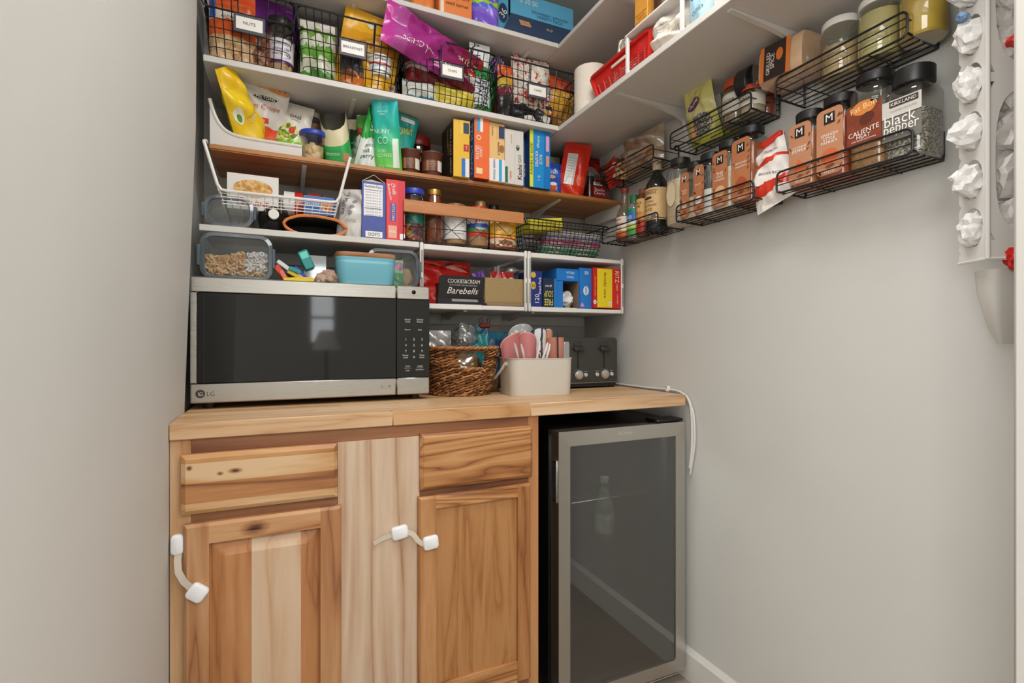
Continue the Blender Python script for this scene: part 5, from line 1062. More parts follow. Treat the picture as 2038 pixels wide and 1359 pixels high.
carton('pasta_box', 'white and red pasta box with a window lying in the white wire basket', 'carton', .13, .10, .13, (-.075, 1.60, ZC_), {'*': mat('#e3e0da', .4), '+z': mat('#c9352a', .4)}, prints=[('f', 'oval', clumps(['#d9a55a', '#e6bd7a', '#c48f45'], 110), 0, .06, .10, .05)], texts=[('f', 'LASAGNE', mat('#c9352a', .4), 0, .018, .08)])
jar('tomato_can', 'tin of tomatoes with a red label lying in the white wire basket', 'can', [(.036, 0), (.0365, .002), (.0365, .108), (.036, .11)], (.0, 1.645, ZC_+.038), mat('#b9b8b4', .25, 1), None, None, (bands([(0, '#dfe3e2'), (.28, '#c9281f'), (.5, '#1f3a2c'), (.62, '#c42a1e'), (.9, '#b8251c'), (1, '#2c5a9a')]), .0368, .004, .106), ry=90, texts=[('Hunts', WH, 0, .045, .03, None, 90), ('STEWED', WH, 0, .07, .03, None, 90)])
carton('pasta_box', 'blue pasta box with a picture at the right of the white wire basket', 'carton', .085, .055, .15, (.098, 1.585, ZC_), {'*': mat('#2a6ec0', .4), '+z': mat('#8fa9b8', .35)}, prints=[('f', 'oval', clumps(['#d98a4a', '#c9602c', '#e6c48a'], 120), .022, .026, .035, .03)], texts=[('f', 'Barilla', WH, -.018, .03, .04)])
# ------------------------------------------------------------------ shelf above the microwave
ZS = 1.395
def glass_box(label, x0, x1, z0, h, yf, d, tint='#eef4f6', group='glass containers with grey blue seals'):
    w = x1-x0; t = thing('glass_container', label, 'container', ((x0+x1)/2, yf, z0), 0, group)
    G = clear(tint, .18, .03)
    def ring(k, y, r): return [(a*k, y, h/2+(b)*k) for a, b in rrect(-w/2, -h/2, w/2, h/2, r, 5)]
    rings = [ring(.93, d, .02), ring(.95, d*.5, .026), ring(.95, .016, .028)]
    MB().loft(rings, cap0=True, cap1=False).build('glass_body', G, t, smooth=50)
    GK = mat('#4a5866', .35)
    o = rrect(-w/2, -h/2, w/2, h/2, .03, 6); i_ = rrect(-w/2+.009, -h/2+.009, w/2-.009, h/2-.009, .023, 6)
    MB().loft([[(a, y, h/2+b) for a, b in q] for q, y in ((o, .016), (o, .002), (i_, 0), (i_, .016))], cap0=False, cap1=False).build('lid_frame', clear('#dde4e9', .22, .05, .16, '#b9c8d2'), t, smooth=35)
    s_ = rrect(-w/2+.008, -h/2+.008, w/2-.008, h/2-.008, .024, 6); MB().tube([(a, .004, h/2+b) for a, b in s_], .0024, 6, closed=True).build('seal', GK, t)
    mb = MB(); mb.add([(a, .006, h/2+b) for a, b in i_], [tuple(range(len(i_)))]); mb.build('lid_pane', clear('#f1f5f6', .16, .03), t, smooth=0)
    for s in (-1, 1): MB().box(s*(w/2+.003)-.0035, -.001, h*.28, s*(w/2+.003)+.0035, .02, h*.72, .0015).build('clip', GK, t)
    return t
glass_box('smaller empty glass container on the shelf above the cereal container', -.190, -.072, ZS, .083, 1.558, .13)
t = thing('bottle', 'black bottle lying down with its white cap facing the room', 'bottle', (-.022, 1.59, ZS+.0445))
MB().lathe([(.006, -.03), (.012, -.0295), (.014, -.012), (.03, -.002), (.042, .012), (.0435, .03), (.0435, .20), (.03, .21)][::-1], 28, axis='y', c=(0, 0, 0)).build('body', mat('#151515', .22), t)
t.rotation_euler = (0, 0, R(180)); t.location.y = 1.60
MB().lathe([(.0135, -.044), (.0135, -.030), (.011, -.028)][::-1], 20, axis='y').build('cap', mat('#e4e1da', .4), t)
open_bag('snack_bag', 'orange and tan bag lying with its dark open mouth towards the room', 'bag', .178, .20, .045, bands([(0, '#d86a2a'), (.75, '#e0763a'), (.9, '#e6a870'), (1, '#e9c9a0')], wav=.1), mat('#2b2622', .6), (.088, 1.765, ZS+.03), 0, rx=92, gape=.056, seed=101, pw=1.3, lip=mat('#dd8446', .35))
pouch('flour_bag', 'pale grey printed pouch leaning beside the blue carton', 'bag', .085, .150, .05, bands([(0, '#cfcbc6'), (.5, '#d9d6d2'), (1, '#c9c5c0')]), (.185, 1.60, ZS), -38, crk=.007, seed=102, ry=6, prints=[('oval', mat('#8c8a92', .4), .12, .75-.12*k, .16, .08) for k in range(3)], texts=[('BASMATI', mat('#4a4a4c', .4), -.2, .7, None, .08, 80), ('rinse and boil\nin salted water', mat('#5a5a5c', .4), .15, .35, .4)])
CB = mat('#3d4fa0', .4, var=.1, vscale=60)
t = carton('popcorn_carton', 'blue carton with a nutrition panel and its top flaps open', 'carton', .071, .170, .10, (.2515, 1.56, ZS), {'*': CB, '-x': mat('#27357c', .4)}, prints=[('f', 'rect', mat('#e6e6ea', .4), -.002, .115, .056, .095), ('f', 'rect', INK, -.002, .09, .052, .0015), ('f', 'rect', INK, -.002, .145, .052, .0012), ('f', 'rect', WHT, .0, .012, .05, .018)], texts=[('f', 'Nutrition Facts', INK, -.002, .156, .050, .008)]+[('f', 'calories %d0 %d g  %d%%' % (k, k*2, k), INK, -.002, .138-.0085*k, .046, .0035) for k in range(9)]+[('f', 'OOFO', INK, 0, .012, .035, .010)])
MB().add([(-.033, .002, .17), (.0, .05, .192), (.033, .002, .17), (.0, .05, .191)], [(0, 1, 2), (0, 2, 3)]).tube([(-.034, .001, .170), (0, .001, .192), (.034, .001, .170)], .0008, 4).build('open_flap', mat('#e6e4e0', .4), t)
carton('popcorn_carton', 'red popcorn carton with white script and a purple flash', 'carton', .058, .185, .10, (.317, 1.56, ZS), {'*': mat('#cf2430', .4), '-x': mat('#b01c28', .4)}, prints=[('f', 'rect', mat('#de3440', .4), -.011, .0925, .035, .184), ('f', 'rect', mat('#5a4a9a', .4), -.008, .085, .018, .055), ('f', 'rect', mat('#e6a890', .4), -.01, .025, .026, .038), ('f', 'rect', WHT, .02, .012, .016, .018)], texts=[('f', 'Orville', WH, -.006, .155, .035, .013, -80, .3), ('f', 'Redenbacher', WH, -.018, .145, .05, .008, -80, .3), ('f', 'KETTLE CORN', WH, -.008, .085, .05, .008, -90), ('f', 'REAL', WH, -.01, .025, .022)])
# wire rack with a wooden bar holding jars
t = thing('jar_rack', 'black wire rack with a reddish wooden front bar holding jars', 'rack', (.545, 1.558, ZS))
WB = wood('rack_bar', ['#8a4a22', '#b06a34', '#c47e44', '#d09056'], 'x', 1.6, off=51)
MB().box(-.205, -.006, .090, .205, .006, .128, .001).build('wooden_bar', WB, t)
X0 = [-.205, -.10, .0, .10, .205]
for a in X0: MB().tube([(a, 0, .09), (a, 0, .003), (a, .20, .003)], .0013, 5).build('wire', BLACKWIRE, t)
for a, b in zip(X0, X0[1:]):
    MB().tube([(a, -.001, .088), (b, -.001, .004)], .0011, 5).build('diagonal_wire', BLACKWIRE, t); MB().tube([(a, -.001, .004), (b, -.001, .088)], .0011, 5).build('diagonal_wire', BLACKWIRE, t)
for z in (.004, .047): MB().tube([(-.205, 0, z), (.205, 0, z)], .0013, 5).build('wire', BLACKWIRE, t)
MB().tube([(-.205, .2, .003), (.205, .2, .003)], .0013, 5).build('wire', BLACKWIRE, t)
ZJ = ZS+.006
jar('nut_jar', 'jar of mixed fruit and nuts with a blue lid in the jar rack', 'jar', [(.030, 0), (.033, .005), (.033, .135), (.030, .15)], (.383, 1.605, ZJ), CLR, (clumps(['#6a2a34', '#c9822e', '#8a3a3a', '#d9b56a', '#4a1c20', '#a8a03a'], 55), .001, .08), (mat('#2a3fb0', .35), .0335, .15, .168), (bands([(0, '#1f6a58'), (.5, '#2a8a70'), (.6, '#1a2c30'), (1, '#20343a')]), .0336, .055, .105), texts=[('KIRKLAND', WH, 0, .09, .04)])
jar('honey_jar', 'amber honey jar with a gold lid in the jar rack', 'jar', [(.027, 0), (.030, .006), (.030, .125), (.022, .15), (.02, .16)], (.452, 1.61, ZJ), clear('#c9752a', .16, .04, .35, '#a8561c'), (mat('#8a4216', .25), .001, .11), (mat('#b8904a', .3, .8), .023, .158, .176))
jar('spread_jar', 'jar with a white back label and a tan spread in the jar rack', 'jar', [(.034, 0), (.038, .006), (.038, .11), (.033, .125)], (.524, 1.608, ZJ), CLR, (mat('#b98a58', .6), .001, .1), (mat('#7a5a3c', .4), .035, .12, .135), (mat('#e3e1dc', .45), .0386, .018, .10), texts=[('to enjoy stir well\nkeep in a cool place\npeanuts salt\nproduct of USA', mat('#5a5a5a', .5), -.002, .068, .05), ('no palm oil', INK, 0, .035, .03)])
jar('spread_jar', 'peanut butter jar with a red, white and blue label in the jar rack', 'jar', [(.034, 0), (.037, .006), (.037, .11), (.033, .122)], (.603, 1.608, ZJ), CLR, (mat('#c08f60', .6), .001, .10), (mat('#b8241e', .4), .0355, .118, .134), (bands([(0, '#c9352a'), (.2, '#2a8a4a'), (.34, '#2c4a9a'), (.55, '#e3e4ea'), (1, '#d5dce6')], wav=.12, wscale=9), .0376, .035, .11), texts=[('Jif', mat('#c9281f', .4), -.008, .092, .035), ('Natural', WH, 0, .06, .04)])
pouch('gummy_bag', 'yellow lemon biscuit bag at the right end of the jar rack', 'bag', .098, .112, .05, bands([(0, '#9a5a3a'), (.14, '#dfc8a8'), (.3, '#b8392a'), (.34, '#eeb32c'), (.8, '#f0bd38'), (1, '#e9d27a')], wav=.04), (.693, 1.60, ZJ), 0, crk=.004, seed=105, texts=[('LEMON', mat('#f6ecd0', .4), -.05, .67, .62), ('OREO', mat('#f6ecd0', .4), 0, .54, .6), ('golden', mat('#4a2c14', .4), 0, .82, .4)], prints=[('oval', clumps(['#b98a6a', '#e6d2bc', '#8a5a40'], 90), 0, .16, .8, .2)])
jar('sauce_jar', 'dark bottle with a black cap behind the yellow bag in the jar rack', 'bottle', [(.026, 0), (.028, .005), (.028, .11), (.017, .15), (.016, .16)], (.70, 1.70, ZJ), mat('#2c1a12', .15), None, (LIDK, .019, .158, .176))
jar('sauce_jar', 'tall bottle with a gold cap behind the spread jars in the jar rack', 'bottle', [(.026, 0), (.028, .005), (.028, .11), (.017, .15), (.016, .165)], (.648, 1.70, ZJ), clear('#caa05a', .15, .05, .3, '#a87a3a'), (mat('#8a5a24', .4), .001, .1), (mat('#c9a86a', .35, .4), .019, .164, .184))
wire_basket('small black wire basket of snack bars on the right shelf rack', .928, 1.56, ZS+.002, .335, .22, .112, None, .93, False, .02, .0165, group='')
bars_ = [('#5f8f6c', 'dark green'), ('#8fae98', 'pale green'), ('#c9607a', 'pink'), ('#a79ab8', 'lilac'), ('#d3d0cc', 'silver')]
for k in range(10):
    c_, nm = bars_[k//2]
    carton('snack_bar', '%s wrapped snack bar at the %s of its layer in the small black basket' % (nm, ('left', 'right')[k % 2]), 'snack bar', .118, .0165, .05, (.905+.12*(k % 2)+.006*(k//2), 1.60, ZS+.007+.017*(k//2)), {'*': mat(c_, .3, var=.45, vscale=70)}, group='snack bars in the small black basket', bev=.004, texts=[('f', 'oat bar', WH, -.01, .0085, .05)])
carton('pastry_box', 'yellow box lying tilted on top of the small black basket', 'carton', .135, .04, .10, (.852, 1.578, ZS+.085), {'*': mat('#e2d43a', .4)}, ry=-7, rx=0, texts=[('f', 'Peanut Butter Chocolate', mat('#6a5a14', .4), .015, .026, .09), ('f', 'Net Wt', mat('#6a5a14', .4), .02, .013, .04)])
carton('bar_box', 'brown cardboard tray lying at the back of the small black basket', 'carton', .17, .03, .08, (.985, 1.69, ZS+.085), {'*': mat('#9a7252', .6)})
# ------------------------------------------------------------------ on top of the microwave
ZM = 1.2425
t = glass_box('glass container of ring cereal on the microwave', -.190, -.024, ZM+.001, .119, 1.482, .15)
random.seed(11); mb = MB(); cols = [mat('#c99a63', .7), mat('#d8ae7c', .7), mat('#b88450', .7), mat('#e2c096', .7), mat('#dcd4d0', .7)]
for k in range(430):
    x = random.uniform(-.068, .068); hmax = .058+.010*math.sin(x*30)-.006*(x > .02); z = .012+random.random()**.8*hmax; y = .014+.010*random.random() if k < 300 else random.uniform(.02, .12)
    z = min(z, hmax+.01); a, b = random.uniform(0, 6.28), random.uniform(-.9, .9)
    M = Matrix.Translation((x, y, z)) @ Matrix.Rotation(a, 4, 'Z') @ Matrix.Rotation(1.2+b, 4, 'X'); vs = []; fs = []
    for i in range(9):
        for j in range(5):
            p, q = 6.2832*i/9, 6.2832*j/5; vs.append(M @ Vector(((.0052+.0026*math.cos(q))*math.cos(p), (.0052+.0026*math.cos(q))*math.sin(p), .0026*math.sin(q))))
            fs.append((i*5+j, ((i+1) % 9)*5+j, ((i+1) % 9)*5+(j+1) % 5, i*5+(j+1) % 5))
    mb.add(vs, fs, 4 if (x > .018 and z > .026) else random.randrange(4))
tag(mb.build('cereal', cols, t, smooth=80), kind='stuff')
t = glass_box('glass container of snack packets behind the blue bread box', .228, .382, ZM+.001, .118, 1.528, .15)
pouch('snack_packet', 'green and pink snack packet inside the right glass container', 'bag', .05, .08, .03, bands([(0, '#4f9a6a'), (.5, '#9ad0a0'), (.6, '#d98ab0'), (.75, '#e0a0c0'), (.9, '#a8d89a'), (1, '#b8e0a8')], wav=.1), (.315, 1.565, ZM+.012), 0, crk=.004, seed=111)
lump('ginger', 'pale ginger root inside the right glass container', 'ginger', (.045, .04, .06), mat('#c9a883', .7, var=.2, vscale=30), (.355, 1.60, ZM+.012), 112, .5)
mb = MB().tube([(.29, 1.556, ZM+.10), (.285, 1.555, ZM+.085), (.29, 1.555, ZM+.066), (.296, 1.555, ZM+.085), (.29, 1.556, ZM+.10)], .0022, 6)
tag(mb.build('carabiner_clip', mat('#2c2c30', .4)), 'black carabiner clip hanging inside the right glass container', 'clip')
# clips, pegs and toys heaped beside the cereal
def peg(label, x, y, z, L, col, rz, ry, w=.012, rx=0):
    t = thing('bag_clip', label, 'clip', (x, y, z), rz, 'plastic bag clips heaped on the microwave', rx, ry); m = mat(col, .32)
    MB().box(-L/2, -.004, 0, L/2, .0005, w, .002).build('upper_jaw', m, t); MB().box(-L/2, .001, 0, L/2, .005, w, .002).build('lower_jaw', m, t)
    MB().lathe([(w*.45, -.005), (w*.45, .006)], 10, (L/2-.004, 0, w/2), axis='y').build('hinge', m, t); return t
peg('long dark teal plastic clip lying across the heap of clips', .03, 1.53, ZM+.012, .125, '#1f5f6e', 0, 38, .016)
peg('blue plastic clip crossing the teal clip', .055, 1.525, ZM+.010, .09, '#2a3fb0', 0, 48, .014)
peg('orange red plastic clip at the left of the heap', -.002, 1.51, ZM+.012, .075, '#d8432a', 0, 55, .016)
peg('coral plastic clip in front of the orange one', .004, 1.495, ZM+.004, .06, '#e0705a', 0, 62, .012)
peg('yellow plastic clip lying at the front of the heap', .04, 1.49, ZM+.002, .075, '#e2c11f', 0, -4, .014)
peg('small yellow plastic clip leaning on the other yellow clip', .032, 1.50, ZM+.016, .05, '#e6cc2c', 0, 30, .012)
peg('white plastic clip inside the heap', .02, 1.52, ZM+.03, .09, '#dfe0e2', 0, 36, .012)
peg('small teal clip on the yellow clips', .028, 1.494, ZM+.03, .03, '#1f8a8a', 0, 20, .012)
t = thing('toy_block', 'bright teal plastic block standing at the top of the clip heap', 'toy', (.072, 1.535, ZM+.045), 0, None, 0, -24)
MB().box(-.014, -.012, 0, .014, .012, .055, .003).build('block', mat('#1a8f8c', .3), t); MB().box(-.010, -.0125, .032, .010, -.0118, .05).build('window', mat('#6ad0c4', .3), t)
tag(MB().box(-.03, 0, 0, .03, .0012, .085, .0005).build('plastic_card', clear('#dfe8ec', .25, .05, .2), loc=(.085, 1.545, ZM+.002)), 'clear plastic card standing behind the clip heap', 'card')
lump('ginger', 'knobbly piece of ginger beside the blue bread box', 'ginger', (.05, .045, .042), mat('#c0a08a', .75, var=.25, vscale=40), (.116, 1.508, ZM+.001), 113, .6, freq=3)
lump('ginger', 'small piece of ginger in front of the other one', 'ginger', (.03, .03, .026), mat('#c8aa92', .75, var=.25, vscale=40), (.096, 1.488, ZM+.001), 114, .6, freq=3)
t = thing('bread_box', 'sky blue enamel box with a wooden lid on the microwave', 'container', (.2205, 1.528, ZM+.001))
BB = mat('#6fb2c4', .25)
MB().loft([[(a, b, z) for a, b in rrect(-.083*k, -.045*k, .083*k, .045*k, .025*k, 6)] for k, z in ((.90, 0), (.94, .004), (1, .062), (1.01, .066), (.99, .068), (1.0, .074), (1.015, .078), (1.015, .081))]).build('body', BB, t)
MB().loft([[(a, b, z) for a, b in rrect(-.084*k, -.046*k, .084*k, .046*k, .025, 6)] for k, z in ((.98, .0815), (1, .083), (1, .092), (.985, .094))]).build('lid', wood('bread_lid', ['#8a5a34', '#a8703f', '#b98350', '#c49060'], 'x', 1.4, off=61), t)
tag(MB().tube([(.135, 1.56, ZM+.09), (.155, 1.55, ZM+.098), (.185, 1.55, ZM+.099), (.21, 1.55, ZM+.098)], .004, 6).build('metal_tongs', mat('#8a8c8e', .25, 1)), 'thin metal tongs lying across the wooden lid of the blue box', 'tongs')
# ------------------------------------------------------------------ lower level of the shelf racks
ZK = 1.2045
t = pouch('plastic_bag', 'crumpled red plastic bag with white print and a green corner on the left shelf rack', 'bag', .185, .155, .11, bands([(0, '#b51c18'), (.5, '#c92620'), (.85, '#d63a2c'), (1, '#cf2f24')], wav=.2, rough=.22), (.505, 1.67, ZK), 0, crk=.016, seed=121, kind='stand', texts=[('COOKIES', mat('#e58a7c', .4), .1, .55, .5), ('nutrition facts serving\nsize about 8 per bag\ncalories 150 total fat', mat('#e58a7c', .4), -.32, .35, .22)], prints=[('tri', mat('#3f7a2c', .4), -.44, .93, .08, .08), ('leaf', mat('#e8b0a8', .3), .15, .85, .6, .08, -14), ('leaf', mat('#7a1210', .3), -.05, .92, .5, .1, 6)])
KB = mat('#232325', .4); KBI = mat('#15151a', .6)
t = thing('bar_box', 'open black snack bar box with white lettering, tipped towards the room', 'carton', (.535, 1.572, ZK))
MB().box(-.076, .012, .004, .076, .085, .010).build('floor_panel', KBI, t); MB().box(-.076, .012, .010, -.074, .085, .07).build('side_panel', KB, t); MB().box(.074, .012, .010, .076, .085, .07).build('side_panel', KB, t); MB().box(-.076, .083, .010, .076, .085, .08).build('back_panel', KB, t)
fl = MB().add([(-.076, .012, .024), (.076, .012, .024), (.078, -.006, .092), (-.078, -.006, .092), (-.076, .014, .024), (.076, .014, .024), (.078, -.004, .093), (-.078, -.004, .093)], [(0, 1, 2, 3), (7, 6, 5, 4), (0, 3, 7, 4), (1, 5, 6, 2), (3, 2, 6, 7), (0, 4, 5, 1)]).build('front_panel', KB, t, smooth=0)
MB().add([(-.078, .011, .023), (.078, .011, .023), (.084, -.012, .002), (-.084, -.012, .002), (-.078, .012, .021), (.078, .012, .021), (.084, -.012, .0), (-.084, -.012, .0)], [(0, 3, 2, 1), (4, 5, 6, 7), (0, 1, 5, 4), (2, 3, 7, 6), (0, 4, 7, 3), (1, 2, 6, 5)]).build('tear_flap', KB, t, smooth=0)
f = plane_fn((0, .003, .058), (1, 0, 0), (0, -.2559, .9667), (0, -.9667, -.2559), .0015)
text('COOKIES&CREAM', WH, f, .006, .019, w=.11, h=.013, parent=t); text('FLAVOURED 20G PROTEIN BAR', mat('#c9c7c2', .5), f, .006, .006, w=.095, parent=t); text('Barebells', WH, f, .006, -.012, w=.104, h=.021, parent=t, slant=.3)
patch('rect', mat('#8e8c88', .5), plane_fn((.01, 0, .0125), (1, 0, 0), (0, -.738, -.674), (0, -.674, .738), .0018), 0, 0, .09, .014, parent=t)
BUR = mat('#b59a6a', .85, bump=.5, bscale=400, var=.3, vscale=220)
t = thing('burlap_box', 'tan burlap covered box holding small packets on the left shelf rack', 'box', (.69, 1.572, ZK))
MB().box(-.074, 0, .012, .074, .004, .094, .001).build('front_panel', BUR, t); MB().box(-.074, .004, .012, -.07, .12, .094).build('side_panel', BUR, t); MB().box(.07, .004, .012, .074, .12, .094).build('side_panel', BUR, t); MB().box(-.07, .116, .012, .07, .12, .094).build('back_panel', BUR, t); MB().box(-.078, -.006, 0, .076, .122, .012, .001).build('base_tray', mat('#8c7250', .7), t)
for k, (x, y, c1, c2, nm, ry) in enumerate(((.645, 1.60, '#6a3a9a', '#8a5ab8', 'purple', -20), (.668, 1.61, '#c92c3a', '#e05a60', 'red', 10), (.69, 1.60, '#b8242c', '#d8483a', 'dark red', -8), (.708, 1.61, '#1f3a7a', '#2c5aa0', 'navy', 12), (.728, 1.60, '#c9302c', '#e6e2de', 'red and white', -5))):
    pouch('snack_packet', '%s snack packet standing in the burlap box' % nm, 'packet', .045, .112, .02, bands([(0, c1), (.6, c2), (.8, c1), (1, c2)], wav=.2, rough=.2), (x, y+.02, ZK+.0125), 0, crk=.005, seed=130+k, ry=ry, group='small packets in the burlap box', nu=10, nv=14)
lump('snack_packet', 'silver foil packet with red print lying on top of the burlap box packets', 'packet', (.06, .05, .035), bands([(0, '#d5d3d0'), (1, '#e2e0dc')]) if False else mat('#d2d0cc', .2, .7, var=.3, vscale=60), (.742, 1.64, ZK+.112), 137, .3, sub=2)
NV = mat('#1e2f7c', .4)
carton('snack_carton', 'navy carton with yellow badges at the left of the right shelf rack', 'carton', .047, .126, .10, (.808, 1.572, ZK), {'*': NV}, prints=[('f', 'oval', mat('#d9b53a', .4), -.012, .075, .02, .028), ('f', 'oval', mat('#d9b53a', .4), -.012, .112, .02, .02)], texts=[('f', '22', INK, -.012, .075, .013), ('f', 'Snack Pack', WH, .013, .075, .06, None, 90), ('f', '120', WH, .002, .03, .03, None, 90)])
carton('soup_carton', 'dark carton lettered FREE SOUP upside down between the navy and blue cartons', 'carton', .052, .102, .09, (.8585, 1.565, ZK), {'*': mat('#1c2c46', .4)}, prints=[('f', 'rect', mat('#1578c0', .4), .021, .051, .010, .101)], texts=[('f', 'FREE', mat('#e3cf4a', .4), -.006, .018, .034, .022, 180), ('f', 'SOUP', mat('#e3cf4a', .4), -.006, .047, .034, .022, 180), ('f', 'gluten', WH, -.006, .075, .026, None, 180)])
BC = mat('#1d77c8', .38); BCD = mat('#155a9c', .4)
t = thing('cracker_carton', 'bright blue carton lying open with a dark mouth and white wrapper', 'carton', (.948, 1.575, ZK))
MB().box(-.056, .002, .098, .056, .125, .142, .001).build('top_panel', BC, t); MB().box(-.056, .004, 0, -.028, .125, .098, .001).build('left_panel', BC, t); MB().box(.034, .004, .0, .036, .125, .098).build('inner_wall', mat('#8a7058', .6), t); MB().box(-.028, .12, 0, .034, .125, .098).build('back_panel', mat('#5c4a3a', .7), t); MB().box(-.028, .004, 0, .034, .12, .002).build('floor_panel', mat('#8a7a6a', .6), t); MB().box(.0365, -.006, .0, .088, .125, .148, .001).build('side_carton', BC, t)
MB().add([(-.056, .002, .0), (-.056, .03, .1), (-.052, .005, .0)], [(0, 1, 2)]).build('flap', BCD, t)
f = front(.002, .0, 0, .001); text('MEGA', mat('#cfe6f5', .4), f, .0, .128, w=.034, parent=t, rot=180); text('SNAK', mat('#cfe6f5', .4), f, .0, .112, w=.03, parent=t, rot=180)
f = front(-.006, .06, 0, .001); patch('oval', mat('#cfe0ea', .4), f, .002, .065, .024, .034, parent=t); f = front(-.0068, .06, 0, .001); text('CRISPS', BCD, f, .002, .065, w=.028, parent=t, rot=90); text('50', WH, f, .004, .13, w=.016, parent=t); patch('tri', mat('#e58ab0', .4), front(-.006, .06, 0, .001), -.014, .012, .02, .018, parent=t)
lump('plastic_wrap', 'white crumpled wrapper sticking out of the open blue carton', 'wrapper', (.055, .06, .06), mat('#dfdcd8', .4, bump=.3, bscale=60), (.952, 1.62, ZK+.003), 141, .5, facet=True)
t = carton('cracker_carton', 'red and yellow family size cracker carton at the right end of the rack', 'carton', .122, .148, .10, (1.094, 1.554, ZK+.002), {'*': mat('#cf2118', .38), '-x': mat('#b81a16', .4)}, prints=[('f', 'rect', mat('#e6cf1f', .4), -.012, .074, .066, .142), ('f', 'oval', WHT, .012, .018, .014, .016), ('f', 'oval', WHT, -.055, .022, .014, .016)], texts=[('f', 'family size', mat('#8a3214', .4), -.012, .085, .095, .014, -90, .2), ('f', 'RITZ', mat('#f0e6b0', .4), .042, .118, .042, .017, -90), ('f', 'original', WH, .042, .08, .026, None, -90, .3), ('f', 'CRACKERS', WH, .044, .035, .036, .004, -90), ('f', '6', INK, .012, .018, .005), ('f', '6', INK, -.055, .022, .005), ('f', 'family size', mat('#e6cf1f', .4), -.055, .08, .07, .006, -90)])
# ------------------------------------------------------------------ worktop: woven basket, caddy, toaster
bx, by, bz = .527, 1.567, .9145
t = thing('woven_basket', 'round brown woven seagrass basket with a handle hole beside the microwave', 'basket', (bx, by, bz))
random.seed(21); Hb = .150
def rb_(z): k = z/Hb; return .088+.034*(k**.8)
WVM = [mat(c, .75, var=.25, vscale=60) for c in ('#a9713f', '#8a5630', '#c08a54', '#6d4325', '#b67d4b')]
mb = MB(); rows = 17; N = 66
def hole(a, z): d = (a+math.pi/2+math.pi) % (2*math.pi)-math.pi; return abs(d) < .36 and .088 < z < .137
for r_ in range(rows):
    z = .006+(Hb-.014)*r_/(rows-1)
    for st in range(2):
        seg = []
        for j in range(N+1):
            a = 2*math.pi*j/N+.1*r_
            ph_ = math.pi*st+j*2*math.pi/5.5+r_*1.3
            zz = z+.0042*math.sin(ph_)+random.uniform(-.0016, .0016); rr = rb_(z)+.0042*math.cos(ph_)+random.uniform(-.001, .0022)
            if hole(a, z):
                if len(seg) > 1: mb.tube(seg, .0034, 5, mi=random.randrange(5), flat=.8)
                seg = []
            else:
                seg.append((rr*math.cos(a), rr*math.sin(a), zz))
                if len(seg) > 9 and random.random() < .16: mb.tube(seg, .0034, 5, mi=random.randrange(5), flat=.8); seg = [seg[-1]]
        if len(seg) > 1: mb.tube(seg, .0034, 5, mi=random.randrange(5), flat=.8)
for k in range(230):
    a = random.uniform(0, 6.283); z = random.uniform(.01, Hb-.02)
    if hole(a, z) or hole(a+.1, z): continue
    L = random.uniform(.08, .2); rr = rb_(z)+.007
    mb.tube([((rr+.002*q)*math.cos(a+L*q), (rr+.002*q)*math.sin(a+L*q), z+.006*q*random.uniform(-1, 1)) for q in (0, .5, 1)], [.0012, .0026, .0008], 4, mi=random.randrange(5))
tag(mb.build('weave', WVM, t), kind='stuff')
ln = MB(); N2 = 48; zs = [.002, .05, .088, .137, Hb-.004]
for q in range(len(zs)-1):
    for j in range(N2):
        a0, a1 = 2*math.pi*j/N2, 2*math.pi*(j+1)/N2
        if zs[q] == .088 and hole((a0+a1)/2, .11): continue
        ln.add([((rb_(zz)-.004)*math.cos(a), (rb_(zz)-.004)*math.sin(a), zz) for a, zz in ((a0, zs[q]), (a1, zs[q]), (a1, zs[q+1]), (a0, zs[q+1]))], [(0, 1, 2, 3)])
ln.lathe([(.001, .003), (rb_(0)-.003, .003)], 32, cap0=False, cap1=False); ln.build('dark_shell', mat('#4a2e1a', .8), t)  # dark inner shell added to stop light passing through the weave
def braid(rad, z, name, n=90, th=.0045, arc_=None):
    mb = MB()
    for st in range(2):
        a0, a1 = arc_ or (0, 2*math.pi); pts = []
        for j in range(n+1):
            a = a0+(a1-a0)*j/n; ph_ = j*1.15+math.pi*st; pts.append(((rad+th*.6*math.cos(ph_))*math.cos(a), (rad+th*.6*math.cos(ph_))*math.sin(a), z+th*.6*math.sin(ph_)))
        mb.tube(pts, th*.72, 5, closed=False, mi=st)
    return mb.build(name, [WVM[2], WVM[0]], t)
braid(rb_(Hb), Hb, 'rim_braid', 150); braid(rb_(0)+.002, .005, 'base_braid', 120); braid(rb_(.088)+.001, .0865, 'hole_braid', 22, .004, (-math.pi/2-.36, -math.pi/2+.36))
PB = clear('#eef0f2', .3, .08, .10)
lump('plastic_bag', 'clear bag gathered at the neck rising out of the woven basket', 'bag', (.075, .06, .072), clear('#e6e8ea', .2, .1, .10, '#c9ccd0'), (.528, 1.52, 1.067), 151, .5)
lump('bread_bag', 'clear bag of brown bread inside the woven basket', 'bag', (.10, .09, .115), clear('#e9e2d8', .25, .1, .3, '#b98a54'), (.535, 1.535, .935), 152, .3)
lump('bread_loaf', 'brown loaf lying in the woven basket', 'bread', (.12, .10, .09), mat('#8a5426', .7, var=.3, vscale=20), (.53, 1.595, .925), 153, .2)
pouch('bread_bag', 'white bread bag with a red round mark standing by the microwave', 'bag', .085, .19, .06, clear('#f0efec', .3, .1, .5, '#d9d6d2'), (.463, 1.60, .93), 0, crk=.012, seed=154, prints=[('oval', mat('#b8242a', .4), .02, .66, .55, .16)], texts=[('DAVES', WH, .02, .66, .45)])
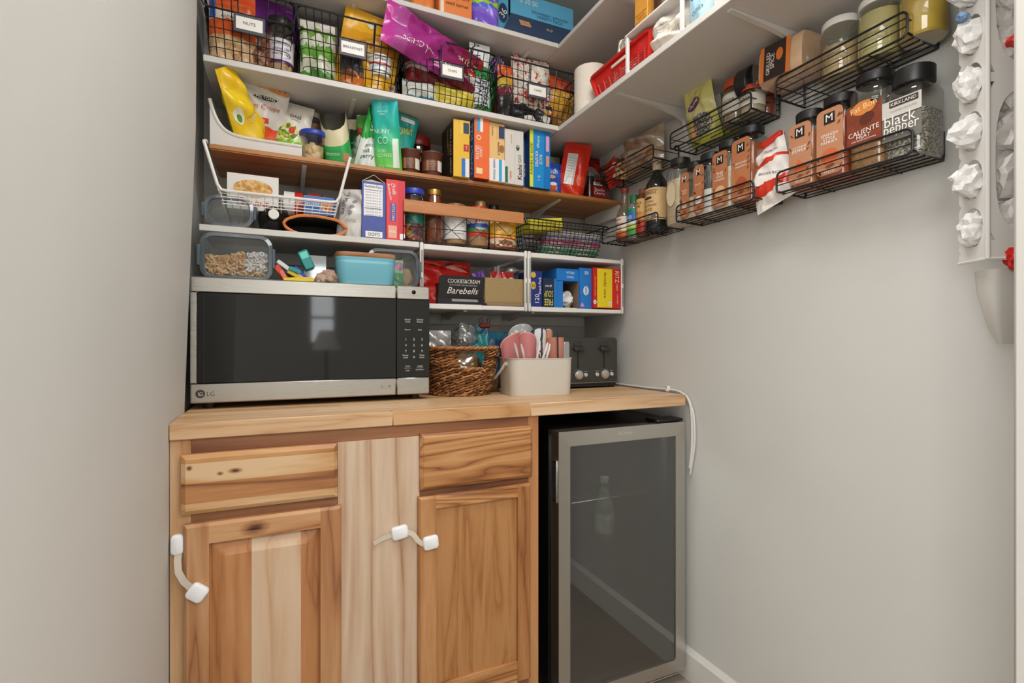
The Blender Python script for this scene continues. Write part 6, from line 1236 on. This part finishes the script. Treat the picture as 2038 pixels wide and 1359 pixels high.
pouch('snack_bag', 'teal bag clamped with a black clip behind the woven basket', 'bag', .075, .20, .05, bands([(0, '#1f6a6e'), (.6, '#2a7f84'), (.85, '#1f5f70'), (1, '#8ab8c0')], wav=.2), (.612, 1.62, .94), 0, crk=.012, seed=155)
pouch('snack_bag', 'blue and teal bag lying behind the caddy', 'bag', .11, .205, .05, bands([(0, '#2a4a7a'), (.75, '#2c5a92'), (.85, '#3a8aa8'), (1, '#2a4f8a')], wav=.2), (.70, 1.70, .915), 0, crk=.010, seed=156)
mb = MB().box(-.02, -.006, 0, .02, .006, .014, .003)
t = thing('binder_clip', 'red and black binder clip on the teal bag', 'clip', (.632, 1.615, 1.132)); mb.build('jaw', mat('#8a1f1c', .4), t)
for s in (-1, 1): MB().tube([(s*.012-.005, 0, .012), (s*.016-.006, 0, .03), (s*.016+.004, 0, .034), (s*.012+.004, 0, .012)], .0013, 5).build('handle', INK, t)
lump('root_vegetable', 'knobbly brown thing half hidden between basket and caddy', 'ginger', (.06, .05, .06), mat('#8a6a44', .7, var=.3, vscale=40), (.655, 1.60, .9145), 157, .5)
CAD = mat('#cfc9be', .42, var=.04, vscale=10)
t = thing('caddy', 'cream metal caddy with a side handle full of baby utensils', 'caddy', (.752, 1.472, .9145), -5)
o = lambda k, z: [(a, b, z) for a, b in rrect(-.106*k, -.076*k, .106*k, .076*k, .032, 6)]
MB().loft([o(.965, 0), o(.97, .003), o(1, .114), o(1.02, .1155), o(1.02, .1175), o(.985, .117), o(.955, .006)], cap0=True, cap1=True).build('body', CAD, t, smooth=35)
MB().tube([(-.108, -.03, .10), (-.113, -.03, .102), (-.119, -.02, .085), (-.128, .03, .05), (-.128, .06, .045), (-.116, .07, .075), (-.109, .072, .10)], .005, 8, flat=.6).build('handle', mat('#d8cfbc', .4), t)
MB().lathe([(.006, 0), (.006, .004)], 12, (-.111, -.031, .10), axis='y').build('rivet', mat('#cfcfcc', .3, .8), t)
GCD = 'baby things in the caddy'
def bib(name, label, x, y, z, w, h, m, mi_, rz, depth=.028, ry=0):
    """soft bib folded into a U, rounded top"""
    t = thing(name, label, 'bib', (x, y, z), rz, GCD, 0, ry); mb = MB(); n = 20
    def fn(u, v):
        a = math.pi*(u-.5)*1.1; top = h*(.72+.28*math.cos((u-.5)*math.pi)**.6); return Vector((w/2*math.sin(a), depth*math.cos(a)*-1+depth, v*top))
    mb.grid(fn, n, 8); n0 = len(mb.v); mb.grid(lambda u, v: fn(1-u, v)+Vector((0, .003, 0)), n, 8)
    mb.build('cloth', m, t, smooth=70)
    MB().tube([fn(i/n, 1)+Vector((0, .0015, 0)) for i in range(n+1)], .0026, 6).build('edge', mi_, t); return t
PK = mat('#c47a7a', .5); PKL = mat('#e0a39c', .5)
bib('silicone_bib', 'dusty pink silicone bib curling over the left of the caddy', .706, 1.478, .985, .085, .128, PK, PKL, 25, ry=-14)
bib('silicone_bib', 'second dusty pink bib folded inside the first in the caddy', .712, 1.455, .96, .06, .152, PK, PKL, -30)
bib('cloth_bib', 'grey patterned cloth bib standing up in the caddy', .727, 1.505, .96, .088, .18, bands([(0, '#a8aaa8'), (1, '#b0b2ae')], spots='#dcdcd6', sscale=9, sthr=.3, rough=.85), mat('#bfc6cc', .7), 4, .02)
bib('cloth_bib', 'striped navy and cream cloth bib in the caddy', .777, 1.48, .955, .06, .175, bands([(0, '#e0d8ca'), (.2, '#3a4a62'), (.3, '#dfe0e0'), (.5, '#35455c'), (.58, '#e6dccb'), (.8, '#d8c8b8'), (.9, '#5a4a4c'), (1, '#d9cfc2')], axis='u', wav=.1, rough=.85), mat('#33445c', .7), -8, .03)
bib('silicone_bib', 'salmon silicone piece standing at the back right of the caddy', .83, 1.52, .955, .05, .170, mat('#d99a84', .5), mat('#e6b8a4', .5), 10, .02)
jar('silicone_cup', 'salmon pink silicone cup in the caddy', 'cup', [(.024, 0), (.026, .06), (.029, .142), (.027, .143), (.025, .06)], (.829, 1.475, .955), mat('#c98470', .5), group=GCD)
def spoon(label, x, y, z, L, col, rz, ry, rx=8):
    t = thing('baby_spoon', label, 'spoon', (x, y, z), rz, GCD, rx, ry)
    MB().tube([(0, 0, 0), (0, 0, L*.6), (0, 0, L*.85), (0, 0, L)], [.005, .0062, .0085, .004], 8, flat=.45).build('handle', mat(col, .35), t)
    patch('oval', mat('#d89a3a' if 'yellow' in label else '#c98a8a', .4), plane_fn((0, -.0028, L*.45), (1, 0, 0), (0, 0, 1), (0, -1, 0), .0005), 0, 0, .005, .02, parent=t); return t
spoon('white spoon handle leaning left, first in the caddy', .694, 1.442, .962, .124, '#ece6e2', 0, -18); spoon('white spoon handle leaning left, second in the caddy', .712, 1.438, .962, .12, '#efe9e6', 0, -17)
spoon('white spoon handle with a yellow mark in the caddy', .722, 1.43, .962, .125, '#f0ebe6', 0, 8); spoon('white spoon handle leaning right beside the yellow marked one', .732, 1.428, .962, .125, '#ece8e6', 0, 16); spoon('white spoon handle at the middle of the caddy', .75, 1.428, .962, .118, '#f0ece8', 0, 12)
tag(MB().tube([(.816, 1.43, .955), (.815, 1.435, 1.115)], .0026, 8).build('straw', mat('#1c1718', .4)), 'thin dark straw standing in the caddy', 'straw', GCD)
tag(MB().tube(smoothpts([(.748, 1.43, 1.03), (.74, 1.428, 1.06), (.75, 1.425, 1.05), (.77, 1.425, 1.035)]), .0022, 6).build('cord', mat('#7a1f24', .5)), 'dark red cord looping over the caddy rim', 'cord', GCD)
MBx = [(a, b) for a, b in rrect(-.012, -.008, .012, .008, .005, 3)]
tag(MB().loft([[(a*k, b*k, z) for a, b in MBx] for k, z in ((1, 0), (1, .12), (.8, .128))]).build('clear_tube', clear('#eef0e6', .25, .05, .2), loc=(.858, 1.455, .955)), 'small clear container at the right end of the caddy', 'container', GCD)
# toaster
t = thing('toaster', 'dark grey four slot toaster with two levers and silver dials', 'toaster', (1.003, 1.553, .9145)); t.scale = (1, 1, 1)
TG = mat('#3b3b38', .38)
MB().loft([[(a, y, b) for a, b in rrect(-.136, .016, .136, .184, .012, 4)] for y in (.262, .008)]).build('body', TG, t, smooth=35)
MB().loft([[(a, y, b) for a, b in rrect(-.134, .018, .134, .182, .012, 4)] for y in (.008, .0)], cap0=False).build('front_panel', TG, t, smooth=35)
MB().box(-.14, -.004, .018, .14, .26, .023, .001).build('trim_line', mat('#8f8d88', .25, 1), t)
MB().box(-.132, .006, .006, .132, .255, .018).build('base', mat('#1f1f1f', .5), t)
for a, b in ((-.12, .02), (.12, .02), (-.12, .24), (.12, .24)): MB().lathe([(.012, 0), (.012, .007)], 10, (a, b, 0)).build('foot', BKM, t)
for a in (-.037, .075):
    MB().box(a-.0022, -.0012, .072, a+.0022, .001, .168).build('lever_slot', mat('#0c0c0c', .6), t)
    lv = MB().box(a-.021, -.016, .135, a+.021, -.002, .150, .003).build('lever', mat('#2f2f2d', .4), t); MB().box(a-.017, -.004, .150, a+.017, -.0005, .170, .002).build('lever_guard', mat('#33332f', .4), lv)
    MB().lathe([(.0165, 0), (.0165, .003), (.0135, .004), (.0135, .009), (.0115, .010)], 24, (a+.004, -.0005, .049), axis='y').build('dial', mat('#c9c6be', .3, .7), t)
    for q in range(7):
        g_ = R(30+q*20); text('.', KW, front(0), a+.004+.022*math.cos(g_), .049+.02*math.sin(g_), h=.0015, parent=t, name='dial_mark')
for a in (.032-.037, .044, .108): MB().lathe([(.0072, 0), (.0072, .004), (.006, .005)], 16, (a, -.0005, .049), axis='y').build('button', mat('#d9d7d0', .3, .5), t); text('cancel', KW, front(0), a, .062, w=.012, parent=t)
for a in (-.07, .05):
    for b in (.06, .17): MB().box(a-.05, b, .1836, a+.05, b+.03, .1846).build('bread_slot', mat('#080808', .7), t)
# ------------------------------------------------------------------ topmost shelf
Z3 = 2.1408
pouch('snack_bag', 'orange and white pouch at the left of the topmost shelf', 'bag', .08, .17, .05, bands([(0, '#e6823a'), (.5, '#e9904a'), (1, '#eda060')], wav=.1), (.41, 1.602, Z3), 0, crk=.004, seed=161)
carton('snack_carton', 'orange carton with dark script on the topmost shelf', 'carton', .112, .18, .08, (.513, 1.572, Z3), {'*': mat('#e8823c', .4)}, prints=[('f', 'rect', mat('#f2dcc0', .4), -.045, .09, .012, .18), ('f', 'oval', mat('#2a2420', .4), .045, .09, .02, .05)], texts=[('f', 'pumpkin', mat('#5a3416', .4), .005, .065, .08, None, 0, .2), ('f', 'seed kernel', mat('#5a3416', .4), .005, .04, .075, None, 0, .2)])
pouch('chip_bag', 'purple, lime and blue foil bag on the topmost shelf', 'bag', .105, .19, .06, bands([(0, '#7a5ad0'), (.22, '#8a6ae0'), (.34, '#4a6ae0'), (.40, '#a8d83a'), (.50, '#6a5ad0'), (.7, '#3a4ab8'), (1, '#5a4ac0')], wav=.12, rough=.2), (.624, 1.602, Z3), 0, crk=.008, seed=163)
carton('drink_carton', 'light blue carton numbered 36 edge on, left of the navy flap box', 'carton', .046, .19, .10, (.705, 1.632, Z3), {'*': mat('#5ab4dc', .4)}, prints=[('f', 'oval', mat('#1f3a5a', .4), .002, .10, .036, .07), ('f', 'rect', mat('#7ab84a', .4), -.008, .175, .03, .03)], texts=[('f', '36', WH, .002, .10, .03, None, 60)])
t = carton('drink_box', 'large light blue drink box with a navy flap hanging towards the corner', 'carton', .26, .19, .20, (.865, 1.632, Z3), {'*': mat('#5fb6e0', .4), '-x': mat('#1f2f4a', .4)}, texts=[('f', 'STRAWBERRY LEMONADE', mat('#1f4a6a', .4), .03, .135, .15), ('f', 'VARIETY PACK', mat('#1f4a6a', .4), .03, .122, .11), ('f', '10 30 50', WH, -.06, .165, .08)])
MB().add([(-.128, -.002, .108), (.128, -.002, .108), (.036, -.064, .004), (-.183, -.064, .004), (-.128, .0, .108), (.128, 0, .108), (.036, -.061, .002), (-.183, -.061, .002)], [(0, 3, 2, 1), (4, 5, 6, 7), (0, 1, 5, 4), (3, 7, 6, 2), (0, 4, 7, 3), (1, 2, 6, 5)]).build('hanging_flap', mat('#2b3f5e', .4), t, smooth=0)
f = plane_fn((-.04, -.033, .056), (1, 0, 0), (0, .512, .859), (0, -.859, .512), .0012); patch('rect', mat('#d99a72', .45), f, -.045, .01, .042, .034, parent=t); text('RP', mat('#c9b8a0', .45), f, .055, .01, w=.026, parent=t); text('keep\nrefrigerated', mat('#a8603c', .4), plane_fn((-.04, -.033, .056), (1, 0, 0), (0, .512, .859), (0, -.859, .512), .0018), -.045, .01, w=.034, parent=t)
lump('rubbish_bag', 'black plastic bag slumped on the topmost shelf in the corner', 'bag', (.17, .17, .16), mat('#17171a', .3, bump=.3, bscale=25), (1.08, 1.60, Z3), 165, .4)
# riser and packs on the side board
t = thing('shelf_riser', 'white metal riser standing on the side board beside the red basket', 'riser', (0, 0, 0))
RW = mat('#e3e1dc', .38); ry0, ry1 = .955, 1.186
MB().box(.8935, ry0, Z2+.104, 1.185, ry1, Z2+.112, .002).build('top_panel', RW, t)
for yy in (ry0+.002, ry1-.012):
    MB().box(.8945, yy, Z2+.0005, .9035, yy+.009, Z2+.104, .001).build('leg', RW, t); MB().box(1.174, yy, Z2+.0005, 1.184, yy+.009, Z2+.104, .001).build('leg', RW, t)
carton('pasta_box', 'orange printed carton standing on the white riser', 'carton', .055, .13, .08, (.92, 1.145, Z2+.1125), {'*': mat('#dd9a3a', .45, var=.15, vscale=60)}, rz=-90, texts=[('f', 'whole grain\nspaghetti\ncook 9 min', mat('#a8601c', .4), 0, .04, .045)])
jar('sauce_jar', 'brown jar beside the orange carton on the white riser', 'jar', [(.028, 0), (.03, .004), (.03, .10), (.026, .108)], (.945, 1.075, Z2+.1125), mat('#4a2c1c', .3), None, (mat('#8a7a62', .4), .028, .104, .12))
pouch('flour_bag', 'crumpled cream bag with a printed back lying under the riser', 'bag', .125, .105, .07, bands([(0, '#e3d9cc'), (.5, '#e9e2d6'), (.85, '#e6d8dc'), (1, '#d9cbd8')], wav=.1), (.935, 1.03, Z2+.001), -84, crk=.014, seed=171, ry=-6, texts=[('contains wheat gluten and barley\nstore in a cool dry place\nbest before see the seal', mat('#6a6058', .4), 0, .62, .7), ('||||| ||', INK, .3, .3, .25)])
pouch('flour_bag', 'blue and navy pouch at the edge of the side board', 'bag', .075, .19, .05, bands([(0, '#a8cfe0'), (.35, '#8fc0da'), (.48, '#2a2c4a'), (1, '#1f2240')], wav=.1), (.922, .912, Z2+.001), -88, crk=.005, seed=172, texts=[('OZED', mat('#3a3a2c', .4), 0, .12, .55), ('SIMPLY', WH, 0, .62, .6)], prints=[('oval', mat('#1f2c48', .4), -.2, .36, .3, .12), ('leaf', mat('#d9c04a', .4), -.1, .8, .3, .08, 60)])
pouch('flour_bag', 'plain white paper bag at the near end of the side board', 'bag', .07, .19, .06, mat('#e3e0da', .6, bump=.15, bscale=30), (.93, .84, Z2+.001), -92, crk=.008, seed=173)
# ------------------------------------------------------------------ plastic bag dispenser by the doorway
BD = mat('#d6d3cd', .4)
DX, DY, DZ = 1.132, .4535, 1.20
t = thing('bag_dispenser', 'white plastic carrier bag dispenser with oval holes, stuffed with bags', 'dispenser', (DX, DY, DZ), -30)
def holed(org, ax, wd, z0, z1, holes, nrm):
    """one wall with smooth oval openings: every opening sits in its own cell (za, zb, ru, rz)"""
    mb = MB(); o_, a_, n_ = Vector(org), Vector(ax), Vector(nrm)*.0022; N = 32
    P_ = lambda u, z, k: o_+a_*(u*wd)+Vector((0, 0, z))+n_*k
    cells = []; zc = z0
    for za, zb, ru, rz in holes:
        if za > zc: mb.box(0, 0, 0, 0, 0, 0) if False else None; cells.append((zc, za, 0, 0))
        cells.append((za, zb, ru, rz)); zc = zb
    if zc < z1: cells.append((zc, z1, 0, 0))
    for za, zb, ru, rz in cells:
        if not ru:
            mb.loft([[P_(0, za, k), P_(1, za, k), P_(1, zb, k), P_(0, zb, k)] for k in (1, 0)]); continue
        out, inn = [], []; hz, cz = (zb-za)/2, (za+zb)/2
        for i in range(N):
            q = 2*math.pi*(i+.5)/N; c_, s_ = math.cos(q), math.sin(q); m_ = max(abs(c_), abs(s_))
            out.append((.5+.5*c_/m_, cz+hz*s_/m_)); e = 3.; k = (abs(c_)**e+abs(s_)**e)**(-1/e) if ru > .34 else 1.; inn.append((.5+ru*c_*k, cz+rz*s_*k))
        mb.loft([[P_(u, z, 0) for u, z in out], [P_(u, z, 0) for u, z in inn], [P_(u, z, 1) for u, z in inn], [P_(u, z, 1) for u, z in out]], cap0=False, cap1=False)
    return mb
HZ = .62
holed((-.058, .0, 0), (0, -1, 0), .06, .02, HZ, [(.035+.082*k, .035+.082*(k+1), .34, .034) for k in range(7)], (1, 0, 0)).build('front_wall', BD, t, smooth=30)
holed((-.058, -.06, 0), (1, 0, 0), .118, .02, HZ, [(.05, .31, .40, .115), (.325, .60, .40, .122)], (0, 1, 0)).build('side_wall', BD, t, smooth=30)
MB().tube([(-.058, .0, .02), (-.058, -.06, .02), (.058, -.06, .02)], .003, 6).build('lower_rim', BD, t)
MB().tube([(-.0575, -.0595, .02), (-.0575, -.0595, HZ)], .0035, 8).build('corner_bead', BD, t)
MB().loft([[(a*k+.012*(1-k), b*k-.002, z) for a, b in rrect(-.05, -.052, .058, .0, .018, 5)] for k, z in ((.2, -.12), (.5, -.09), (.8, -.035), (.88, .005))], cap0=True, cap1=False).build('chute', BD, t, smooth=50)
MB().box(.0565, -.058, .02, .059, .0, HZ).build('back_plate', BD, t)
def dw(x, y, z): c_, s_ = math.cos(R(-30)), math.sin(R(-30)); return (DX+x*c_-y*s_, DY+x*s_+y*c_, DZ+z)
BGM = mat('#dcdad6', .36)
W7 = ['one', 'two', 'three', 'four', 'five', 'six', 'seven']
for k in range(7):
    lump('carrier_bag', 'white crumpled carrier bag bulging from front hole number %s up' % W7[k], 'bag', (.046+.014*(k % 3), .038, .058), BGM, dw(-.056-.004*(k % 2), -.03, .075+.082*k-.03), 180+k, .30, group='carrier bags in the dispenser', rz=-30, sub=3, freq=2.6, facet=True)
for k in range(7):
    lump('carrier_bag', 'white crumpled carrier bag behind the side window, number %s from the bottom' % W7[k], 'bag', (.088, .034, .082), mat('#cfccc7', .36), dw(.002, -.046, .085+.072*k-.04), 190+k, .36, group='carrier bags in the dispenser', rz=-30, sub=3, freq=2.6, facet=True)
lump('carrier_bag', 'red carrier bag peeping out at the bottom of the dispenser', 'bag', (.05, .03, .04), mat('#c9241f', .35), dw(-.01, -.055, .0), 197, .4, facet=True)
lump('carrier_bag', 'red scrap of carrier bag showing in the upper dispenser window', 'bag', (.05, .03, .024), mat('#cf2a22', .35), dw(-.01, -.062, .36), 198, .4, facet=True)
lump('carrier_bag', 'blue scrap of carrier bag in an upper dispenser hole', 'bag', (.02, .02, .014), mat('#6f8fb4', .35), dw(-.078, -.035, .425), 199, .4, facet=True)
